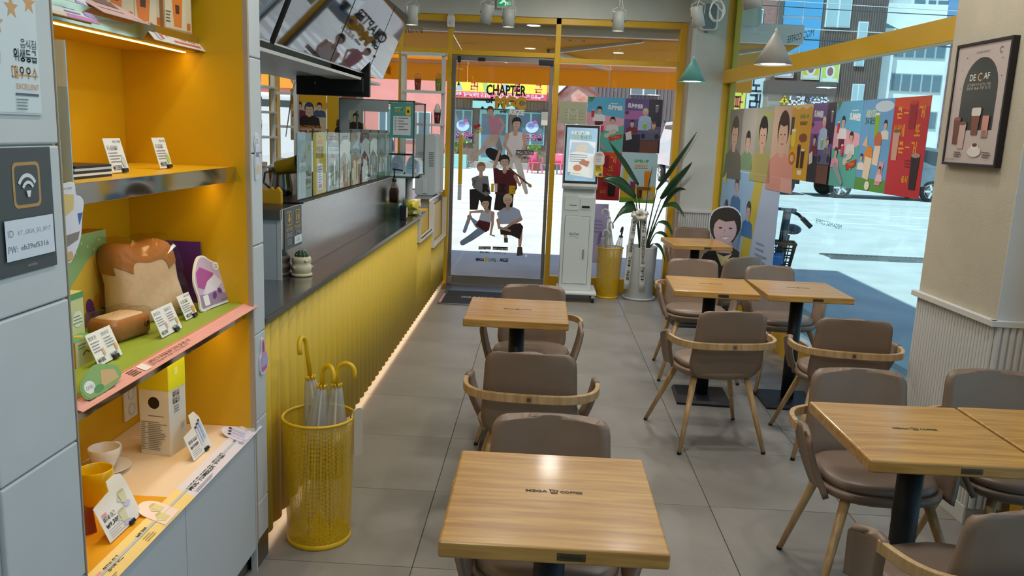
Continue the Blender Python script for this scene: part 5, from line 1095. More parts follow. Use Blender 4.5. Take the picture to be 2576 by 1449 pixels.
# ================================================================ yellow mesh bins with umbrellas
M_mesh = bpy.data.materials.new('yellow_wire_mesh'); M_mesh.use_nodes = True
def _mesh_nodes():
    nt = M_mesh.node_tree; b = nt.nodes['Principled BSDF']; b.inputs['Base Color'].default_value = (*lin('#e0b412'), 1); b.inputs['Roughness'].default_value = 0.4
    tc = nt.nodes.new('ShaderNodeTexCoord'); sp = nt.nodes.new('ShaderNodeSeparateXYZ'); nt.links.new(tc.outputs['Object'], sp.inputs[0])
    at = nt.nodes.new('ShaderNodeMath'); at.operation = 'ARCTAN2'; nt.links.new(sp.outputs['X'], at.inputs[0]); nt.links.new(sp.outputs['Y'], at.inputs[1])
    def wav(src, k):
        m = nt.nodes.new('ShaderNodeMath'); m.operation = 'MULTIPLY'; m.inputs[1].default_value = k; nt.links.new(src, m.inputs[0])
        s = nt.nodes.new('ShaderNodeMath'); s.operation = 'SINE'; nt.links.new(m.outputs[0], s.inputs[0]); return s.outputs[0]
    a = wav(at.outputs[0], 150.0); c = wav(sp.outputs['Z'], 1250.0)
    mul = nt.nodes.new('ShaderNodeMath'); mul.operation = 'ADD'; nt.links.new(a, mul.inputs[0]); nt.links.new(c, mul.inputs[1])
    gt = nt.nodes.new('ShaderNodeMath'); gt.operation = 'GREATER_THAN'; gt.inputs[1].default_value = 0.28; nt.links.new(mul.outputs[0], gt.inputs[0])
    tr = nt.nodes.new('ShaderNodeBsdfTransparent'); mx = nt.nodes.new('ShaderNodeMixShader')
    nt.links.new(gt.outputs[0], mx.inputs[0]); nt.links.new(b.outputs[0], mx.inputs[1]); nt.links.new(tr.outputs[0], mx.inputs[2]); nt.links.new(mx.outputs[0], nt.nodes['Material Output'].inputs[0])
_mesh_nodes()
M_yb = mat('bin_yellow', '#dfb40c', 0.35)
def mesh_bin(label, loc, r0, r1, h):
    t = thing('umbrella_bin', label, 'bin', loc, group='yellow mesh umbrella bins')
    MB().lathe([(r0, 0.012), ((r0+r1)/2, h*0.5), (r1, h-0.004)], n=64).build('mesh_wall', M_mesh, t)
    MB().tube([Vector((r1*math.cos(2*PI*i/48), r1*math.sin(2*PI*i/48), h)) for i in range(48)], 0.0058, n=8, closed=True).build('rim', M_yb, t)
    MB().lathe([(0.001, 0.006), (r0-0.004, 0.006), (r0, 0.0), (r0+0.002, 0.004), (r0+0.001, 0.02), (r0-0.002, 0.02), (r0-0.003, 0.009), (0.001, 0.009)], n=48).build('base', M_yb, t)
    return t
M_film2 = glass('umbrella_film', '#eef0ee', 0.05, rough=0.15, haze=('#e6e8e6', 0.28))
def umbrella(label, foot, top, hcol, hook=1, hl=0.10, print_col=None, group=None, spin=0.0):
    """closed transparent umbrella from foot (tip) to top (start of the handle)"""
    foot, top = Vector(foot), Vector(top); d = (top-foot).normalized(); L = (top-foot).length
    t = thing('umbrella', label, 'umbrella', foot, group=group)
    M = d.to_track_quat('Z', 'Y').to_matrix().to_4x4() @ Matrix.Rotation(spin, 4, 'Z')
    mh = mat('handle_'+hcol, hcol, 0.3); r = 0.0085
    pth = [Vector((0, 0, L)), Vector((0, 0, L+hl))]+[Vector((0.034-0.034*math.cos(a), 0, L+hl+0.036*math.sin(a))) for a in [PI*i/10 for i in range(1, 11)]]+[Vector((0.068, 0, L+hl-0.02))]
    MB().tube(pth, r, n=12).xform(M).build('handle', mh, t)
    mb = MB(); rr = []; n = 32
    for z, k in ((0.05, 0.008), (0.10, 0.018), (L*0.45, 0.034), (L*0.75, 0.036), (L*0.93, 0.022), (L-0.005, 0.017)):
        rr.append([Vector((math.cos(2*PI*i/n)*k*(1+0.22*math.sin(8*2*PI*i/n)), math.sin(2*PI*i/n)*k*(1+0.22*math.sin(8*2*PI*i/n)), z)) for i in range(n)])
    mb.loft(rr).xform(M).build('canopy', M_film2, t)
    MB().cyl((0, 0, 0.0), (0, 0, L), 0.0035, n=8).xform(M).build('shaft', M_wmetal, t)
    mb = MB()
    for i in range(8): a = 2*PI*i/8; mb.cyl((math.cos(a)*0.012, math.sin(a)*0.012, L-0.01), (math.cos(a)*0.019, math.sin(a)*0.019, L+0.008), 0.004, n=6)
    mb.xform(M).build('rib_tips', mh, t)
    if print_col:
        mb = MB(); rr = []
        for z in (L*0.40, L*0.47, L*0.54, L*0.62): rr.append([Vector((math.cos(2*PI*i/24)*0.036*(1+0.1*math.sin(5*i+z*90)), math.sin(2*PI*i/24)*0.036*(1+0.1*math.sin(5*i+z*90)), z+0.012*math.sin(3*i))) for i in range(24)])
        mb.loft(rr, caps=False).xform(M).build('printed_band', mat('band_ink', '#8a7a1c', 0.5, col2='#26241c', scale=60, noise=0.5), t)
    return t
B1 = Vector((-0.788, 2.862, 0)); mesh_bin('yellow mesh bin holding three yellow handled umbrellas before the counter', B1, 0.117, 0.131, 0.485)
umbrella('leftmost yellow handled clear umbrella in the front bin', B1+Vector((0.03, 0.03, 0.02)), B1+Vector((-0.045, 0.05, 0.615)), '#e0b70c', hl=0.125, print_col=True, group='clear umbrellas with yellow handles', spin=math.radians(10))
umbrella('middle yellow handled clear umbrella in the front bin', B1+Vector((-0.035, -0.03, 0.02)), B1+Vector((0.012, 0.0, 0.60)), '#e0b70c', hl=0.05, print_col=True, group='clear umbrellas with yellow handles', spin=math.radians(196))
umbrella('rightmost yellow handled clear umbrella in the front bin', B1+Vector((0.05, -0.03, 0.02)), B1+Vector((0.062, 0.02, 0.60)), '#e0b70c', hl=0.05, print_col=True, group='clear umbrellas with yellow handles', spin=math.radians(188))
t = thing('bin_tag', 'blank beige plastic tag hooked on the right side of the front umbrella bin', 'tag', B1+Vector((0.135, -0.02, 0.36)))
MB().prism(rrect(0, -0.02, 0.036, 0.165, 0.014), (0.0, 0.0, 0.0), Vector((0.75, 0.66, 0)), Z, Vector((0.66, -0.75, 0)), 0.004).build('tag_plate', mat('beige_tag', '#c9bda6', 0.4), t)
MB().tube([Vector((0.01, 0.01, 0.15)), Vector((-0.005, 0.0, 0.16)), Vector((-0.012, 0, 0.13))], 0.002, n=6).build('hook', M_steel2, t)
B2 = Vector((0.690, 7.86, 0)); mesh_bin('yellow mesh bin with white umbrellas between the kiosk and the plant', B2, 0.104, 0.128, 0.492)
G2 = 'clear umbrellas with white handles'
umbrella('tallest white handled umbrella in the far bin', B2+Vector((-0.02, 0.02, 0.02)), B2+Vector((-0.03, 0.0, 0.78)), '#d8dadc', hl=0.04, group=G2, spin=math.radians(185))
umbrella('white handled umbrella in front of the far bin, hook to the right', B2+Vector((0.03, -0.03, 0.02)), B2+Vector((-0.02, -0.06, 0.66)), '#d8dadc', hl=0.05, group=G2, spin=math.radians(-5))
umbrella('short white handled umbrella at the left of the far bin', B2+Vector((-0.03, 0.0, 0.02)), B2+Vector((-0.075, -0.05, 0.58)), '#d8dadc', hl=0.05, group=G2, spin=math.radians(10))
umbrella('dark handled umbrella leaning to the right in the far bin', B2+Vector((0.0, 0.03, 0.02)), B2+Vector((0.10, 0.0, 0.60)), '#3a3136', hl=0.05, group='umbrellas in the far bin', spin=math.radians(20))

# ================================================================ order kiosk
t = thing('order_kiosk', 'white self-order kiosk with a lit screen by the entrance', 'kiosk', (0.36, 7.75, 0))
M_kw = mat('kiosk_white', '#cdd7d8', 0.3)
kx0, kx1 = 0.205, 0.508
MB().prism([(0, 0.10), (0.26, 0.10), (0.26, 0.98), (0.20, 1.06), (0.045, 1.06), (0.0, 0.98)], (kx0, 7.58, 0), Y, Z, X, kx1-kx0).build('cabinet', M_kw, t, world=True, bevel=0.008)
bx('door_panel', M_kw, kx0+0.03, kx1-0.045, 7.574, 7.581, 0.17, 0.805, parent=t, bevel=0.002)
bx('door_seam', mat('seam_dark', '#3c4a4c', 0.6), kx0+0.027, kx1-0.042, 7.5785, 7.5815, 0.167, 0.808, parent=t)
bx('door_handle', M_steel, kx1-0.095, kx1-0.083, 7.558, 7.572, 0.41, 0.50, parent=t, bevel=0.005)
bx('upper_panel', M_kw, kx0+0.02, kx0+0.145, 7.574, 7.580, 0.86, 1.0, parent=t, bevel=0.002)
r_ = MB().prism(rrect(kx0+0.165, 0.87, kx0+0.262, 0.975, 0.012), (0, 7.58, 0), X, Z, -Y, 0.006).build('reader', M_kw, t, world=True, bevel=0.001)
bx('reader_slot', M_blk, kx0+0.178, kx0+0.25, 7.570, 7.5745, 0.885, 0.905, parent=t)
bx('ticket_slot', M_blk, kx0+0.06, kx0+0.13, 7.572, 7.575, 0.905, 0.909, parent=t)
KU = Vector((0, 0.10, 0.99)).normalized()
MB().prism([(0, 0), (0.325, 0), (0.325, 0.565), (0, 0.565)], (0.19, 7.60, 1.075), X, KU, Vector((0, -0.99, 0.10)), 0.04).build('screen_case', M_wplas, t, world=True, bevel=0.004)
O_ = Vector((0.19, 7.60, 1.075))+Vector((0, -0.99, 0.10))*0.04
MB().prism([(0.006, 0.03), (0.319, 0.03), (0.319, 0.559), (0.006, 0.559)], O_, X, KU, Vector((0, -0.99, 0.10)), 0.002).build('screen_glass', M_blk, t, world=True)
P = Print(); w, h = 0.279, 0.484
P.rect(0, 0, w, h, '#9cc3dd').rr(0.04, 0.425, 0.205, 0.452, 0.012, '#dfe9ee').text('다 같이 놀자~', 0.12, 0.430, 0.016, '#4a5a68', w=0.13, align='c', bold=0.01).text('마루', 0.055, 0.385, 0.026, '#b9b862', w=0.06, bold=0.03).text('한바퀴', 0.125, 0.385, 0.026, '#7fa070', w=0.10, bold=0.03)
P.poly([(0.02, 0.06), (0.255, 0.03), (0.265, 0.36), (0.03, 0.375)], '#e6ecee').ell(0.14, 0.31, 0.075, 0.05, '#e3d3dd').poly([(0.03, 0.25), (0.10, 0.27), (0.25, 0.25), (0.26, 0.30), (0.2, 0.35), (0.05, 0.35)], '#b9cde0').ell(0.14, 0.30, 0.055, 0.035, '#d7cfc0')
P.lines(0.035, 0.20, 0.235, 4, 0.02, 0.006, '#7a8088').ell(0.11, 0.12, 0.04, 0.03, '#c98a6a').poly([(0.12, 0.16), (0.2, 0.13), (0.22, 0.18), (0.15, 0.2)], '#b9806a').rect(0.06, 0.065, 0.14, 0.07, '#d8c04a').lines(0.02, 0.05, 0.07, 2, 0.012, 0.006, '#4a4a4a').rect(0.215, 0.055, 0.245, 0.085, '#dfe3e6').text('MEGA COFFEE', 0.14, 0.012, 0.008, '#e6eef2', w=0.10, align='c')
P.build('screen_image', t, O_+Vector((0, -0.99, 0.10))*0.002+X*0.022+KU*0.052, X, KU, m=print_mat('screen_ink', 0.15, emit=0.35))
bx('lower_bezel', mat('bezel_grey', '#9aa4a4', 0.3), 0.192, 0.513, 7.558, 7.60, 1.058, 1.085, parent=t, bevel=0.003)
bx('plinth', M_wplas, 0.19, 0.56, 7.50, 7.93, 0.075, 0.10, parent=t, bevel=0.006)
for x in (0.225, 0.53):
    for y in (7.54, 7.88):
        c_ = bx('caster_fork', M_wplas, x-0.014, x+0.014, y-0.014, y+0.014, 0.04, 0.076, parent=t, bevel=0.002)
        MB().cyl((x-0.012, y, 0.025), (x+0.012, y, 0.025), 0.025, n=16).build('wheel', M_blk, c_, world=True)
P = Print(); P.text('EasyCheck', 0, 0, 0.024, '#3a4447', w=0.09, bold=0.01, shear=0.2).line(0, -0.012, 0.075, -0.012, 0.003, '#6a7478').text('KICC', 0.058, -0.03, 0.008, '#4a5457', w=0.03); P.build('logo_print', t, (kx0+0.075, 7.574, 0.63), X, Z)
P = Print(); P.text('MEGA MGC COFFEE', 0, 0, 0.008, '#6a7474', w=0.06); P.build('bezel_print', t, (0.23, 7.558, 1.066), X, Z)
pk = lumpy([(0, 0), (0.085, 0.0), (0.092, 0.05), (0.09, 0.085), (0.065, 0.115), (0.03, 0.112), (0.0, 0.09)])
diecut('hang_tag', 'white box-shaped die-cut tag hung at the right side of the kiosk screen', (0.47, 7.545, 1.29), X, Z, pk, '#e8e4e4', lambda P: P.poly(shrink(pk, 0.92), '#e0d8da').rect(0.008, 0.01, 0.08, 0.065, '#e8e2e0').lines(0.015, 0.07, 0.058, 5, 0.009, 0.003, '#8a7f84').ell(0.045, 0.088, 0.03, 0.015, '#b5a9bb'), thick=0.003, cat='tag')
t = thing('yellow_notice', 'small yellow notice under the white hang tag on the kiosk', 'notice', (0.48, 7.548, 1.17))
bx('card', mat('notice_yellow', '#e0c53a', 0.5), 0.478, 0.553, 7.546, 7.549, 1.178, 1.286, parent=t)
P = Print(); P.lines(0.01, 0.065, 0.095, 4, 0.012, 0.006, '#6a5a1c').ell(0.022, 0.025, 0.012, 0.014, '#efe6a8').ell(0.055, 0.02, 0.014, 0.013, '#3a4a8a'); P.build('notice_print', t, (0.478, 7.546, 1.178), X, Z)

# ================================================================ potted plant with congratulation ribbon
M_pot = mat('white_pot', '#cdd3d6', 0.35)
t = thing('potted_plant', 'white cylinder pot with a tall bird-of-paradise plant', 'plant', (1.0, 7.87, 0))
MB().lathe([(0.001, 0.0), (0.150, 0.0), (0.158, 0.008), (0.160, 0.022), (0.155, 0.024), (0.150, 0.012), (0.001, 0.010)], n=48).build('saucer', M_pot, t)
MB().lathe([(0.001, 0.014), (0.128, 0.014), (0.133, 0.02), (0.148, 0.508), (0.149, 0.515), (0.142, 0.515), (0.140, 0.50), (0.001, 0.46)], n=48).build('pot', M_pot, t)
MB().lathe([(0.139, 0.478), (0.001, 0.485)], n=32).build('soil', mat('potting_soil', '#2c231b', 0.95, noise=0.3, scale=60), t)
M_leaf = mat('leaf_green', '#26472c', 0.3, noise=0.18, scale=14); M_stem = mat('stem_green', '#3a4a2c', 0.5)
def leaf(base, mid, tip, w, droop=0.0, side=None):
    """broad pointed blade along base-mid-tip with a raised midrib; its petiole is a child"""
    base, mid, tip = Vector(base), Vector(mid), Vector(tip); n = 12; pts = []
    for i in range(n+1):
        s_ = i/n; pts.append(mid*(1-s_)**2*1.0+(mid*0.45+tip*0.55+Vector((0, 0, droop)))*2*s_*(1-s_)+tip*s_**2)
    d = (tip-mid).normalized(); sd = Vector(side).normalized() if side else d.cross(Vector((0, 0, 1))).normalized(); up = sd.cross(d).normalized()
    if up.z < 0: up = -up
    g = []
    for i, p in enumerate(pts):
        s_ = i/n; ww = w*(math.sin(PI*min(1, 0.06+s_*0.94))**0.7)*(1-0.35*s_) if s_ < 1 else 0.002
        g.append([p+sd*(ww*k)+up*(0.28*abs(k)*ww+0.06*ww*math.sin(9*s_+3*k)) for k in (-1, -0.55, -0.2, 0, 0.2, 0.55, 1)])
    o = MB().sheet(g, 0.0012).build('leaf', M_leaf, t)
    c1 = base*0.5+mid*0.5+(Vector((0, 0, 1))*0.04); st = [base*(1-a)**2+c1*2*a*(1-a)+mid*a*a for a in [i/8 for i in range(9)]]
    MB().tube(st, [0.009-0.005*i/8 for i in range(9)], n=8).build('petiole', M_stem, o)
for b, m_, tp, w, dr, sd in (
    ((0.02, 0, 0.48), (0.10, -0.02, 1.06), (0.43, -0.05, 1.62), 0.055, -0.06, (0.5, 0.75, -0.3)),
    ((0.0, 0.01, 0.48), (-0.08, 0.0, 1.10), (-0.385, -0.04, 1.50), 0.060, -0.02, (0.4, 0.8, 0.3)),
    ((0.03, 0.0, 0.48), (0.14, -0.06, 0.98), (0.40, -0.10, 1.34), 0.058, -0.02, (0.6, 0.5, -0.45)),
    ((-0.01, -0.01, 0.48), (-0.10, -0.05, 0.98), (-0.445, -0.12, 1.145), 0.075, 0.10, (0.2, 0.6, 0.75)),
    ((0.03, 0.01, 0.48), (0.16, -0.08, 0.90), (0.355, -0.16, 1.08), 0.06, 0.12, (0.3, 0.6, -0.4)),
    ((0.04, -0.02, 0.48), (0.14, -0.14, 0.90), (0.345, -0.24, 0.83), 0.062, 0.13, (0.25, 0.75, 0.3)),
    ((-0.02, -0.02, 0.48), (-0.10, -0.10, 0.86), (-0.33, -0.22, 0.71), 0.085, 0.14, (0.2, 0.7, 0.5)),
    ((0.04, 0.0, 0.48), (0.12, -0.10, 0.76), (0.28, -0.18, 0.58), 0.05, 0.14, (0.3, 0.8, 0.3)),
    ((0.05, -0.02, 0.48), (0.10, -0.14, 0.66), (0.25, -0.22, 0.52), 0.04, 0.12, (0.3, 0.8, 0.3)),
    ((0.05, -0.03, 0.48), (0.10, -0.14, 0.56), (0.20, -0.20, 0.40), 0.04, 0.08, (0.3, 0.8, 0.3)),
    ((0.0, 0.02, 0.48), (0.02, 0.03, 1.0), (0.05, 0.03, 1.28), 0.012, 0.0, (0.6, 0.8, 0)),
    ((-0.02, 0.0, 0.48), (-0.08, 0.0, 0.82), (-0.20, -0.06, 0.92), 0.07, 0.05, (0.2, 0.7, 0.6))):
    leaf(b, m_, tp, w, dr, sd)
t = thing('ribbon', 'white gift ribbons with black Korean lettering and a bow on the plant pot', 'ribbon', (0.96, 7.70, 0.1))
M_rib = mat('satin_ribbon', '#d8dcda', 0.35)
def ribbon(pts, w, txt):
    """vertical ribbon strip through (x,y,z) points, top to bottom, lettered downwards"""
    g = [[Vector(p)-X*w/2, Vector(p)+X*w/2] for p in pts]
    mb = MB().sheet(g, 0.0008); o = mb.build('ribbon_tail', M_rib, t, world=True)
    top, bot = Vector(pts[0]), Vector(pts[-2]); L = (top-bot).length; dn = (bot-top).normalized(); n = len(txt); P = Print(); ch = L*0.93/n
    for i, c in enumerate(txt):
        if c != ' ': P.text(c, 0, -ch*(i+1)+ch*0.15, ch*0.62, '#1f2022', w=w*0.60, align='c', bold=0.03)
    P.build('lettering', o, top+Vector((0, -0.006, -0.02)), X, -dn)
ribbon([(0.885, 7.665, 0.80), (0.872, 7.69, 0.60), (0.866, 7.70, 0.40), (0.858, 7.712, 0.18), (0.856, 7.715, 0.115)], 0.052, '한사장의 인생2막 시작을 응원해')
ribbon([(0.975, 7.665, 0.80), (0.985, 7.69, 0.60), (0.995, 7.70, 0.40), (1.005, 7.712, 0.18), (1.008, 7.715, 0.10)], 0.056, '메가커피 음성아담보건진료소점 대박기원♥')
random.seed(11)
for i in range(16):
    a = 2*PI*i/16; r1 = 0.055+0.03*random.random(); c = Vector((0.93, 7.66, 0.835)); e = c+Vector((math.cos(a)*r1, -0.02-0.03*random.random(), math.sin(a)*r1*0.85)); s2 = Vector((-math.sin(a), 0, math.cos(a)))*0.017
    g = [[c-s2*0.4, c+s2*0.4], [c*0.5+e*0.5+Vector((0, -0.03, 0))-s2, c*0.5+e*0.5+Vector((0, -0.03, 0))+s2], [e-s2, e+s2], [c*0.6+e*0.4+Vector((0, 0.012, 0))-s2*0.6, c*0.6+e*0.4+Vector((0, 0.012, 0))+s2*0.6]]
    MB().sheet(g, 0.0006).build('bow_loop', mat('bow_white', '#dfddd2', 0.5), t, world=True)
# ================================================================ door mat in its steel frame
t = thing('door_mat', 'dark lettered door mat in a steel frame at the entrance', 'mat', (-0.3, 7.5, 0))
for b in ((-0.89, 0.28, 7.16, 7.19), (-0.89, 0.28, 7.80, 7.83), (-0.89, -0.86, 7.19, 7.80), (0.25, 0.28, 7.19, 7.80)): bx('frame_bar', M_steel2, *b, 0.0, 0.008, parent=t, bevel=0.001)
bx('mat', mat('charcoal_mat', '#2f3236', 0.95, noise=0.15, scale=300, bump=0.4, bscale=400), -0.86, 0.25, 7.19, 7.80, 0.0005, 0.007, parent=t)
P = Print(); mega_logo(P, 0.0, 0.0, 0.075, '#8d8a82', cup=False); P.text('MGC', 0, -0.03, 0.05, '#8d8a82', w=0.14, align='c', bold=0.03); P.build('mat_lettering', t, (-0.30, 7.50, 0.007), -X, -Y)
bx('pink_label', mat('pink_label', '#e3a0a8', 0.4), -0.885, -0.866, 7.22, 7.62, 0.008, 0.0095, parent=t)
# ================================================================ plug socket on the column
t = thing('column_outlet', 'white wall socket low on the fluted column', 'socket', cpt(0.16, 0.52, 0.012)); 
mb = MB(); vs = [cpt(a, z, i) for z in (0.49, 0.575) for a, i in ((0.10, 0.012), (0.175, 0.012), (0.175, 0.021), (0.10, 0.021))]
mb.add(vs, [(0,3,2,1),(4,5,6,7),(0,1,5,4),(1,2,6,5),(2,3,7,6),(3,0,4,7)]); mb.build('plate', M_wplas, t, world=True, bevel=0.002)
q = cpt(0.137, 0.532, 0.0212); MB().cyl(q, q+CN*0.001, 0.02, n=18).build('socket', M_wmetal, t, world=True)
# ================================================================ lamps of the room
M_bulb = mat('lamp_glow', '#fff3df', 0.5, emit=18, ecol='#fff1dc')
M_spot = mat('spot_grey', '#b9bdb9', 0.4)
def spotlight(label, x, y, z0, z1, tilt=(0, 0), power=22, lit=True, zt=2.62):
    """cylinder spot hung from a track by a fork; z0..z1 is the barrel, tilt leans it (x,y)"""
    t = thing('track_spotlight', label, 'spotlight', (x, y, zt-0.03), group='white cylinder spotlights on the ceiling tracks')
    c = Vector((0, 0, (z0+z1)/2-zt+0.03)); L = z1-z0; M = Matrix.Translation(c) @ Euler((math.radians(tilt[0]), math.radians(tilt[1]), 0)).to_matrix().to_4x4()
    MB().lathe([(0.001, L/2), (0.038, L/2), (0.044, L/2-0.006), (0.045, -L/2), (0.041, -L/2), (0.039, -L/2+0.012), (0.001, -L/2+0.014)], n=24).xform(M).build('barrel', M_spot, t)
    MB().cyl((0, 0, -L/2+0.0145), (0, 0, -L/2+0.011), 0.038, n=20).xform(M).build('lens', M_bulb if lit else M_wplas, t)
    for s in (-1, 1):
        q = M @ Vector((s*0.048, 0, 0)); MB().cyl(q-Vector((s*0.008, 0, 0)), q+Vector((s*0.004, 0, 0)), 0.008, n=10).build('pivot', M_steel2, t)
        MB().tube([q, Vector((s*0.05, 0, c.z+L/2+0.01)), Vector((s*0.012, 0, c.z+L/2+0.03))], 0.0035, n=6).build('fork', M_wmetal, t)
    MB().tube([Vector((0, 0, c.z+L/2+0.03)), Vector((0, 0, 0.03))], 0.006, n=8).build('stem', M_wmetal, t)
    MB().tube([M @ Vector((0.006, 0, L/2)), M @ Vector((0.03, 0.01, L/2+0.03)), Vector((0.012, 0.012, -0.01))], 0.0025, n=6).build('cable', M_wplas, t)
    if lit:
        l = bpy.data.lights.new('spot_lamp', 'SPOT'); l.energy = power; l.spot_size = math.radians(95); l.spot_blend = 0.7; l.color = (1.0, 0.94, 0.86); l.shadow_soft_size = 0.04
        o = bpy.data.objects.new('spot_lamp', l); C.objects.link(o); o.parent = t; o.matrix_local = M @ Matrix.Translation((0, 0, -L/2-0.004))
    return t
def track(label, x0, x1, y, z=2.62):
    t = thing('lighting_track', label, 'track', ((x0+x1)/2, y, z), group='white lighting tracks'); bx('rail', M_wmetal, x0, x1, y-0.017, y+0.017, z-0.012, z+0.02, parent=t, bevel=0.003)
    for x in (x0+0.15, (x0+x1)/2, x1-0.15): MB().cyl((x, y, z+0.02), (x, y, 2.95), 0.004, n=6).build('hanger', M_wmetal, t, world=True)
track('white lighting track nearest the entrance door', -1.15, 1.35, 6.4); track('white lighting track above the centre tables', -0.7, 1.5, 4.25)
spotlight('upright spotlight beside the menu screens', -1.035, 6.4, 2.315, 2.455, (0, 0), 10)
spotlight('tilted lit spotlight left of the green exit sign', -0.47, 6.4, 2.345, 2.485, (10, 14), 14)
spotlight('upright spotlight below the green exit sign', -0.305, 6.4, 2.325, 2.455, (0, 0), 10)
spotlight('upright spotlight over the right entrance glass', 0.52, 6.4, 2.325, 2.465, (0, 0), 12)
spotlight('tilted spotlight by the wall speaker in the corner', 1.105, 6.4, 2.375, 2.525, (8, -14), 14)
spotlight('nearer lit spotlight cut by the top edge, left of centre', -0.335, 4.25, 2.20, 2.34, (10, 16), 16)
spotlight('nearer lit spotlight cut by the top edge beside the side window', 0.985, 4.25, 2.195, 2.34, (8, -14), 16)
def pendant(label, x, y, zr, col, power):
    t = thing('pendant_lamp', label, 'pendant lamp', (x, y, zr), group='cone pendant lamps'); R_, hh = 0.112, 0.185
    MB().lathe([(0.008, hh), (0.012, hh-0.004), (R_, 0.0), (R_-0.003, 0.001), (0.010, hh-0.012), (0.001, hh-0.012)], n=40).build('shade', mat('pendant_'+col, col, 0.45), t)
    MB().lathe([(R_-0.004, 0.0035), (0.02, hh-0.035)], n=40).build('shade_lining', mat('pendant_lining', '#f2f2ee', 0.5), t)
    MB().cyl((0, 0, 0.004), (0, 0, 0.012), R_*0.62, n=28).build('diffuser', mat('pendant_glow', '#fffaf0', 0.5, emit=10), t)
    MB().cyl((0, 0, hh-0.006), (0, 0, hh+0.022), 0.009, 0.006, n=12).build('cap', M_wmetal, t)
    MB().cyl((0, 0, hh+0.02), (0, 0, 2.945-zr), 0.0025, n=6).build('cord', M_wplas, t)
    l = bpy.data.lights.new('pendant_light', 'AREA'); l.shape = 'DISK'; l.size = 0.15; l.energy = power; l.color = (1, 0.96, 0.9)
    o = bpy.data.objects.new('pendant_light', l); C.objects.link(o); o.parent = t; o.location = (0, 0, 0.002); return t
pendant('teal cone pendant lamp over the farthest table', 1.205, 7.0, 2.016, '#6cb3ac', 5)
pt = pendant('white cone pendant lamp in front of the side window', 1.325, 5.0, 1.997, '#b9b7b0', 5)
# coiled flex and wall speaker
t = thing('cable_coil', 'coil of white lamp flex hanging beside the corner spotlight', 'cable', (1.22, 6.4, 2.5))
pts = []
for i in range(100): a = 2*PI*i/25; pts.append(Vector((1.245+0.052*math.cos(a)*(1+0.08*math.sin(i*0.7)), 6.40+0.02*math.sin(i*0.31), 2.495+0.075*math.sin(a)*(1+0.07*math.cos(i*0.9)))))
MB().tube(pts+[Vector((1.19, 6.5, 2.62)), Vector((1.19, 6.5, 2.94))], 0.0035, n=6).build('flex', M_wplas, t, world=True)
t = thing('wall_speaker', 'white speaker with a grey grille high on the corner pier', 'speaker', (1.46, 7.9, 2.55))
MB().prism(rrect(0, 0, 0.15, 0.235, 0.03), (1.385, 7.90, 2.535), X, Z, -Y, 0.10).build('cabinet', M_wplas, t, world=True, bevel=0.006)
MB().prism(rrect(0.006, 0.008, 0.132, 0.227, 0.026), (1.385, 7.80, 2.535), X, Z, -Y, 0.006).build('grille', mat('speaker_grille', '#6d7d84', 0.6, bump=0.3, bscale=500), t, world=True)
bx('bracket', M_steel2, 1.45, 1.47, 7.88, 7.93, 2.52, 2.536, parent=t)
# exit sign, motion sensor
t = thing('exit_sign', 'green running-man exit sign above the door', 'sign', (-0.42, 8.13, 2.73))
bx('case', M_wmetal, -0.505, -0.335, 8.10, 8.139, 2.70, 2.88, parent=t, bevel=0.004)
P = Print(); P.rect(0.012, 0.02, 0.135, 0.165, '#1c9a64').ell(0.075, 0.115, 0.014, 0.014, '#d9f0e4').limb([(0.072, 0.10), (0.064, 0.072)], [0.028, 0.022], '#d9f0e4').limb([(0.066, 0.07), (0.088, 0.052), (0.082, 0.03)], [0.02, 0.016, 0.012], '#d9f0e4').limb([(0.062, 0.07), (0.045, 0.05), (0.03, 0.048)], [0.02, 0.016, 0.012], '#d9f0e4').limb([(0.08, 0.095), (0.10, 0.085)], [0.012, 0.009], '#d9f0e4').limb([(0.064, 0.098), (0.05, 0.08)], [0.012, 0.009], '#d9f0e4').rect(0.10, 0.03, 0.13, 0.06, '#d9f0e4')
P.build('pictogram', t, (-0.505, 8.10, 2.70), X, Z, m=print_mat('exit_ink', 0.3, emit=0.6))
t = thing('motion_sensor', 'small white motion sensor over the left door post', 'sensor', (-0.945, 8.13, 2.55))
MB().prism(rrect(0, 0, 0.072, 0.105, 0.012), (-0.975, 8.155, 2.515), X, Z, -Y, 0.045).build('case', M_wplas, t, world=True, bevel=0.006); MB().ball((-0.939, 8.112, 2.555), 0.022, 14, sy=0.5).build('lens', M_wmetal, t, world=True)
bx('mount', M_wmetal, -0.968, -0.912, 8.12, 8.16, 2.615, 2.635, parent=t)
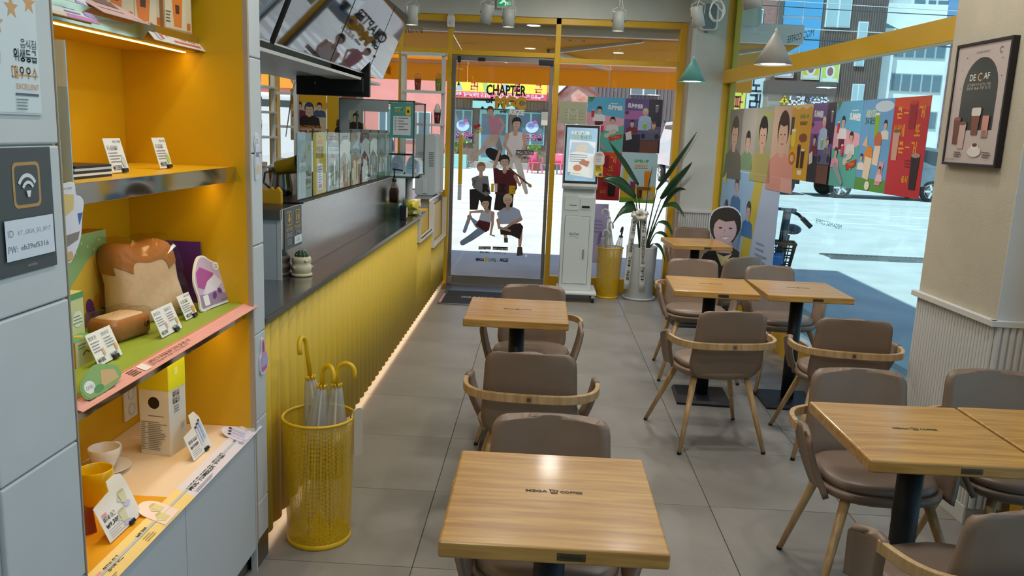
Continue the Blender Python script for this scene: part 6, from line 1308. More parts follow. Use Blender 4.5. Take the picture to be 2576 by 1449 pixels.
# recessed ceiling lights above the seating
for i, (x, y) in enumerate(((-0.3, 0.2), (1.1, 0.2), (-0.3, 2.2), (1.2, 2.0), (0.4, 3.4), (1.3, 3.5), (-0.2, 5.2), (0.7, 5.4), (0.2, 7.3), (-2.2, 5.0), (-2.2, 7.0), (-2.2, 3.4))):
    t = thing('ceiling_light', 'round recessed ceiling light above '+('the back left corner', 'the back right corner', 'the display niche aisle', 'the front right table', 'the centre chairs', 'the beige column', 'the aisle table', 'the left window table', 'the door mat', 'the coffee bench', 'the far left shelf rack', 'the menu bulkhead back')[i], 'ceiling light', (x, y, 2.94), group='recessed ceiling lights')
    MB().lathe([(0.09, 0.008), (0.11, 0.0), (0.112, 0.009), (0.09, 0.0095)], n=32).build('trim_ring', M_wmetal, t); MB().cyl((0, 0, 0.006), (0, 0, 0.0095), 0.09, n=28).build('diffuser', mat('downlight_glow', '#fff6e8', 0.5, emit=12), t)
    l = bpy.data.lights.new('ceiling_lamp', 'AREA'); l.shape = 'DISK'; l.size = 0.18; l.energy = CEIL_W; l.color = (1, 0.95, 0.88)
    o = bpy.data.objects.new('ceiling_lamp', l); C.objects.link(o); o.parent = t; o.location = (0, 0, -0.003)
# ================================================================ posters and window graphics
PR = print_mat('poster_ink', 0.35, t=0.25)
SK = '#d9b49c'
def bust(P, cx, cy, s, hair, shirt, skin=SK, look=0.0):
    """head and shoulders of a printed figure; s = head height"""
    P.poly([(cx-s*0.95, cy-s*1.5), (cx+s*0.95, cy-s*1.5), (cx+s*0.82, cy-s*0.72), (cx+s*0.3, cy-s*0.52), (cx-s*0.3, cy-s*0.52), (cx-s*0.82, cy-s*0.72)], shirt)
    P.rect(cx-s*0.15, cy-s*0.62, cx+s*0.15, cy-s*0.3, skin).ell(cx, cy+s*0.08, s*0.40, s*0.50, hair).ell(cx, cy-s*0.06, s*0.32, s*0.42, skin)
    P.poly([(cx-s*0.38, cy+s*0.05), (cx-s*0.30, cy+s*0.42), (cx, cy+s*0.55), (cx+s*0.30, cy+s*0.42), (cx+s*0.38, cy+s*0.05), (cx+s*0.24, cy+s*0.20), (cx, cy+s*0.16), (cx-s*0.22, cy+s*0.22)], hair)
    for k in (-1, 1): P.ell(cx+k*s*0.13+look*s, cy-s*0.04, s*0.045, s*0.022, '#3a2a26', 8)
    P.line(cx+look*s, cy-s*0.06, cx+look*s+s*0.02, cy-s*0.18, s*0.02, '#b98c78').line(cx-s*0.09+look*s, cy-s*0.28, cx+s*0.09+look*s, cy-s*0.28, s*0.03, '#b0605a')
def drink(P, x, y, w, h, col, top='#e8e2da'):
    P.poly([(x-w*0.38, y), (x+w*0.38, y), (x+w*0.5, y+h), (x-w*0.5, y+h)], col).ell(x, y+h, w*0.5, w*0.14, top)
def poster(label, O, U, w, h, col, fn, group, parent_name='poster', back=False):
    O, U = Vector(O), Vector(U).normalized(); t = thing(parent_name, label, 'poster', O, group=group); N = U.cross(Z)
    MB().prism([(0, 0), (w, 0), (w, h), (0, h)], O, U, Z, N, 0.0006).build('sheet', thin('sheet_'+col, col, 0.3, 0.35), t, world=True)
    P = Print(); fn(P, w, h); P.build('print', t, O+N*0.0006, U, Z, m=PR); return t
def p_beach(P, w, h):
    P.rect(0, h*0.55, w, h, '#5fb4dc').rect(0, 0, w, h*0.55, '#5bb3a6').poly([(0, h*0.45), (w*0.5, h*0.4), (w, h*0.5), (w, h*0.62), (0, h*0.72)], '#e7a9bb').poly([(0, h), (w*0.12, h*0.92), (w*0.2, h), ], '#3f7f4a').star(w*0.06, h*0.93, w*0.09, '#4f9a52', 6, 0.3)
    P.text('SUMMER', w*0.55, h*0.79, h*0.075, '#f2f4f2', w=w*0.40, bold=0.05, rot=-0.06).lines(w*0.62, w*0.9, h*0.885, 1, 0.01, h*0.012, '#e8eef0')
    bust(P, w*0.33, h*0.76, h*0.13, '#1e1c1c', '#e6e6ea'); P.poly([(w*0.22, h*0.56), (w*0.44, h*0.56), (w*0.44, h*0.44), (w*0.24, h*0.44)], '#5a2430'); drink(P, w*0.16, h*0.63, w*0.09, h*0.13, '#c8323c')
    bust(P, w*0.70, h*0.58, h*0.13, '#241d1a', '#d9d6d6'); P.limb([(w*0.74, h*0.38), (w*0.55, h*0.30), (w*0.78, h*0.24)], [h*0.10, h*0.09, h*0.06], '#cfc6bc').poly([(w*0.6, h*0.28), (w*0.98, h*0.34), (w*0.96, h*0.26), (w*0.64, h*0.20)], '#b8402a').text('ICED', w*0.8, h*0.265, h*0.03, '#f0b23a', w=w*0.2, align='c')
    bust(P, w*0.18, h*0.40, h*0.12, '#5a3524', '#e59ab0'); P.limb([(w*0.2, h*0.24), (w*0.38, h*0.14), (w*0.52, h*0.05)], [h*0.10, h*0.08, h*0.06], '#9aa2a6'); drink(P, w*0.42, h*0.36, w*0.10, h*0.13, '#d23a6a')
def p_purple(P, w, h):
    P.rect(0, 0, w, h, '#6a4f96').rect(0, h*0.62, w*0.65, h*0.78, '#b36ab0').rect(0, 0, w, h*0.34, '#2a2130').rect(w*0.64, h*0.50, w, h, '#23203c').star(w*0.06, h*0.74, w*0.10, '#2e2440', 7, 0.3)
    P.text('SUMMER', w*0.07, h*0.84, h*0.075, '#eef0f4', w=w*0.42, bold=0.05, rot=-0.06); drink(P, w*0.86, h*0.76, w*0.09, h*0.13, '#8a7884')
    bust(P, w*0.56, h*0.76, h*0.13, '#d9cfae', '#aecbe6'); P.rect(w*0.38, h*0.42, w*0.74, h*0.60, '#a8c4e2'); bust(P, w*0.22, h*0.54, h*0.12, '#2a201e', '#7a2430'); bust(P, w*0.80, h*0.52, h*0.12, '#7a4a30', '#6f6a70'); drink(P, w*0.56, h*0.44, w*0.09, h*0.11, '#8ac23c')
    P.rr(w*0.45, h*0.24, w*0.98, h*0.38, 0.01, '#5a5a80').ell(w*0.53, h*0.31, w*0.06, h*0.05, '#1e1e2a').ell(w*0.9, h*0.31, w*0.06, h*0.05, '#1e1e2a').rect(w*0.46, 0, w*0.95, h*0.23, '#6a4234').poly([(w*0.05, h*0.36), (w*0.2, h*0.40), (w*0.24, h*0.25), (w*0.08, h*0.22)], '#d9d4d0')
def p_red(P, w, h):
    P.rect(0, 0, w, h, '#c23038').poly([(0, h), (w, h), (w, h*0.9), (w*0.5, h*0.86), (0, h*0.92)], '#d8502e')
    for t_, x, y in (('큰', 0.10, 0.80), ('거', 0.72, 0.80), ('월에', 0.06, 0.62), ('또', 0.66, 0.62), ('큰', 0.26, 0.45), ('거', 0.62, 0.45)): P.text(t_, w*x, h*y, h*0.085, '#e6a82c', bold=0.05)
    P.rect(w*0.30, h*0.835, w*0.44, h*0.85, '#e6a82c').rect(w*0.46, h*0.49, w*0.58, h*0.505, '#e6a82c').text('출시', w*0.46, h*0.15, h*0.05, '#e6a82c', bold=0.04)
    drink(P, w*0.56, h*0.68, w*0.22, h*0.26, '#9a1c2a', '#c23a34'); drink(P, w*0.16, h*0.36, w*0.20, h*0.30, '#c9a08c', '#7a5a4c'); drink(P, w*0.78, h*0.08, w*0.24, h*0.34, '#2c1e1e', '#a8948a'); P.lines(w*0.5, w*0.72, h*0.36, 3, h*0.03, h*0.012, '#8a1c24')
def p_level(P, w, h, bg='#b7d7e2', low='#e0b62c'):
    P.rect(0, 0, w, h, bg).rect(0, 0, w, h*0.34, low).rect(0, 0, w, h*0.10, '#7cab3c').text('LEVEL UP', w*0.36, h*0.82, h*0.05, '#4d9a3a', w=w*0.40, bold=0.05).text('ENERGY', w*0.38, h*0.72, h*0.05, '#e0a21c', w=w*0.36, bold=0.05).rect(w*0.36, h*0.695, w*0.74, h*0.705, '#3a4a34')
    drink(P, w*0.14, h*0.44, w*0.16, h*0.26, '#e0c23a'); drink(P, w*0.74, h*0.34, w*0.18, h*0.30, '#e58a24', '#e8a03a'); drink(P, w*0.36, h*0.20, w*0.16, h*0.24, '#8a3a5a', '#d9c8d4'); drink(P, w*0.56, h*0.10, w*0.16, h*0.22, '#5a1c24')
    P.rr(w*0.5, h*0.26, w*0.86, h*0.33, 0.01, '#8a5a2c').poly([(w*0.66, h*0.06), (w*0.95, h*0.08), (w*0.96, h*0.24), (w*0.74, h*0.20)], '#c9b69a')
def p_yellow(P, w, h):
    P.rect(0, 0, w, h, '#d8a61c'); p = [(0, h), (0, h*0.95)]+[(w*(0.1*i), h*(0.95+0.02*math.sin(i*1.6))) for i in range(1, 11)]+[(w, h)]; P.poly(p, '#e9cf8a')
    P.text('LEVEL UP', w*0.42, h*0.82, h*0.045, '#4d8a3a', w=w*0.42, bold=0.05).text('ENERGY', w*0.45, h*0.73, h*0.045, '#5a4a1c', w=w*0.36, bold=0.05).rect(0, h*0.6, w*0.16, h*0.84, '#3f4248')
    drink(P, w*0.18, h*0.44, w*0.22, h*0.22, '#d8cf3a'); P.ell(w*0.66, h*0.56, w*0.2, h*0.06, '#8a4e2c').ell(w*0.2, h*0.28, w*0.16, h*0.09, '#b9662c').ell(w*0.2, h*0.28, w*0.10, h*0.05, '#e0b27a'); drink(P, w*0.52, h*0.16, w*0.16, h*0.30, '#2e1a1a', '#8a3a34'); drink(P, w*0.72, h*0.16, w*0.18, h*0.24, '#3c1e1c'); P.rect(w*0.55, h*0.07, w*0.75, h*0.13, '#ece6d8')
    for i in range(4):
        for j in range(3): P.rect(w*0.02*i, h*(0.40+0.02*j), w*0.02*(i+1), h*(0.42+0.02*j), '#2a2a2a' if (i+j) % 2 else '#e6e2d6')
def p_food(P, w, h):
    P.rect(0, 0, w, h, '#6aa6d2').rect(0, 0, w, h*0.14, '#5f9a46').ell(w*0.7, h*0.92, w*0.3, h*0.06, '#c9dbe6').text('여름엔 메가', w*0.12, h*0.82, h*0.055, '#dfe6b8', w=w*0.34, bold=0.06).text('간식 페스타', w*0.12, h*0.74, h*0.05, '#3f5a34', w=w*0.36, bold=0.05)
    drink(P, w*0.52, h*0.58, w*0.15, h*0.26, '#8ab82c'); bust(P, w*0.80, h*0.72, h*0.10, '#2a2422', '#dcd8d2'); P.poly([(w*0.12, h*0.50), (w*0.3, h*0.48), (w*0.26, h*0.62)], '#d9b89a').ell(w*0.62, h*0.56, w*0.12, h*0.09, '#c26a4a').ell(w*0.36, h*0.40, w*0.14, h*0.10, '#d58a34').poly([(w*0.24, h*0.14), (w*0.44, h*0.12), (w*0.5, h*0.36), (w*0.26, h*0.38)], '#e6d2b4').poly([(w*0.5, h*0.30), (w*0.7, h*0.28), (w*0.74, h*0.5), (w*0.54, h*0.5)], '#e3d0bd').poly([(w*0.66, h*0.08), (w*0.84, h*0.08), (w*0.9, h*0.32), (w*0.76, h*0.34)], '#d79aa2'); bust(P, w*0.14, h*0.36, h*0.09, '#4a352a', '#e4dcd4'); bust(P, w*0.8, h*0.24, h*0.08, '#3a2a28', '#e6c2ca'); P.ell(w*0.44, h*0.06, w*0.08, h*0.05, '#e8ead8')
def portrait(bg, hair, shirt, s, cx, cy, extra=None, txt=None):
    def fn(P, w, h):
        P.rect(0, 0, w, h, bg); bust(P, w*cx, h*cy, h*s, hair, shirt)
        if extra: P.poly([(0, 0), (w, 0), (w, h*0.2), (0, h*0.12)], extra)
        if txt: P.text(txt[0], w*0.46, h*0.86, h*0.05, txt[1], w=w*0.48, bold=0.04)
    return fn
G_S = 'promotion posters hung along the side window'
wp = [('grey portrait poster at the far left end of the side window row', '#8f8983', portrait('#8f8983', '#5a4632', '#6f6a62', 0.50, 0.5, 0.60, '#6d6a60')),
      ('poster of a person in a green top, second in the window row', '#b3ada6', portrait('#b3ada6', '#2a2421', '#7fa07a', 0.30, 0.5, 0.48)),
      ('poster with yellow-green lettering, third in the window row', '#a9ab92', portrait('#a9ab92', '#201c1c', '#b5ad6a', 0.48, 0.45, 0.60, None, ('MGC Brunch', '#c9d23a'))),
      ('poster of a person in a pink top, fourth in the window row', '#d0b49c', portrait('#d0b49c', '#3a201c', '#d99a8c', 0.55, 0.62, 0.62)),
      ('yellow food and drink poster, fifth in the window row', '#d8a61c', p_yellow), ('purple SUMMER poster in the side window row', '#6a4f96', p_purple), ('beach SUMMER poster in the side window row', '#5bb3a6', p_beach),
      ('blue poster of wraps and drinks, second from the column end', '#6aa6d2', p_food), ('red poster with big yellow Korean letters, nearest the column', '#c23038', p_red)]
for i, (lb, c, fn) in enumerate(wp):
    y1 = 7.722-0.3705*i; y0 = y1-0.368; a = wpt(y1, 1.295-0.001*i, 0.012); U = wpt(y0, 1.29, 0.012)-wpt(y1, 1.29, 0.012); poster(lb, a, U, U.length, 0.535, c, fn, G_S)
G_F = 'posters taped to the entrance side glass'
poster('beach SUMMER poster on the entrance glass above the kiosk side', (0.412, 8.185, 1.395), X, 0.366, 0.523, '#5bb3a6', p_beach, G_F)
poster('purple SUMMER poster on the entrance glass beside the beach one', (0.780, 8.184, 1.400), X, 0.362, 0.515, '#6a4f96', p_purple, G_F)
poster('red Korean lettered poster behind the kiosk on the entrance glass', (0.412, 8.183, 0.92), X, 0.366, 0.472, '#c23038', p_red, G_F)
poster('pale blue LEVEL UP poster behind the plant on the entrance glass', (0.780, 8.184, 0.905), X, 0.352, 0.49, '#b7d7e2', p_level, G_F)
poster('pale green notice sheet seen from behind, left of the beach poster', (0.142, 8.184, 1.652), X, 0.268, 0.212, '#c3c6a8', lambda P, w, h: P.rect(0, 0, w, h, '#c3c6a8').lines(w*0.2, w*0.95, h*0.62, 4, h*0.14, h*0.03, '#a5a890').text('M', w*0.5, h*0.15, h*0.55, '#d0d3b8', align='c'), G_F)
poster('lavender poster standing low behind the kiosk', (0.52, 8.184, 0.28), X, 0.16, 0.60, '#cfc6ea', lambda P, w, h: P.rect(0, 0, w, h, '#cfc6ea').lines(w*0.15, w*0.8, h*0.7, 4, h*0.06, h*0.02, '#a79ccf').poly([(w*0.4, h*0.3), (w*0.9, h*0.35), (w*0.8, h*0.55), (w*0.5, h*0.5)], '#9d8fce'), G_F)
G_K = 'posters on the glass behind the serving counter'
poster('WELCOME TO poster with a person in a cap behind the counter', (-2.516, 8.165, 1.385), X, 0.362, 0.495, '#cfc3a6', lambda P, w, h: (P.rect(0, 0, w, h, '#cfc3a6').poly([(0, h*0.6), (w*0.4, h*0.75), (w, h*0.6), (w, h), (0, h)], '#d8a61c'), bust(P, w*0.24, h*0.68, h*0.15, '#2a2220', '#7a2f4a'), bust(P, w*0.80, h*0.68, h*0.14, '#2a2220', '#4a5a72'), bust(P, w*0.52, h*0.62, h*0.24, '#33405a', '#2a2422'), P.text('WELCOME TO', w*0.12, h*0.24, h*0.06, '#c9843a', w=w*0.74, bold=0.04).text('메가커피', w*0.14, h*0.08, h*0.10, '#b5402c', w=w*0.7, bold=0.06)), G_K)
poster('yellow and grey poster partly hidden by the goods case', (-2.150, 8.165, 1.385), X, 0.36, 0.49, '#d0b23a', lambda P, w, h: (P.rect(0, 0, w, h, '#b5b0a4').rect(0, 0, w*0.32, h, '#d0a61c').ell(w*0.6, h*0.85, w*0.22, h*0.10, '#a85a44'), bust(P, w*0.45, h*0.55, h*0.16, '#1e1c1c', '#4a2a28'), bust(P, w*0.8, h*0.5, h*0.16, '#1e1c1c', '#3a2422'), P.ell(w*0.35, h*0.2, w*0.14, h*0.12, '#1c1a1a').ell(w*0.85, h*0.1, w*0.2, h*0.1, '#c9602c')), G_K)
# big portrait poster low in the side window and a cut-out figure in front of it
def p_four(P, w, h):
    P.rect(0, 0, w, h, '#9cc4e6').poly([(w*0.62, h), (w*0.75, h), (w*0.58, 0), (w*0.42, 0)], '#cfc04a').poly([(w*0.75, h), (w, h), (w, 0), (w*0.6, 0)], '#b9cdea')
    bust(P, w*0.30, h*0.86, h*0.17, '#4a4644', '#3c78b4', '#cdb3b6'); bust(P, w*0.13, h*0.62, h*0.16, '#44403c', '#a86aa6', '#c4b4c6'); bust(P, w*0.55, h*0.66, h*0.16, '#33302e', '#3a7ec0', '#c4b4c6')
    P.lines(w*0.72, w*0.9, h*0.40, 4, h*0.05, h*0.015, '#8fa0c8').poly([(w*0.02, h*0.9), (w*0.08, h*0.98), (w*0.1, h*0.86)], '#d8cf6a').star(w*0.16, h*0.94, h*0.02, '#6a8ab8')
a = wpt(7.80, 0.36, 0.009); U = wpt(6.34, 0.36, 0.009)-a
poster('large light blue poster of three people in denim low in the side window', a, U, U.length, 0.925, '#9cc4e6', p_four, None)
t = thing('portrait_cutout', 'white-edged cut-out of a smiling person in a black jacket by the window', 'cut-out', (1.62, 7.16, 0))
hd = [(-0.20, 0.0), (0.20, 0.0), (0.20, 0.42), (0.17, 0.58), (0.075, 0.64), (0.10, 0.72), (0.135, 0.80), (0.125, 0.92), (0.06, 0.985), (-0.03, 0.99), (-0.11, 0.95), (-0.14, 0.86), (-0.125, 0.76), (-0.075, 0.67), (-0.08, 0.62), (-0.17, 0.56), (-0.20, 0.40)]
hd = lumpy(hd, 2); cu_, cv_ = Vector((0.985, -0.17, 0)), Z
MB().prism(hd, (0, 0, 0), cu_, cv_, cu_.cross(cv_), 0.004).build('board', mat('cutout_edge', '#d9dff0', 0.5), t)
P = Print(); P.poly(shrink(hd, 0.965), '#2f3038').poly([(-0.06, 0.58), (0.07, 0.58), (0.07, 0.68), (-0.06, 0.68)], '#b79fae').ell(0.0, 0.84, 0.125, 0.135, '#2f2c2c').ell(0.0, 0.785, 0.098, 0.125, '#c4aebb')
P.poly([(-0.12, 0.80), (-0.11, 0.92), (0, 0.97), (0.11, 0.91), (0.118, 0.80), (0.075, 0.87), (0.0, 0.855), (-0.06, 0.875)], '#2f2c2c').ell(-0.04, 0.80, 0.016, 0.007, '#2a2224', 8).ell(0.045, 0.80, 0.016, 0.007, '#2a2224', 8).line(0.0, 0.79, -0.008, 0.75, 0.005, '#9f8794').poly([(-0.035, 0.715), (0.045, 0.725), (0.01, 0.70)], '#ece8ee').line(-0.037, 0.717, 0.047, 0.727, 0.004, '#8a4a55').poly([(-0.06, 0.58), (0.0, 0.46), (0.08, 0.58), (0.01, 0.55)], '#cfc890')
P.build('cutout_print', t, cu_.cross(cv_)*0.004, cu_, cv_, world=False)
MB().prism([(-0.12, 0), (0.12, 0), (0.0, 0.5)], (0, 0.006, 0), cu_, Z, -cu_.cross(Z), 0.004).build('rear_strut', M_paper, t)
MB().prism([(0, 0), (0.16, 0), (0, 0.30)], (0, 0.005, 0), -cu_.cross(Z), Z, cu_, 0.004).build('rear_foot', M_paper, t)
# framed DECAF poster on the column
t = thing('framed_poster', 'black framed DECAF coffee poster on the beige column', 'framed poster', cpt(0.13, 1.48, 0))
fw, fh, fd = 0.405, 0.515, 0.028
def fbar(nm, a0, a1, z0, z1, m, i0=0.0, i1=fd):
    vs = [cpt(a, z, i) for z in (z0, z1) for a, i in ((a0, i0), (a1, i0), (a1, i1), (a0, i1))]; return MB().add(vs, [(0,3,2,1),(4,5,6,7),(0,1,5,4),(1,2,6,5),(2,3,7,6),(3,0,4,7)]).build(nm, m, t, world=True, bevel=0.001)
A0, Z0 = 0.122, 1.485; fm = mat('frame_black', '#1a181d', 0.35)
fbar('frame_side', A0, A0+0.012, Z0, Z0+fh, fm); fbar('frame_side', A0+fw-0.012, A0+fw, Z0, Z0+fh, fm); fbar('frame_rail', A0+0.012, A0+fw-0.012, Z0, Z0+0.012, fm); fbar('frame_rail', A0+0.012, A0+fw-0.012, Z0+fh-0.012, Z0+fh, fm)
fbar('art_board', A0+0.012, A0+fw-0.012, Z0+0.012, Z0+fh-0.012, mat('art_board', '#b5a6a0', 0.4), 0.0, fd-0.006)
P = Print(); w, h = fw-0.024, fh-0.024
P.rect(0, 0, w, h, '#b8a9a4').ell(w*0.52, h*0.62, w*0.34, h*0.27, '#2b312f', 28).rect(w*0.18, h*0.28, w*0.86, h*0.62, '#2b312f').rect(0, 0, w, h*0.28, '#bcaea8').text('GOOD NIGHT', w*0.5, h*0.925, h*0.018, '#6a5c58', w=w*0.26, align='c').text('DE', w*0.42, h*0.70, h*0.055, '#e6e2d8', align='r', bold=0.01).text('C', w*0.5, h*0.693, h*0.07, '#d8a84a', align='c', bold=0.01).text('AF', w*0.575, h*0.705, h*0.055, '#e6e2d8', bold=0.01).text('디카페인으로 즐기는 커피', w*0.5, h*0.655, h*0.017, '#cfc8b8', w=w*0.44, align='c').text('편안한 밤을 위한 한 잔', w*0.5, h*0.625, h*0.017, '#cfc8b8', w=w*0.46, align='c')
for a, b in ((0.2, 0.90), (0.88, 0.86), (0.12, 0.80), (0.14, 0.64), (0.9, 0.72)): P.star(w*a, h*b, 0.005, '#5a4e4a', 4, 0.3)
P.path([(w*(0.84+0.03*math.cos(q)), h*(0.93+0.022*math.sin(q))) for q in [0.7+4.9*i/10 for i in range(11)]], 0.003, '#5a4e4a')
drink(P, w*0.54, h*0.24, w*0.16, h*0.18, '#7a4636', '#ddd4cc'); P.rr(w*0.45, h*0.40, w*0.63, h*0.47, 0.01, '#d8cec6'); drink(P, w*0.30, h*0.12, w*0.15, h*0.22, '#c0a59a', '#7a4a40'); drink(P, w*0.18, h*0.16, w*0.14, h*0.22, '#6a3830', '#8a564a'); P.rect(w*0.68, h*0.22, w*0.80, h*0.40, '#c98a7a').rect(w*0.70, h*0.22, w*0.78, h*0.28, '#8a7468').ell(w*0.60, h*0.10, w*0.13, h*0.045, '#d8d0ca').ell(w*0.60, h*0.14, w*0.07, h*0.03, '#e0d8d2').ell(w*0.60, h*0.155, w*0.05, h*0.016, '#5a3428').lines(w*0.2, w*0.38, h*0.085, 3, h*0.018, h*0.008, '#5a4e4a').lines(w*0.76, w*0.92, h*0.09, 3, h*0.018, h*0.008, '#5a4e4a').text('MEGA COFFEE', w*0.05, h*0.02, h*0.012, '#3a3230', w=w*0.18)
P.build('art_print', t, cpt(A0+fw-0.012, Z0+0.012, fd-0.006), -CD, Z)
# ---- printed film on the entrance door (design units of 3.9 mm, origin at the film's lower left corner)
K = 0.0039
class Film(Print):
    def q(s, pts): return [((x-1170)*K, (665-y)*K+(x-1250)*0.00016) for x, y in pts]
    def pg(s, pts, c): return s.poly(s.q(pts), c)
    def lb(s, pts, ws, c): return s.limb(s.q(pts), [w*K for w in ws], c)
    def el(s, x, y, rx, ry, c, rot=0.0): (a, b), = s.q([(x, y)]); return s.ell(a, b, rx*K, ry*K, c, 16, rot)
    def tx(s, t, x, y, h, c, w=None, **k): (a, b), = s.q([(x, y)]); return s.text(t, a, b, h*K, c, w=None if w is None else w*K, **k)
    def head(s, x, y, r, hair):
        s.el(x, y-r*0.12, r*1.02, r*1.2, hair).el(x, y+r*0.18, r*0.80, r*1.0, '#d8b6a6').pg([(x-r*0.95, y), (x-r*0.8, y-r*0.9), (x, y-r*1.25), (x+r*0.8, y-r*0.9), (x+r*0.95, y), (x+r*0.5, y-r*0.4), (x-r*0.4, y-r*0.35)], hair)
        for k in (-1, 1): s.el(x+k*r*0.32, y+r*0.12, r*0.12, r*0.06, '#3a2a28')
        s.lb([(x-r*0.18, y+r*0.72), (x+r*0.18, y+r*0.72)], [r*0.1, r*0.1], '#b0605a'); return s
F = Film(); SKN = '#cfa592'
F.tx('CHAPTER', 1222, 236, 25, '#201a26', w=101, bold=0.03).tx('of', 1221, 256, 15, '#201a26', w=20, bold=0.05).tx('MGC', 1245, 268, 27, '#c8961c', w=78, bold=0.08).tx('with', 1257, 281, 8, '#201a26', w=21, bold=0.04).tx('RIIZE', 1281, 285, 12, '#e6e6e8', w=39, bold=0.06, shear=0.15)
a, = F.q([(1214, 269)]); F.star(a[0], a[1], 5*K, '#201a26', 8, 0.55)
# walking figure in a pink tee
F.lb([(1250, 338), (1262, 372), (1258, 395)], [17, 14, 9], '#8d8e90').lb([(1242, 338), (1222, 368), (1200, 392)], [18, 12, 8], '#c9b7ab').pg([(1179, 386), (1190, 398), (1198, 402), (1194, 408), (1186, 402)], '#d8cdc6').pg([(1230, 294), (1240, 288), (1256, 289), (1263, 300), (1258, 336), (1236, 335), (1231, 312)], '#c489a0').lb([(1260, 298), (1270, 312), (1258, 340)], [8, 7, 5], SKN).pg([(1236, 334), (1260, 335), (1256, 350), (1248, 368), (1238, 366)], '#cdb9ae').lb([(1238, 282), (1241, 291)], [7, 8], SKN); F.head(1234, 276, 9, '#6a3f2c')
# figure in a white tank top
F.lb([(1290, 390), (1288, 430)], [17, 14], '#dcd8d4').lb([(1304, 390), (1320, 440), (1334, 482)], [19, 15, 9], '#dedad6').pg([(1280, 336), (1290, 328), (1314, 329), (1322, 338), (1320, 372), (1312, 392), (1284, 388), (1279, 360)], '#dcd6dc').lb([(1279, 336), (1274, 362), (1292, 388)], [11, 9, 6], SKN).lb([(1322, 337), (1326, 362), (1312, 392)], [11, 9, 6], SKN).lb([(1300, 320), (1300, 333)], [10, 12], SKN); F.head(1302, 307, 12, '#2a2428')
# bass guitar and the figure in maroon
F.el(1247, 386, 24, 14, '#1f1c22', -0.55).pg([(1232, 402), (1255, 400), (1262, 412), (1248, 408)], '#dad6d2').pg([(1256, 484), (1302, 482), (1300, 528), (1282, 520), (1276, 530), (1252, 526)], '#211c20').pg([(1246, 414), (1264, 424), (1296, 424), (1306, 440), (1310, 470), (1302, 486), (1254, 486), (1250, 452)], '#561a28').lb([(1304, 440), (1316, 462), (1326, 448)], [10, 8, 5], SKN).lb([(1250, 416), (1262, 376)], [9, 6], SKN).lb([(1288, 420), (1340, 462)], [4, 4], '#7a4034').pg([(1336, 456), (1347, 462), (1346, 470), (1338, 466)], '#b08a6a').lb([(1276, 414), (1276, 428)], [9, 11], SKN); F.head(1275, 402, 13, '#2a2022')
# seated figure in a grey mesh top
F.pg([(1188, 474), (1214, 470), (1246, 494), (1244, 528), (1228, 526), (1214, 500), (1210, 526), (1190, 526)], '#1f1c20').pg([(1194, 444), (1210, 438), (1234, 440), (1242, 484), (1232, 492), (1202, 472), (1194, 464)], '#84828a').lb([(1196, 448), (1200, 468), (1206, 442)], [8, 7, 5], '#7c7a82').lb([(1216, 428), (1216, 440)], [8, 10], SKN); F.head(1216, 418, 11, '#a5744e')
for t_, x, c, w_ in (('R', 1221, '#1c1a1e', 20), ('I', 1243, '#dcb21c', 7), ('I', 1252, '#e6e4e0', 7), ('Z', 1261, '#1c1a1e', 22), ('E', 1289, '#dcb21c', 17)): F.tx(t_, x, 478 if t_ != 'E' else 483, 18, c, w=w_, bold=0.09)
# reclining figure in jeans
F.lb([(1228, 574), (1196, 598), (1174, 612)], [20, 17, 14], '#7f98b8').lb([(1212, 566), (1190, 545), (1178, 582)], [16, 13, 9], '#8aa2c0').pg([(1220, 530), (1234, 525), (1248, 529), (1252, 546), (1244, 560), (1214, 553)], '#b9c8dc').pg([(1214, 552), (1245, 559), (1242, 578), (1234, 584), (1206, 566)], '#561a28').lb([(1222, 530), (1192, 532), (1188, 560)], [8, 6, 5], SKN).lb([(1250, 534), (1250, 562), (1246, 590), (1256, 594)], [9, 7, 5, 4], SKN).lb([(1232, 518), (1236, 530)], [8, 10], SKN); F.head(1230, 508, 12, '#211c20')
# squatting figure in a pale tee
F.lb([(1322, 570), (1323, 600), (1323, 624)], [13, 10, 7], SKN).pg([(1317, 622), (1329, 622), (1332, 644), (1316, 646)], '#4a4648').lb([(1284, 590), (1287, 604)], [9, 6], SKN).pg([(1281, 598), (1291, 598), (1292, 611), (1282, 611)], '#5a5254').pg([(1270, 576), (1300, 562), (1322, 560), (1330, 570), (1322, 602), (1300, 592), (1272, 590)], '#2a2020').pg([(1260, 534), (1278, 520), (1304, 519), (1318, 526), (1328, 552), (1310, 562), (1270, 563)], '#aebcd8').lb([(1264, 552), (1268, 572), (1296, 580)], [9, 8, 5], SKN).lb([(1322, 550), (1298, 562), (1284, 574)], [9, 7, 5], SKN).lb([(1288, 512), (1288, 523)], [9, 11], SKN); F.head(1287, 500, 12, '#ded2b8')
F.pg([(1304, 374), (1348, 376), (1348, 387), (1304, 385)], '#1c1a1e').tx('MEGA STATION', 1306, 384, 8, '#eceaea', w=40, bold=0.02).tx('CAMPAIGN', 1317, 396, 7, '#1c1a1e', w=25, bold=0.02).pg([(1216, 621), (1248, 621), (1248, 629), (1216, 629)], '#1c1a1e').tx('MEGA TASTE', 1217, 628, 6, '#eceaea', w=30, bold=0.02).tx('MEGA SMILE', 1220, 638, 5, '#1c1a1e', w=25, bold=0.02).pg([(1253, 621), (1292, 622), (1292, 631), (1253, 630)], '#1c1a1e').tx('RISE & REALIZE', 1254, 630, 6, '#eceaea', w=37, bold=0.02).tx('라이즈의 메가 스토리', 1256, 640, 4, '#1c1a1e', w=32)
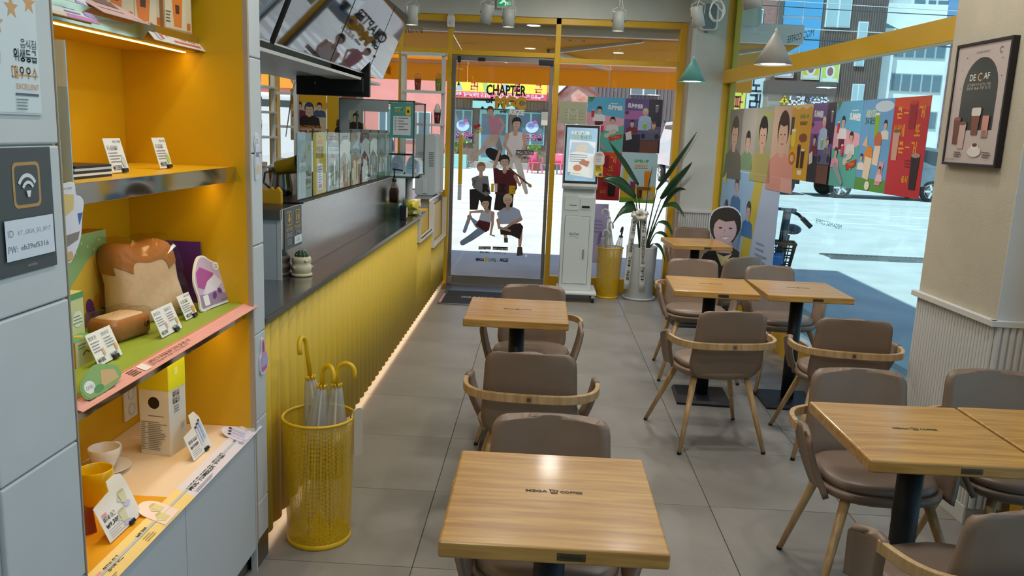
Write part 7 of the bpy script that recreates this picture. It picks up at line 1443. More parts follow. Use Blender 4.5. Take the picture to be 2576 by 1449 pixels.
F.tx('MEGA', 1210, 659, 8, '#1c1a1e', w=22, bold=0.05).pg([(1233, 650), (1241, 650), (1239, 661), (1235, 661)], '#dcc23a').tx('COFFEE', 1242, 660, 8, '#1c1a1e', w=21, bold=0.02).tx('x', 1265, 660, 5, '#1c1a1e').tx('RIIZE', 1272, 660, 8, '#1c1a1e', w=22, bold=0.05, shear=0.2)
F.el(1198, 316, 5, 5, '#b03030').el(1206, 313, 5, 5, '#b03030').tx('MGC', 1204, 334, 9, '#d8b22c', w=22, bold=0.05, rot=0.6)
o = F.build('campaign_film', d1, (-0.787, FY-0.006, 0.232), X, Z, m=print_mat('film_ink', 0.4, t=0.15)); o['label'] = 'printed film of six people and campaign lettering on the door glass'
# lettering on the outside of the glass, seen reversed
P = Print(); P.text('MEGA MGC COFFEE', 0, 0, 0.026, '#7a6a4c', w=0.37, bold=0.005); P.build('window_lettering', w1, (0.355, FY+0.0048, 2.43), -X, Z)
P = Print(); P.text('Premium Coffee', 0, 0, 0.05, '#7a6a50', w=0.62); P.build('window_lettering', w1, (-1.225, FY+0.0048, 2.455), -X, Z)
P = Print(); P.text('MEGA MGC COFFEE', 0, 0, 0.03, '#5f7f88', w=0.40); a = wpt(5.28, 1.02, -0.006); P.build('window_lettering', w2, a, WD, Z)
P = Print(); P.text('MGC COFFEE', 0, 0, 0.05, '#3a5a66', w=0.5); a = wpt(6.05, 2.30, -0.006); P.build('window_lettering', w2, a, WD, Z)
# shelf frame with display drinks in the window by the dispenser, and one at the far left
def drink_model(label, loc, liquid, top=None, h=0.13, r=0.036):
    t = thing('display_drink', label, 'drink model', loc, group='sample drinks on the window shelves')
    MB().lathe([(0.001, 0.002), (r*0.72, 0.002), (r*0.74, 0.006), (r*0.93, h*0.82), (0.001, h*0.83)], n=20).build('drink', mat('drink_'+liquid, liquid, 0.25), t)
    MB().lathe([(r*0.76, 0), (r*0.8, 0.004), (r, h), (r*1.04, h+0.002)], n=20).build('cup', glass('cup_clear', '#f0f2f0', 0.05), t)
    if top: MB().lathe([(r*0.95, h*0.82), (r*1.0, h*0.95), (r*0.7, h*1.15), (r*0.75, h*1.22), (r*0.4, h*1.4), (0.001, h*1.5)], n=20).build('topping', mat('top_'+top, top, 0.6), t)
    else: MB().lathe([(r*1.04, h), (r*0.98, h+0.012), (r*0.6, h+0.03), (0.001, h+0.033)], n=20).build('dome_lid', glass('cup_clear', '#f0f2f0'), t)
    return t
sh = thing('window_shelf', 'white framed shelf rack with sample drinks in the entrance side window', 'shelf rack', (-1.18, 8.05, 0.95))
for b in ((-1.394, -1.36, 8.02, 8.06), (-1.005, -0.97, 8.02, 8.06), (-1.394, -1.36, 8.12, 8.15)): bx('upright', M_wmetal, *b, 0.95, 2.26, parent=sh, bevel=0.002)
for z in (1.575, 1.885): bx('shelf_board', M_wmetal, -1.36, -0.975, 7.96, 8.14, z, z+0.022, parent=sh, bevel=0.002)
bx('top_board', M_wmetal, -1.394, -0.97, 8.0, 8.15, 2.235, 2.262, parent=sh, bevel=0.002)
drink_model('iced americano sample on the upper window shelf', (-1.235, 8.04, 1.908), '#8a3a1a'); drink_model('green lemon ade sample on the upper window shelf', (-1.035, 8.04, 1.908), '#8a8a2c', None, 0.14)
drink_model('dark berry sample with a cream top on the lower window shelf', (-1.04, 8.04, 1.598), '#5a1420', '#d8c9c2', 0.13)
sh = thing('window_shelf', 'white framed shelf rack with sample drinks at the far left behind the counter', 'shelf rack', (-2.6, 7.7, 0.95))
for y in (7.5, 7.9): bx('upright', M_wmetal, -2.62, -2.585, y-0.02, y+0.02, 0.95, 2.2, parent=sh, bevel=0.002)
for z in (1.07, 1.40, 1.63, 1.86): bx('shelf_board', M_wmetal, -2.9, -2.56, 7.5, 7.9, z, z+0.02, parent=sh, bevel=0.002)
bx('mullion', M_wmetal, -2.46, -2.42, 8.08, 8.14, 0.95, 2.27, parent=sh); 
for z in (1.18, 1.5, 1.82): bx('glazing_bar', M_wmetal, -2.64, -2.46, 8.08, 8.12, z, z+0.025, parent=sh)
drink_model('shake sample with a cream and chocolate top at the far left', (-2.63, 7.56, 1.882), '#6a605a', '#d8d0c8', 0.12); drink_model('brown drink sample below the shake at the far left', (-2.63, 7.56, 1.652), '#7a4426', '#9a6a44', 0.12); drink_model('brown cup sample on the low far left shelf', (-2.63, 7.56, 1.422), '#6a3a28', None, 0.13)
P = Print(); P.rect(0, 0, 0.12, 0.10, '#d9c9b8').text('MGC DESSERT', 0.06, 0.04, 0.02, '#5a3a30', w=0.1, align='c', bold=0.02); t = thing('shelf_sign', 'small MGC sign card on the far left window shelf', 'sign', (-2.6, 7.49, 1.10)); bx('card', M_paper, -2.65, -2.53, 7.492, 7.496, 1.09, 1.19, parent=t); P.build('card_print', t, (-2.65, 7.492, 1.09), X, Z)
MB().tube([Vector((-2.30, 7.7, 2.02)), Vector((-2.36, 7.7, 1.80)), Vector((-2.42, 7.7, 1.42))], [0.009, 0.007, 0.004], n=8).build('stay_rod', M_steel2, sh, world=True)
# ================================================================ outdoors: ground
M_road = mat('pale_asphalt', '#c6c5bf', 0.9, noise=0.10, scale=1.5, bump=0.05, bscale=80, detail=8)
M_paint = mat('road_paint', '#e8e8e4', 0.8, noise=0.05, scale=8)
st = struct(MB().box(-90, 120, 8.26, 170, -0.22, -0.10).box(1.6, 120, -40, 8.26, -0.22, -0.10).build('street', M_road), 'sunlit pale road and crossing outside the cafe', 'street')
for i in range(9):
    y = 15.2+1.35*i; bx('crossing_stripe', M_paint, -9, 3.4, y, y+0.6, -0.1, -0.097, parent=st)
for a in ((5.2, 8.2, 17.7, 17.85), (6.0, 9.6, 20.1, 20.25), (9.0, 13.0, 19.9, 20.05), (7.6, 10.5, 17.1, 17.25)): bx('lane_line', M_paint, *a, -0.1, -0.097, parent=st)
M_pave = mat('paving_grey', '#9a9a96', 0.85, noise=0.08, scale=8)
for i in range(14):
    y = 1.6+0.5*i
    for k in range(2):
        MB().add([wpt(y+0.004, -0.1, -0.06-0.42*k), wpt(y+0.494, -0.1, -0.06-0.42*k), wpt(y+0.494, -0.1, -0.47-0.42*k), wpt(y+0.004, -0.1, -0.47-0.42*k), wpt(y+0.004, -0.06, -0.06-0.42*k), wpt(y+0.494, -0.06, -0.06-0.42*k), wpt(y+0.494, -0.06, -0.47-0.42*k), wpt(y+0.004, -0.06, -0.47-0.42*k)], [(0,3,2,1),(4,5,6,7),(0,1,5,4),(1,2,6,5),(2,3,7,6),(3,0,4,7)]).build('paving_slab', M_pave, st)
t = thing('drain_grate', 'long steel drain grate set in the road beside the cafe', 'drain', (5.1, 12.3, -0.1))
for b in ((4.3, 5.95, 12.02, 12.08), (4.3, 5.95, 12.5, 12.56)): bx('grate_edge', M_steel2, *b, -0.1, -0.085, parent=t)
for i in range(22): bx('grate_bar', M_steel2, 4.33+0.074*i, 4.37+0.074*i, 12.08, 12.5, -0.1, -0.088, parent=t)
# upper storeys of the cafe's own building (they shade the pavement)
up = struct(bx('wall_upper_storey', mat('render_grey', '#a9a59c', 0.85), -9, 2.02, -6, 8.36, 3.06, 6.1), 'upper storey of the cafe building', 'building')
# ================================================================ awning
aw = thing('awning', 'orange canvas awning stretched over the entrance', 'awning', (-0.8, 8.35, 2.5))
M_canvas = thin('awning_canvas', '#f6c040', 0.65, 0.8)
for i in range(4):
    x0 = -4.4+1.72*i; MB().sheet([[(x0+0.004, 8.42, 2.50), (x0+1.716, 8.42, 2.50)], [(x0+0.004, 9.3, 2.44), (x0+1.716, 9.3, 2.44)], [(x0+0.004, 10.16, 2.375), (x0+1.716, 10.16, 2.375)]], 0.002, sm=False).build('canvas_panel', M_canvas, aw, world=True)
    MB().sheet([[(x0+0.004, 10.20, 2.33), (x0+1.716, 10.20, 2.33)], [(x0+0.004, 10.205, 2.125), (x0+1.716, 10.205, 2.125)]], 0.002, sm=False).build('valance', M_canvas, aw, world=True)
bx('front_bar', mat('awning_bar', '#d8c0b4', 0.5), -4.4, 2.48, 10.15, 10.21, 2.325, 2.38, parent=aw, bevel=0.004)
bx('cassette', mat('awning_cassette', '#dcd2cc', 0.5), -4.4, 2.48, 8.33, 8.50, 2.50, 2.68, parent=aw, bevel=0.01)
for a, b, c in (((0.95, 8.5, 2.50), (0.02, 9.2, 2.42), (0.75, 10.12, 2.33)), ((-2.9, 8.5, 2.50), (-1.9, 9.2, 2.42), (-2.7, 10.12, 2.33)), ((2.35, 8.5, 2.5), (1.7, 9.2, 2.42), (2.3, 10.12, 2.33))):
    MB().bar(a, b, 0.05, 0.045).build('folding_arm', M_wmetal, aw, world=True, bevel=0.006); MB().bar(b, c, 0.045, 0.04).build('folding_arm', M_wmetal, aw, world=True, bevel=0.006); MB().cyl(Vector(b)-Z*0.03, Vector(b)+Z*0.03, 0.032, n=14).build('elbow', M_steel2, aw, world=True)
P = Print(); P.text('MEGA COFFEE', 0, 0, 0.10, '#c9601c', w=1.3, bold=0.03); P.build('valance_lettering', aw, (-1.9, 10.208, 2.18), -X, Z)
for lb, x in (('finned floodlight under the awning left of the door', -0.84), ('finned floodlight under the awning by the corner pier', 1.14)):
    t = thing('floodlight', lb, 'floodlight', (x, 9.0, 2.47), group='floodlights under the awning'); bx('lamp_face', M_wmetal, x-0.085, x+0.085, 8.95, 9.05, 2.475, 2.49, parent=t)
    for i in range(12): bx('fin', M_wmetal, x-0.08+0.0145*i, x-0.075+0.0145*i, 8.955, 9.045, 2.49, 2.515, parent=t)
    MB().tube([Vector((x-0.08, 9, 2.5)), Vector((x-0.08, 9, 2.455+0.0)), Vector((x-0.08, 9, 2.47))], 0.002, n=6).tube([Vector((x+0.03, 9, 2.51)), Vector((x+0.035, 9, 2.53))], 0.004, n=6).build('bracket', M_blk, t, world=True)
# wind chime hanging inside the door head
t = thing('door_bell', 'small dark bell on a wire hanging inside the door head', 'bell', (-0.845, 8.15, 1.98))
bx('bracket', M_blk, -0.865, -0.835, 8.12, 8.155, 2.19, 2.25, parent=t); MB().cyl((-0.85, 8.13, 2.20), (-0.85, 8.13, 2.0), 0.0025, n=6).build('wire', M_steel2, t, world=True); MB().lathe([(0.001, 0.03), (0.006, 0.028), (0.01, 0.01), (0.013, 0.0), (0.009, 0.0), (0.001, 0.02)], (-0.85, 8.13, 1.975), 14).build('bell', M_blk, t, world=True); MB().lathe([(0.004, 0), (0.04, -0.004), (0.042, -0.006), (0.004, -0.003)], (-0.85, 8.13, 2.135), 18).build('plate', M_steel2, t, world=True)
# ================================================================ buildings
def wall_window(parent, x0, x1, z0, z1, y, frame, pane, n=2, depth=0.08, bars=0):
    f = MB().box(x0, x1, y-depth, y, z0, z1).build('window', frame, parent, world=True)
    w = (x1-x0)/n; b = min(0.05, w*0.12)
    for i in range(n): bx('pane', pane, x0+w*i+b, x0+w*(i+1)-b, y-depth-0.02, y-depth+0.01, z0+b, z1-b, parent=f)
    return f
M_wf = mat('window_white', '#dfe3e2', 0.5); M_wp = mat('window_dark_glass', '#5f7683', 0.08, spec=0.8); M_wb = mat('window_blue_glass', '#4f9fd0', 0.06, spec=0.9)
M_pinkw = mat('pink_render', '#d98f86', 0.9, noise=0.08, scale=1.2); M_oldwood = mat('weathered_boards', '#7a685c', 0.85, noise=0.2, scale=3, stretch=(6, 1, 1)); M_mint = mat('mint_paint', '#8fc4c0', 0.5)
# restaurant across the crossing
FB = 38.0
rs = thing('restaurant_building', 'pink walled restaurant with a yellow Korean sign across the crossing', 'building', (-5, FB, -0.1))
bx('wall', M_pinkw, -30, 0.55, FB, FB+8, -0.1, 5.2, parent=rs)
bx('shop_front', M_oldwood, -4.3, 0.25, FB-0.12, FB, -0.1, 2.95, parent=rs)
for i in range(30): bx('board', M_oldwood, -4.3+0.152*i, -4.3+0.152*i+0.14, FB-0.15-0.01*(i % 2), FB-0.12, 2.55, 2.95, parent=rs)
sg = bx('sign_box', mat('sign_yellow', '#e6d84a', 0.6), -4.25, 0.05, FB-0.75, FB-0.15, 2.98, 3.72, parent=rs)
P = Print(); P.rect(0, 0, 4.3, 0.26, '#d8486a').text('내장탕 가정식백반 닭갈비 안주일체 닭한마리 소곱창 닭볶음탕', 0.08, 0.06, 0.14, '#f2eef0', w=4.1, bold=0.03).text('러', 0.9, 0.36, 0.26, '#d8486a', bold=0.05).text('시', 2.0, 0.36, 0.26, '#d8486a', bold=0.05).text('골', 2.8, 0.36, 0.26, '#d8486a', bold=0.05).text('근', 3.75, 0.36, 0.26, '#d8486a', bold=0.05).poly([(0.2, 0.3), (0.55, 0.3), (0.4, 0.7)], '#9fb6c4').poly([(1.5, 0.28), (1.75, 0.28), (1.6, 0.74), (1.4, 0.74)], '#a9c46a').ell(2.45, 0.5, 0.15, 0.14, '#9fb6d4')
P.build('sign_print', sg, (-4.25, FB-0.75, 2.98), X, Z)
dr = bx('door', M_mint, -2.95, -1.65, FB-0.2, FB-0.12, 0.15, 2.5, parent=rs)
bx('door_canopy', M_mint, -3.25, -1.35, FB-0.7, FB-0.15, 2.55, 2.86, parent=rs)
for x0, x1 in ((-2.85, -2.35), (-2.25, -1.75)): bx('door_pane', M_wp, x0, x1, FB-0.22, FB-0.2, 0.4, 2.3, parent=dr)
wall_window(rs, -4.12, -3.28, 1.0, 2.45, FB-0.15, M_mint, M_wp, 2); wall_window(rs, -1.25, 0.02, 1.0, 2.45, FB-0.15, M_mint, M_wp, 2)
for x, z in ((-3.7, 1.75), (-0.55, 1.8)):
    P = Print(); P.ell(0, 0, 0.3, 0.26, '#b9cfe8').ell(0.12, 0.22, 0.10, 0.09, '#d86ab0').ell(-0.05, 0.05, 0.16, 0.14, '#8f9ad0').text('닭곰탕', -0.3, -0.55, 0.2, '#d86a9a', bold=0.05); P.build('window_print', rs, (x, FB-0.262, z), X, Z)
bx('meter_box', mat('old_beige', '#b9a994', 0.7), -0.15, 0.2, FB-0.4, FB-0.15, 1.9, 2.5, parent=rs)
bx('step', M_pave, -4.3, 0.4, FB-0.9, FB-0.15, -0.1, 0.16, parent=rs)
for x0, x1, z0, z1 in ((-12.5, -11, 1.2, 2.6), (-9.6, -8.3, 1.0, 2.5), (-7.6, -6.9, 0.2, 2.4), (-6.4, -5.2, 1.0, 2.3)): wall_window(rs, x0, x1, z0, z1, FB, M_wf, M_wp, 2)
bx('shop_band', mat('orange_band', '#e0901c', 0.6), -16, -9.8, FB-0.3, FB, 3.1, 3.9, parent=rs)
P = Print(); P.text('COFFEE', 0, 0, 0.5, '#7a4a14', bold=0.03); P.build('band_print', rs, (-11.6, FB-0.3, 3.25), X, Z)
M_tp = mat('terracotta', '#9a5a44', 0.8); M_bush = mat('bush_green', '#7fa54a', 0.7, noise=0.25, scale=3)
def potplant(label, x, y, z, s, pot=True):
    t = thing('potted_shrub', label, 'plant', (x, y, z), group='potted shrubs before the restaurant'); random.seed(int(abs(x*100))); MB().lathe([(0.001, 0), (0.16*s, 0), (0.24*s, 0.3*s), (0.26*s, 0.34*s), (0.2*s, 0.32*s), (0.001, 0.28*s)], n=16).build('pot', M_tp, t); mb = MB()
    for i in range(70):
        c = Vector((random.gauss(0, 0.2*s), random.gauss(0, 0.15*s), 0.45*s+random.random()*0.55*s)); d = Vector((random.uniform(-1, 1), random.uniform(-1, 1), random.uniform(-0.2, 1))).normalized()*0.16*s; e = d.cross(Vector((0.3, 0.5, 0.7))).normalized()*0.05*s; mb.add([c, c+d*0.5+e, c+d, c+d*0.5-e], [(0, 1, 2, 3)])
    o = mb.build('foliage', M_bush, t); o['kind'] = 'stuff'; MB().cyl((0, 0, 0.28*s), (0, 0, 0.7*s), 0.02*s, n=6).build('stem', M_stem, t)
potplant('leafy shrub in a pot left of the restaurant door', -3.75, 36.6, -0.1, 1.2); potplant('smaller shrub in a pot at the far left of the restaurant', -4.5, 36.4, -0.1, 1.0); potplant('shrub in a pot beneath the right restaurant window', -0.35, 36.6, -0.1, 1.1)
t = thing('trough_planter', 'long mint planter trough before the restaurant', 'planter', (-4.1, 35.9, -0.1)); bx('trough', M_mint, -5.0, -3.3, 35.7, 36.15, -0.1, 0.5, parent=t, bevel=0.03); bx('soil', M_tp, -4.95, -3.35, 35.75, 36.1, 0.5, 0.52, parent=t)
M_pch = mat('pink_plastic', '#d86a86', 0.4)
def plastic_chair(label, x, y, rz):
    t = thing('plastic_chair', label, 'chair', (x, y, -0.1), rz, 'pink plastic chairs across the road'); MB().box(-0.22, 0.22, -0.22, 0.22, 0.42, 0.45).build('seat', M_pch, t, bevel=0.01)
    g = [[(x_, 0.21+0.05*v-0.04*(1-(x_/0.22)**2), 0.45+0.4*v) for x_ in (-0.21, -0.1, 0, 0.1, 0.21)] for v in (0, 0.4, 0.8, 1.0)]; MB().sheet(g, 0.015).build('backrest', M_pch, t)
    for sx in (-1, 1):
        for sy in (-1, 1): MB().bar((sx*0.19, sy*0.19, 0.42), (sx*0.24, sy*0.25, 0.0), 0.045, 0.045, up=Y).build('leg', M_pch, t)
        MB().bar((sx*0.24, -0.2, 0.64), (sx*0.24, 0.22, 0.66), 0.04, 0.025).bar((sx*0.24, -0.2, 0.64), (sx*0.24, -0.21, 0.45), 0.04, 0.03, up=Y).build('armrest', M_pch, t)
plastic_chair('pink plastic chair right of the restaurant door', -0.3, 34.2, 0.4); plastic_chair('pink plastic chair near the mint table', 0.62, 34.0, -0.3)
t = thing('mint_table', 'small mint plastic table beside the pink chair', 'table', (0.9, 34.6, -0.1)); bx('top', M_mint, 0.55, 1.25, 34.3, 34.9, 0.6, 0.64, parent=t, bevel=0.01)
for x in (0.62, 1.18):
    for y in (34.36, 34.84): bx('leg', M_mint, x-0.025, x+0.025, y-0.025, y+0.025, -0.1, 0.6, parent=t)
# old gabled house and grey building right of it
gh = thing('gabled_house', 'old peeling red gabled house beside the restaurant', 'building', (2.0, 40, -0.1))
M_red = mat('peeling_red', '#b5705e', 0.9, noise=0.3, scale=2.5, col2='#dcbcae'); bx('wall', M_red, 0.6, 2.6, 39, 46, -0.1, 3.1, parent=gh)
MB().prism([(0.4, 3.1), (2.8, 3.1), (1.35, 4.0)], (0, 39, 0), X, Z, -Y, -7).build('gable', M_red, gh, world=True)
MB().bar((0.3, 38.9, 3.05), (1.35, 38.9, 4.08), 0.1, 0.12, up=Y).bar((1.35, 38.9, 4.08), (2.9, 38.9, 3.05), 0.1, 0.12, up=Y).build('verge', mat('roof_trim', '#8a4a40', 0.8), gh, world=True)
for z in (1.0,): wall_window(gh, 1.0, 2.0, z, z+1.1, 39, M_wf, M_wp, 2)
gb = thing('grey_building', 'dark ribbed grey building behind the posters', 'building', (6, 46, -0.1)); M_rib = mat('ribbed_grey', '#6f6a6c', 0.8, noise=0.1, scale=4, stretch=(8, 1, 0.2)); bx('wall', M_rib, 2.7, 9.0, 46, 54, -0.1, 7, parent=gb)
for i in range(30): bx('rib', M_rib, 2.75+0.21*i, 2.85+0.21*i, 45.94, 46, 2.5, 7, parent=gb)
wall_window(gb, 4.6, 6.0, 3.8, 5.0, 45.94, M_wf, M_wp, 2)
# brick and slate block with shop signs, seen through the side window
bb = thing('brick_building', 'red brick block with blue glazing across the side road', 'building', (11, 40, -0.1))
M_brick = bpy.data.materials.new('red_brick_wall'); M_brick.use_nodes = True
def _brick():
    nt = M_brick.node_tree; b = nt.nodes['Principled BSDF']; br = nt.nodes.new('ShaderNodeTexBrick'); tc = nt.nodes.new('ShaderNodeTexCoord'); mp = nt.nodes.new('ShaderNodeMapping')
    mp.inputs['Rotation'].default_value = (PI/2, 0, 0); nt.links.new(tc.outputs['Object'], mp.inputs[0]); nt.links.new(mp.outputs[0], br.inputs['Vector'])
    br.inputs['Color1'].default_value = (*lin('#b87a68'), 1); br.inputs['Color2'].default_value = (*lin('#a5685a'), 1); br.inputs['Mortar'].default_value = (*lin('#8d8486'), 1); br.inputs['Scale'].default_value = 4.0; br.inputs['Mortar Size'].default_value = 0.03
    nt.links.new(br.outputs['Color'], b.inputs['Base Color']); b.inputs['Roughness'].default_value = 0.9
_brick()
bx('brick_wall', M_brick, 8.3, 10.75, 40, 50, -0.1, 14, parent=bb)
bx('corner_fin', mat('brown_fin', '#6a5a54', 0.7), 10.55, 10.8, 39.9, 40.05, -0.1, 14, parent=bb)
bx('glazed_core', M_wf, 10.8, 12.65, 40.05, 50, 5.6, 14, parent=bb)
for i in range(2):
    for j in range(5): bx('glazing', M_wb, 10.86+0.92*i, 11.70+0.92*i, 39.97, 40.04, 5.75+1.62*j, 7.25+1.62*j, parent=bb)
M_slate = mat('brown_slate', '#6b5d58', 0.8, noise=0.12, scale=3, stretch=(8, 1, 0.3)); bx('slate_wall', M_slate, 12.65, 15.6, 40, 50, -0.1, 14, parent=bb); bx('slate_wall', M_slate, 10.8, 12.65, 40.1, 50, -0.1, 5.6, parent=bb)
for i in range(26): bx('slate_rib', M_slate, 12.68+0.112*i, 12.74+0.112*i, 39.96, 40, 0, 14, parent=bb)
wall_window(bb, 12.75, 13.9, 6.9, 8.6, 39.95, M_wf, mat('pale_blind', '#a9c0c6', 0.5), 2); wall_window(bb, 14.3, 14.75, 5.2, 7.2, 39.95, M_wf, mat('pale_blind', '#a9c0c6'), 1); wall_window(bb, 14.35, 14.9, 2.6, 4.4, 39.95, M_wf, mat('pale_blind', '#a9c0c6'), 2)
wall_window(bb, 9.0, 9.9, 6.2, 7.6, 39.97, M_wf, M_wp, 2)
t = thing('shop_sign', 'tall yellow sign with red Korean letters on the brick block', 'sign', (8.9, 39.3, 3)); bx('case', mat('sign_yellow2', '#e6dc50', 0.5), 8.62, 9.22, 39.0, 39.6, 1.6, 5.1, parent=t)
P = Print(); [P.text(c, 0.3, 2.75-0.62*i, 0.40, '#c8322c', w=0.42, align='c', bold=0.06) for i, c in enumerate('인력파출소')]; P.rect(0, 2.9 if False else 3.2, 0.6, 3.5, '#d8d23a').text('안수', 0.3, 3.24, 0.16, '#2a2a2a', w=0.4, align='c', bold=0.04); P.build('sign_print', t, (8.62, 39.0, 1.6), X, Z)
t = thing('shop_sign', 'tall white karaoke sign with dark Korean letters on the brick block', 'sign', (9.5, 39.2, 3)); bx('case', M_wplas, 9.26, 10.02, 38.9, 39.5, 1.9, 4.55, parent=t)
P = Print(); P.text('노', 0.38, 1.95, 0.5, '#2a3a52', w=0.52, align='c', bold=0.05).text('래', 0.38, 1.2, 0.5, '#2a3a52', w=0.52, align='c', bold=0.05).text('연습장', 0.38, 0.75, 0.22, '#2a3a52', w=0.62, align='c', bold=0.03); P.build('sign_print', t, (9.26, 38.9, 1.9), X, Z)
t = thing('karaoke_canopy', 'dark shop canopy with white and blue raised Korean letters', 'canopy', (11.3, 38.2, 3.3)); bx('fascia', mat('canopy_brown', '#5c504c', 0.7), 9.95, 13.0, 38.0, 39.9, 3.75, 4.3, parent=t); bx('sign_board', mat('canopy_board', '#8f8a84', 0.6), 10.0, 12.95, 38.15, 39.9, 2.2, 3.75, parent=t)
for i, (c, col) in enumerate(zip('수노래연습장', ('#e6c83a', '#dfe6f2', '#dfe6f2', '#8fb4e6', '#dfe6f2', '#dfe6f2'))):
    vs, fs = text_shape(c, 0.05); mb = MB(); k = 0.42
    for f in fs: mb.prism([(vs[q][0]*k, vs[q][1]*k) for q in f], (10.55+0.36*i, 38.15, 3.28), X, Z, -Y, 0.10)
    mb.build('raised_letter', mat('letter_'+col, col, 0.4), t, world=True)
for lb, x, z, c1 in (('red and white banner sign above the karaoke canopy', 11.1, 4.55, '#c8405a'), ('yellow and purple banner on the slate wall', 12.3, 4.5, '#d8c23a'), ('yellow-green banner with an oval picture on the slate wall', 13.2, 4.4, '#c9d05a')):
    t = thing('banner_sign', lb, 'sign', (x, 39.8, z), group='banners on the slate wall'); bx('panel', M_wplas, x-0.42, x+0.42, 39.75, 39.85, z, z+1.0, parent=t); P = Print(); P.rect(0.04, 0.04, 0.80, 0.96, c1).ell(0.42, 0.5, 0.22, 0.32, '#e6e0d4').ell(0.42, 0.5, 0.14, 0.2, '#a05a6a').rect(0.08, 0.06, 0.76, 0.2, '#e6e0e0'); P.build('banner_print', t, (x-0.42, 39.75, z), X, Z)
# white office block, its sunlit flank and ribbon windows
ob = thing('white_office_block', 'white office block with ribbon windows behind the column', 'building', (20, 42, -0.1)); M_ob = mat('white_render', '#e6eae6', 0.8, noise=0.03, scale=2)
bx('tower_flank', M_ob, 15.7, 16.5, 41.0, 60, -0.1, 7.1, parent=ob); bx('wall', M_ob, 16.5, 20.3, 41.6, 60, -0.1, 7.1, parent=ob); bx('stair_core', M_ob, 20.3, 21.4, 40.9, 60, -0.1, 8.0, parent=ob); bx('right_wing', M_ob, 21.4, 33, 41.6, 60, -0.1, 7.5, parent=ob)
bx('drain_pipe', mat('pipe_brown', '#7a5a5a', 0.6), 19.4, 19.52, 41.5, 41.62, -0.1, 7.0, parent=ob)
for z in (0.7, 2.5, 4.25, 5.85): wall_window(ob, 16.75, 19.2, z, z+0.85, 41.6, mat('ribbon_frame', '#a9b4b6', 0.5), M_wp, 5, 0.05); wall_window(ob, 22.0, 26.5, z, z+1.0, 41.6, mat('ribbon_frame', '#a9b4b6'), M_wp, 5, 0.05)
ob2 = thing('roof_house', 'white rooftop storey with a green tent roof above the office block', 'building', (17, 44, 7)); bx('wall', M_ob, 15.9, 20.6, 45, 55, 7.1, 8.9, parent=ob2); MB().loft([[Vector(p) for p in ((15.0, 43, 7.1), (18, 43, 7.1), (18, 46, 7.1), (15.0, 46, 7.1))], [Vector(p) for p in ((16.4, 44.4, 8.1), (16.6, 44.4, 8.1), (16.6, 44.6, 8.1), (16.4, 44.6, 8.1))]], sm=False).build('tent_roof', mat('tent_green', '#9ac0a4', 0.7), ob2, world=True)
# distant apartment tower and blue tower
at = thing('apartment_tower', 'distant white apartment tower with a grid of windows', 'building', (46, 100, -0.1)); bx('wall', mat('apartment_white', '#dfe2e0', 0.8), 41.5, 56, 100, 112, -0.1, 60, parent=at); bx('blue_bay', mat('apartment_blue', '#6f94b8', 0.7), 45.7, 47.8, 99.8, 100, -0.1, 60, parent=at)
for i, x in enumerate((41.9, 43.5, 44.6, 48.2, 50.2, 51.6)):
    for j in range(4): bx('window', M_wp, x, x+(1.2 if i % 2 == 0 else 0.8), 99.9, 100.02, 13.2+1.9*j, 14.5+1.9*j, parent=at)
bt = thing('glass_tower', 'distant blue glass tower beside the apartment tower', 'building', (39, 105, -0.1)); bx('shaft', mat('tower_glass', '#5fa0c8', 0.2), 38.3, 40.1, 105, 110, -0.1, 60, parent=bt)
for j in range(12): bx('floor_band', M_wf, 38.28, 40.12, 104.97, 105.02, 12+1.0*j, 12.12+1.0*j, parent=bt)
# overhead cables and pole
for lb, z, sg_, y in (('upper overhead cable pair across the side road', 5.05, 0.10, 22.0), ('lower thick overhead cable across the side road', 4.25, 0.06, 22.0), ('thin pale overhead cable across the side road', 4.42, 0.03, 21.5)):
    t = thing('overhead_cable', lb, 'cable', (3.6, y, z), group='overhead cables outside'); MB().tube([Vector((2.6+i*1.4, y, z-sg_*math.sin(PI*i/12)-0.012*i)) for i in range(13)], 0.018 if 'thick' in lb else 0.011, n=6).build('wire', M_wmetal if 'pale' in lb else mat('cable_dark', '#3a4248', 0.6), t, world=True)
    if 'pair' in lb: MB().tube([Vector((2.6+i*1.4, y, z+0.16-sg_*math.sin(PI*i/12)-0.02*i)) for i in range(13)], 0.010, n=6).build('wire', M_wmetal, t, world=True)
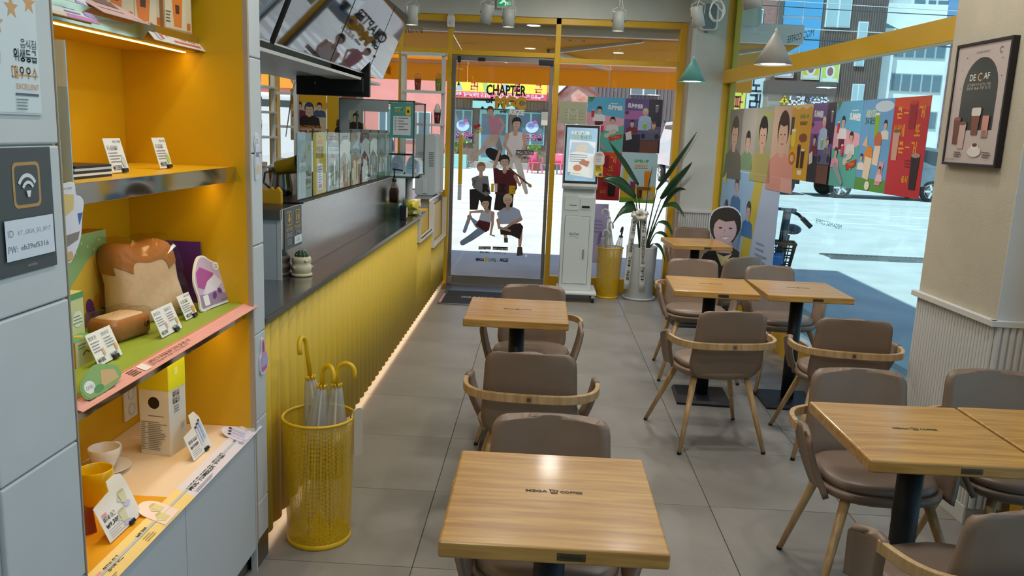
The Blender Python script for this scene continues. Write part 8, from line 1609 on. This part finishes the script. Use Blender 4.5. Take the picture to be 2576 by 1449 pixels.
# ================================================================ vehicles
def car(name, label, loc, rz, col, L=4.3, Wd=1.75, Hh=1.5, van=False):
    t = thing(name, label, 'car', (loc[0], loc[1], -0.1), rz); mc = mat('car_'+col, col, 0.2, coat=0.6)
    if van: prof = [(-0.5, 0.25), (0.5, 0.25), (0.5, 0.55), (0.42, 0.60), (0.33, 0.98), (-0.48, 1.0), (-0.5, 0.9)]
    else: prof = [(-0.5, 0.22), (0.5, 0.22), (0.5, 0.42), (0.47, 0.52), (0.27, 0.60), (0.14, 0.95), (-0.22, 1.0), (-0.42, 0.93), (-0.5, 0.62)]
    rings = []
    for k, (yy, sc) in enumerate(((-0.5, 0.90), (-0.47, 1.0), (0.47, 1.0), (0.5, 0.90))): rings.append([Vector((x*L*(0.985 if sc < 1 else 1), yy*Wd*(1 if z < 0.62 else 0.88), 0.1+z*Hh*(1 if sc == 1 or z < 0.3 else 0.985))) for x, z in prof])
    MB().loft(rings, sm=False).build('body', mc, t, bevel=0.05, seg=2)
    gl = mat('car_glass', '#2c3a42', 0.05)
    for s in (-1, 1):
        if van: q = [(0.30, 0.92), (-0.44, 0.94), (-0.44, 0.62), (0.38, 0.62)]
        else: q = [(0.12, 0.90), (-0.2, 0.94), (-0.38, 0.88), (-0.42, 0.64), (0.22, 0.62)]
        MB().add([(x*L, s*(Wd*0.5*0.90+0.012), 0.1+z*Hh) for x, z in q], [tuple(range(len(q)))]).build('side_glass', gl, t)
        for fx in (-0.31, 0.31):
            c = Vector((fx*L, s*Wd*0.47, 0.33)); w = MB().cyl(c-Vector((0, s*0.11, 0)), c+Vector((0, s*0.05, 0)), 0.33, n=28).build('tyre', M_foot, t)
            MB().lathe([(0.001, 0.0), (0.05, 0.01), (0.20, -0.01), (0.235, 0.0), (0.24, -0.03)], n=24).xform(Matrix.Translation(c+Vector((0, s*0.056, 0))) @ Matrix.Rotation(-s*PI/2, 4, 'X')).build('wheel_rim', M_steel2, w)
            for i in range(5): a = 2*PI*i/5; MB().bar(c+Vector((0.04*math.cos(a), s*0.07, 0.04*math.sin(a))), c+Vector((0.22*math.cos(a), s*0.065, 0.22*math.sin(a))), 0.06, 0.02, up=Y).build('spoke', M_wmetal, w)
    f = [(0.265, 0.62), (0.145, 0.92)] if not van else [(0.415, 0.62), (0.335, 0.95)]
    MB().add([((f[0][0])*L+0.02, -Wd*0.40, 0.1+f[0][1]*Hh), (f[0][0]*L+0.02, Wd*0.40, 0.1+f[0][1]*Hh), (f[1][0]*L+0.02, Wd*0.36, 0.1+f[1][1]*Hh), (f[1][0]*L+0.02, -Wd*0.36, 0.1+f[1][1]*Hh)], [(0, 1, 2, 3)]).build('windscreen', gl, t)
    for s in (-1, 1): MB().box(0.485*L, 0.505*L, s*Wd*0.42-0.12, s*Wd*0.42+0.12, 0.1+0.42*Hh, 0.1+0.50*Hh).build('headlamp', M_wplas, t, bevel=0.01); MB().box(-0.505*L, -0.49*L, s*Wd*0.42-0.1, s*Wd*0.42+0.1, 0.1+0.45*Hh, 0.1+0.58*Hh).build('tail_lamp', mat('lamp_red', '#b0402c', 0.3), t)
    return t
car('parked_car', 'silver car with spoked wheels parked across the side road', (10.9, 27.2), math.radians(178), '#6d757a', 4.5, 1.85, 1.62)
car('parked_van', 'pale blue van by the office block at the far right', (21.6, 46), math.radians(8), '#a9c4d4', 4.8, 1.9, 1.95, True)
car('delivery_van', 'white van parked beyond the entrance posters', (5.6, 30.5), math.radians(95), '#dfe3e4', 4.9, 1.9, 2.2, True)
car('parked_car', 'white car parked outside behind the serving counter', (-7.2, 26), math.radians(170), '#dcdedd', 4.3, 1.75, 1.45)
car('delivery_van', 'white van standing at the kerb left of the entrance', (-5.4, 15.5), math.radians(5), '#d4d8da', 4.9, 1.9, 2.1, True)
t = thing('small_truck', 'small blue-grey flatbed truck parked behind the poster row', 'truck', (7.2, 27.6, -0.1)); bx('bed', mat('truck_bed', '#8fa4a8', 0.5), 5.9, 8.4, 26.9, 28.4, 0.45, 1.0, parent=t, bevel=0.02); bx('chassis', M_blk, 5.9, 8.4, 27.1, 28.2, 0.25, 0.45, parent=t); bx('marker_lamp', mat('amber', '#d87a2c', 0.4), 6.2, 6.4, 26.86, 26.9, 0.75, 0.85, parent=t)
for x in (6.5, 7.9): MB().cyl((x, 26.9, 0.2), (x, 27.1, 0.2), 0.3, n=20).build('wheel', M_foot, t, world=True)
# ================================================================ shared electric bicycle outside the window
t = thing('electric_bicycle', 'black shared bicycle with a front basket parked outside the window', 'bicycle', (2.28, 7.75, -0.1)); bm_ = mat('bike_black', '#22282c', 0.4)
def bt_(nm, pts, r, m=bm_, n=10): return MB().tube([Vector(p) for p in pts], r, n=n).build(nm, m, t, world=True)
for nm, c in (('front_wheel', (2.13, 7.12, 0.22)), ('rear_wheel', (2.42, 8.22, 0.22))):
    d_ = Vector((0.25, 0.97, 0)); ring = [Vector(c)+(d_*math.cos(2*PI*i/32)+Z*math.sin(2*PI*i/32))*0.30 for i in range(32)]; o = MB().tube(ring, 0.024, n=10, closed=True).build(nm, M_foot, t, world=True)
    for i in range(10): a = 2*PI*i/10; MB().cyl(Vector(c), Vector(c)+(d_*math.cos(a)+Z*math.sin(a))*0.29, 0.003, n=5).build('spoke', M_steel2, o, world=True)
    MB().cyl(Vector(c)-Vector((0.05, -0.013, 0)), Vector(c)+Vector((0.05, -0.013, 0)), 0.03, n=12).build('hub', M_steel2, o, world=True)
bt_('fork', [(2.13, 7.12, 0.22), (2.15, 7.22, 0.52), (2.165, 7.30, 0.66)], 0.022); bt_('stem', [(2.165, 7.30, 0.62), (2.22, 7.42, 0.95)], 0.036); bt_('frame', [(2.17, 7.34, 0.60), (2.24, 7.62, 0.32), (2.33, 7.85, 0.22)], 0.045); bt_('frame', [(2.33, 7.85, 0.22), (2.42, 8.22, 0.22)], 0.02); bt_('seat_post', [(2.33, 7.85, 0.22), (2.40, 7.92, 0.68)], 0.018, M_steel2)
MB().ball((2.44, 7.95, 0.735), 0.11, 16, sx=0.75, sy=1.25, sz=0.45).build('saddle', mat('saddle_dark', '#3a4650', 0.4), t, world=True)
bt_('handlebar', [(2.05, 7.46, 1.0), (2.14, 7.46, 0.965), (2.22, 7.43, 0.96), (2.30, 7.36, 0.93), (2.40, 7.30, 0.83)], 0.014); bt_('grip', [(2.045, 7.462, 1.003), (2.13, 7.46, 0.968)], 0.021, M_foot); bt_('grip', [(2.33, 7.34, 0.90), (2.405, 7.297, 0.825)], 0.021, M_foot)
bt_('brake_lever', [(2.12, 7.44, 0.955), (2.08, 7.42, 0.945)], 0.006); MB().box(2.19, 2.29, 7.38, 7.44, 0.95, 0.975).build('display', M_blk, t, world=True, bevel=0.004)
bo = MB(); bk0 = [(1.93, 7.06), (2.20, 7.0), (2.24, 7.20), (1.96, 7.27)]; bk1 = [(1.97, 7.09), (2.17, 7.04), (2.20, 7.18), (1.99, 7.23)]
bo.tube([Vector((x, y, 0.70)) for x, y in bk0], 0.012, n=8, closed=True); o = bo.build('basket_rim', bm_, t, world=True)
for j in range(4):
    f_ = j/4; MB().tube([Vector((a[0]*(1-f_)+b[0]*f_, a[1]*(1-f_)+b[1]*f_, 0.70-0.24*f_)) for a, b in zip(bk0, bk1)], 0.006, n=6, closed=True).build('basket_wire', bm_, t, world=True)
for i in range(4):
    for k in range(5):
        f_ = k/5; a, b = bk0[i], bk0[(i+1) % 4]; c, d_ = bk1[i], bk1[(i+1) % 4]; MB().cyl((a[0]*(1-f_)+b[0]*f_, a[1]*(1-f_)+b[1]*f_, 0.70), (c[0]*(1-f_)+d_[0]*f_, c[1]*(1-f_)+d_[1]*f_, 0.46), 0.005, n=5).build('basket_wire', bm_, t, world=True)
MB().prism([(0, 0), (0.15, 0), (0.15, 0.12), (0, 0.12)], (1.965, 7.055, 0.50), Vector((0.27, -0.06, 0)).normalized(), Vector((0, 0.15, 1)).normalized(), Vector((-0.2, -0.97, 0.1)).normalized(), 0.006).build('placard', mat('placard_blue', '#2f7fc8', 0.5), t, world=True)
P = Print(); P.text('SOCAR elecle', 0.01, 0.08, 0.018, '#c9def0', w=0.12); P.build('placard_print', t, Vector((1.965, 7.055, 0.50))+Vector((-0.2, -0.97, 0.1)).normalized()*0.0065, Vector((0.27, -0.06, 0)), Vector((0, 0.15, 1)))
# ---- end ----
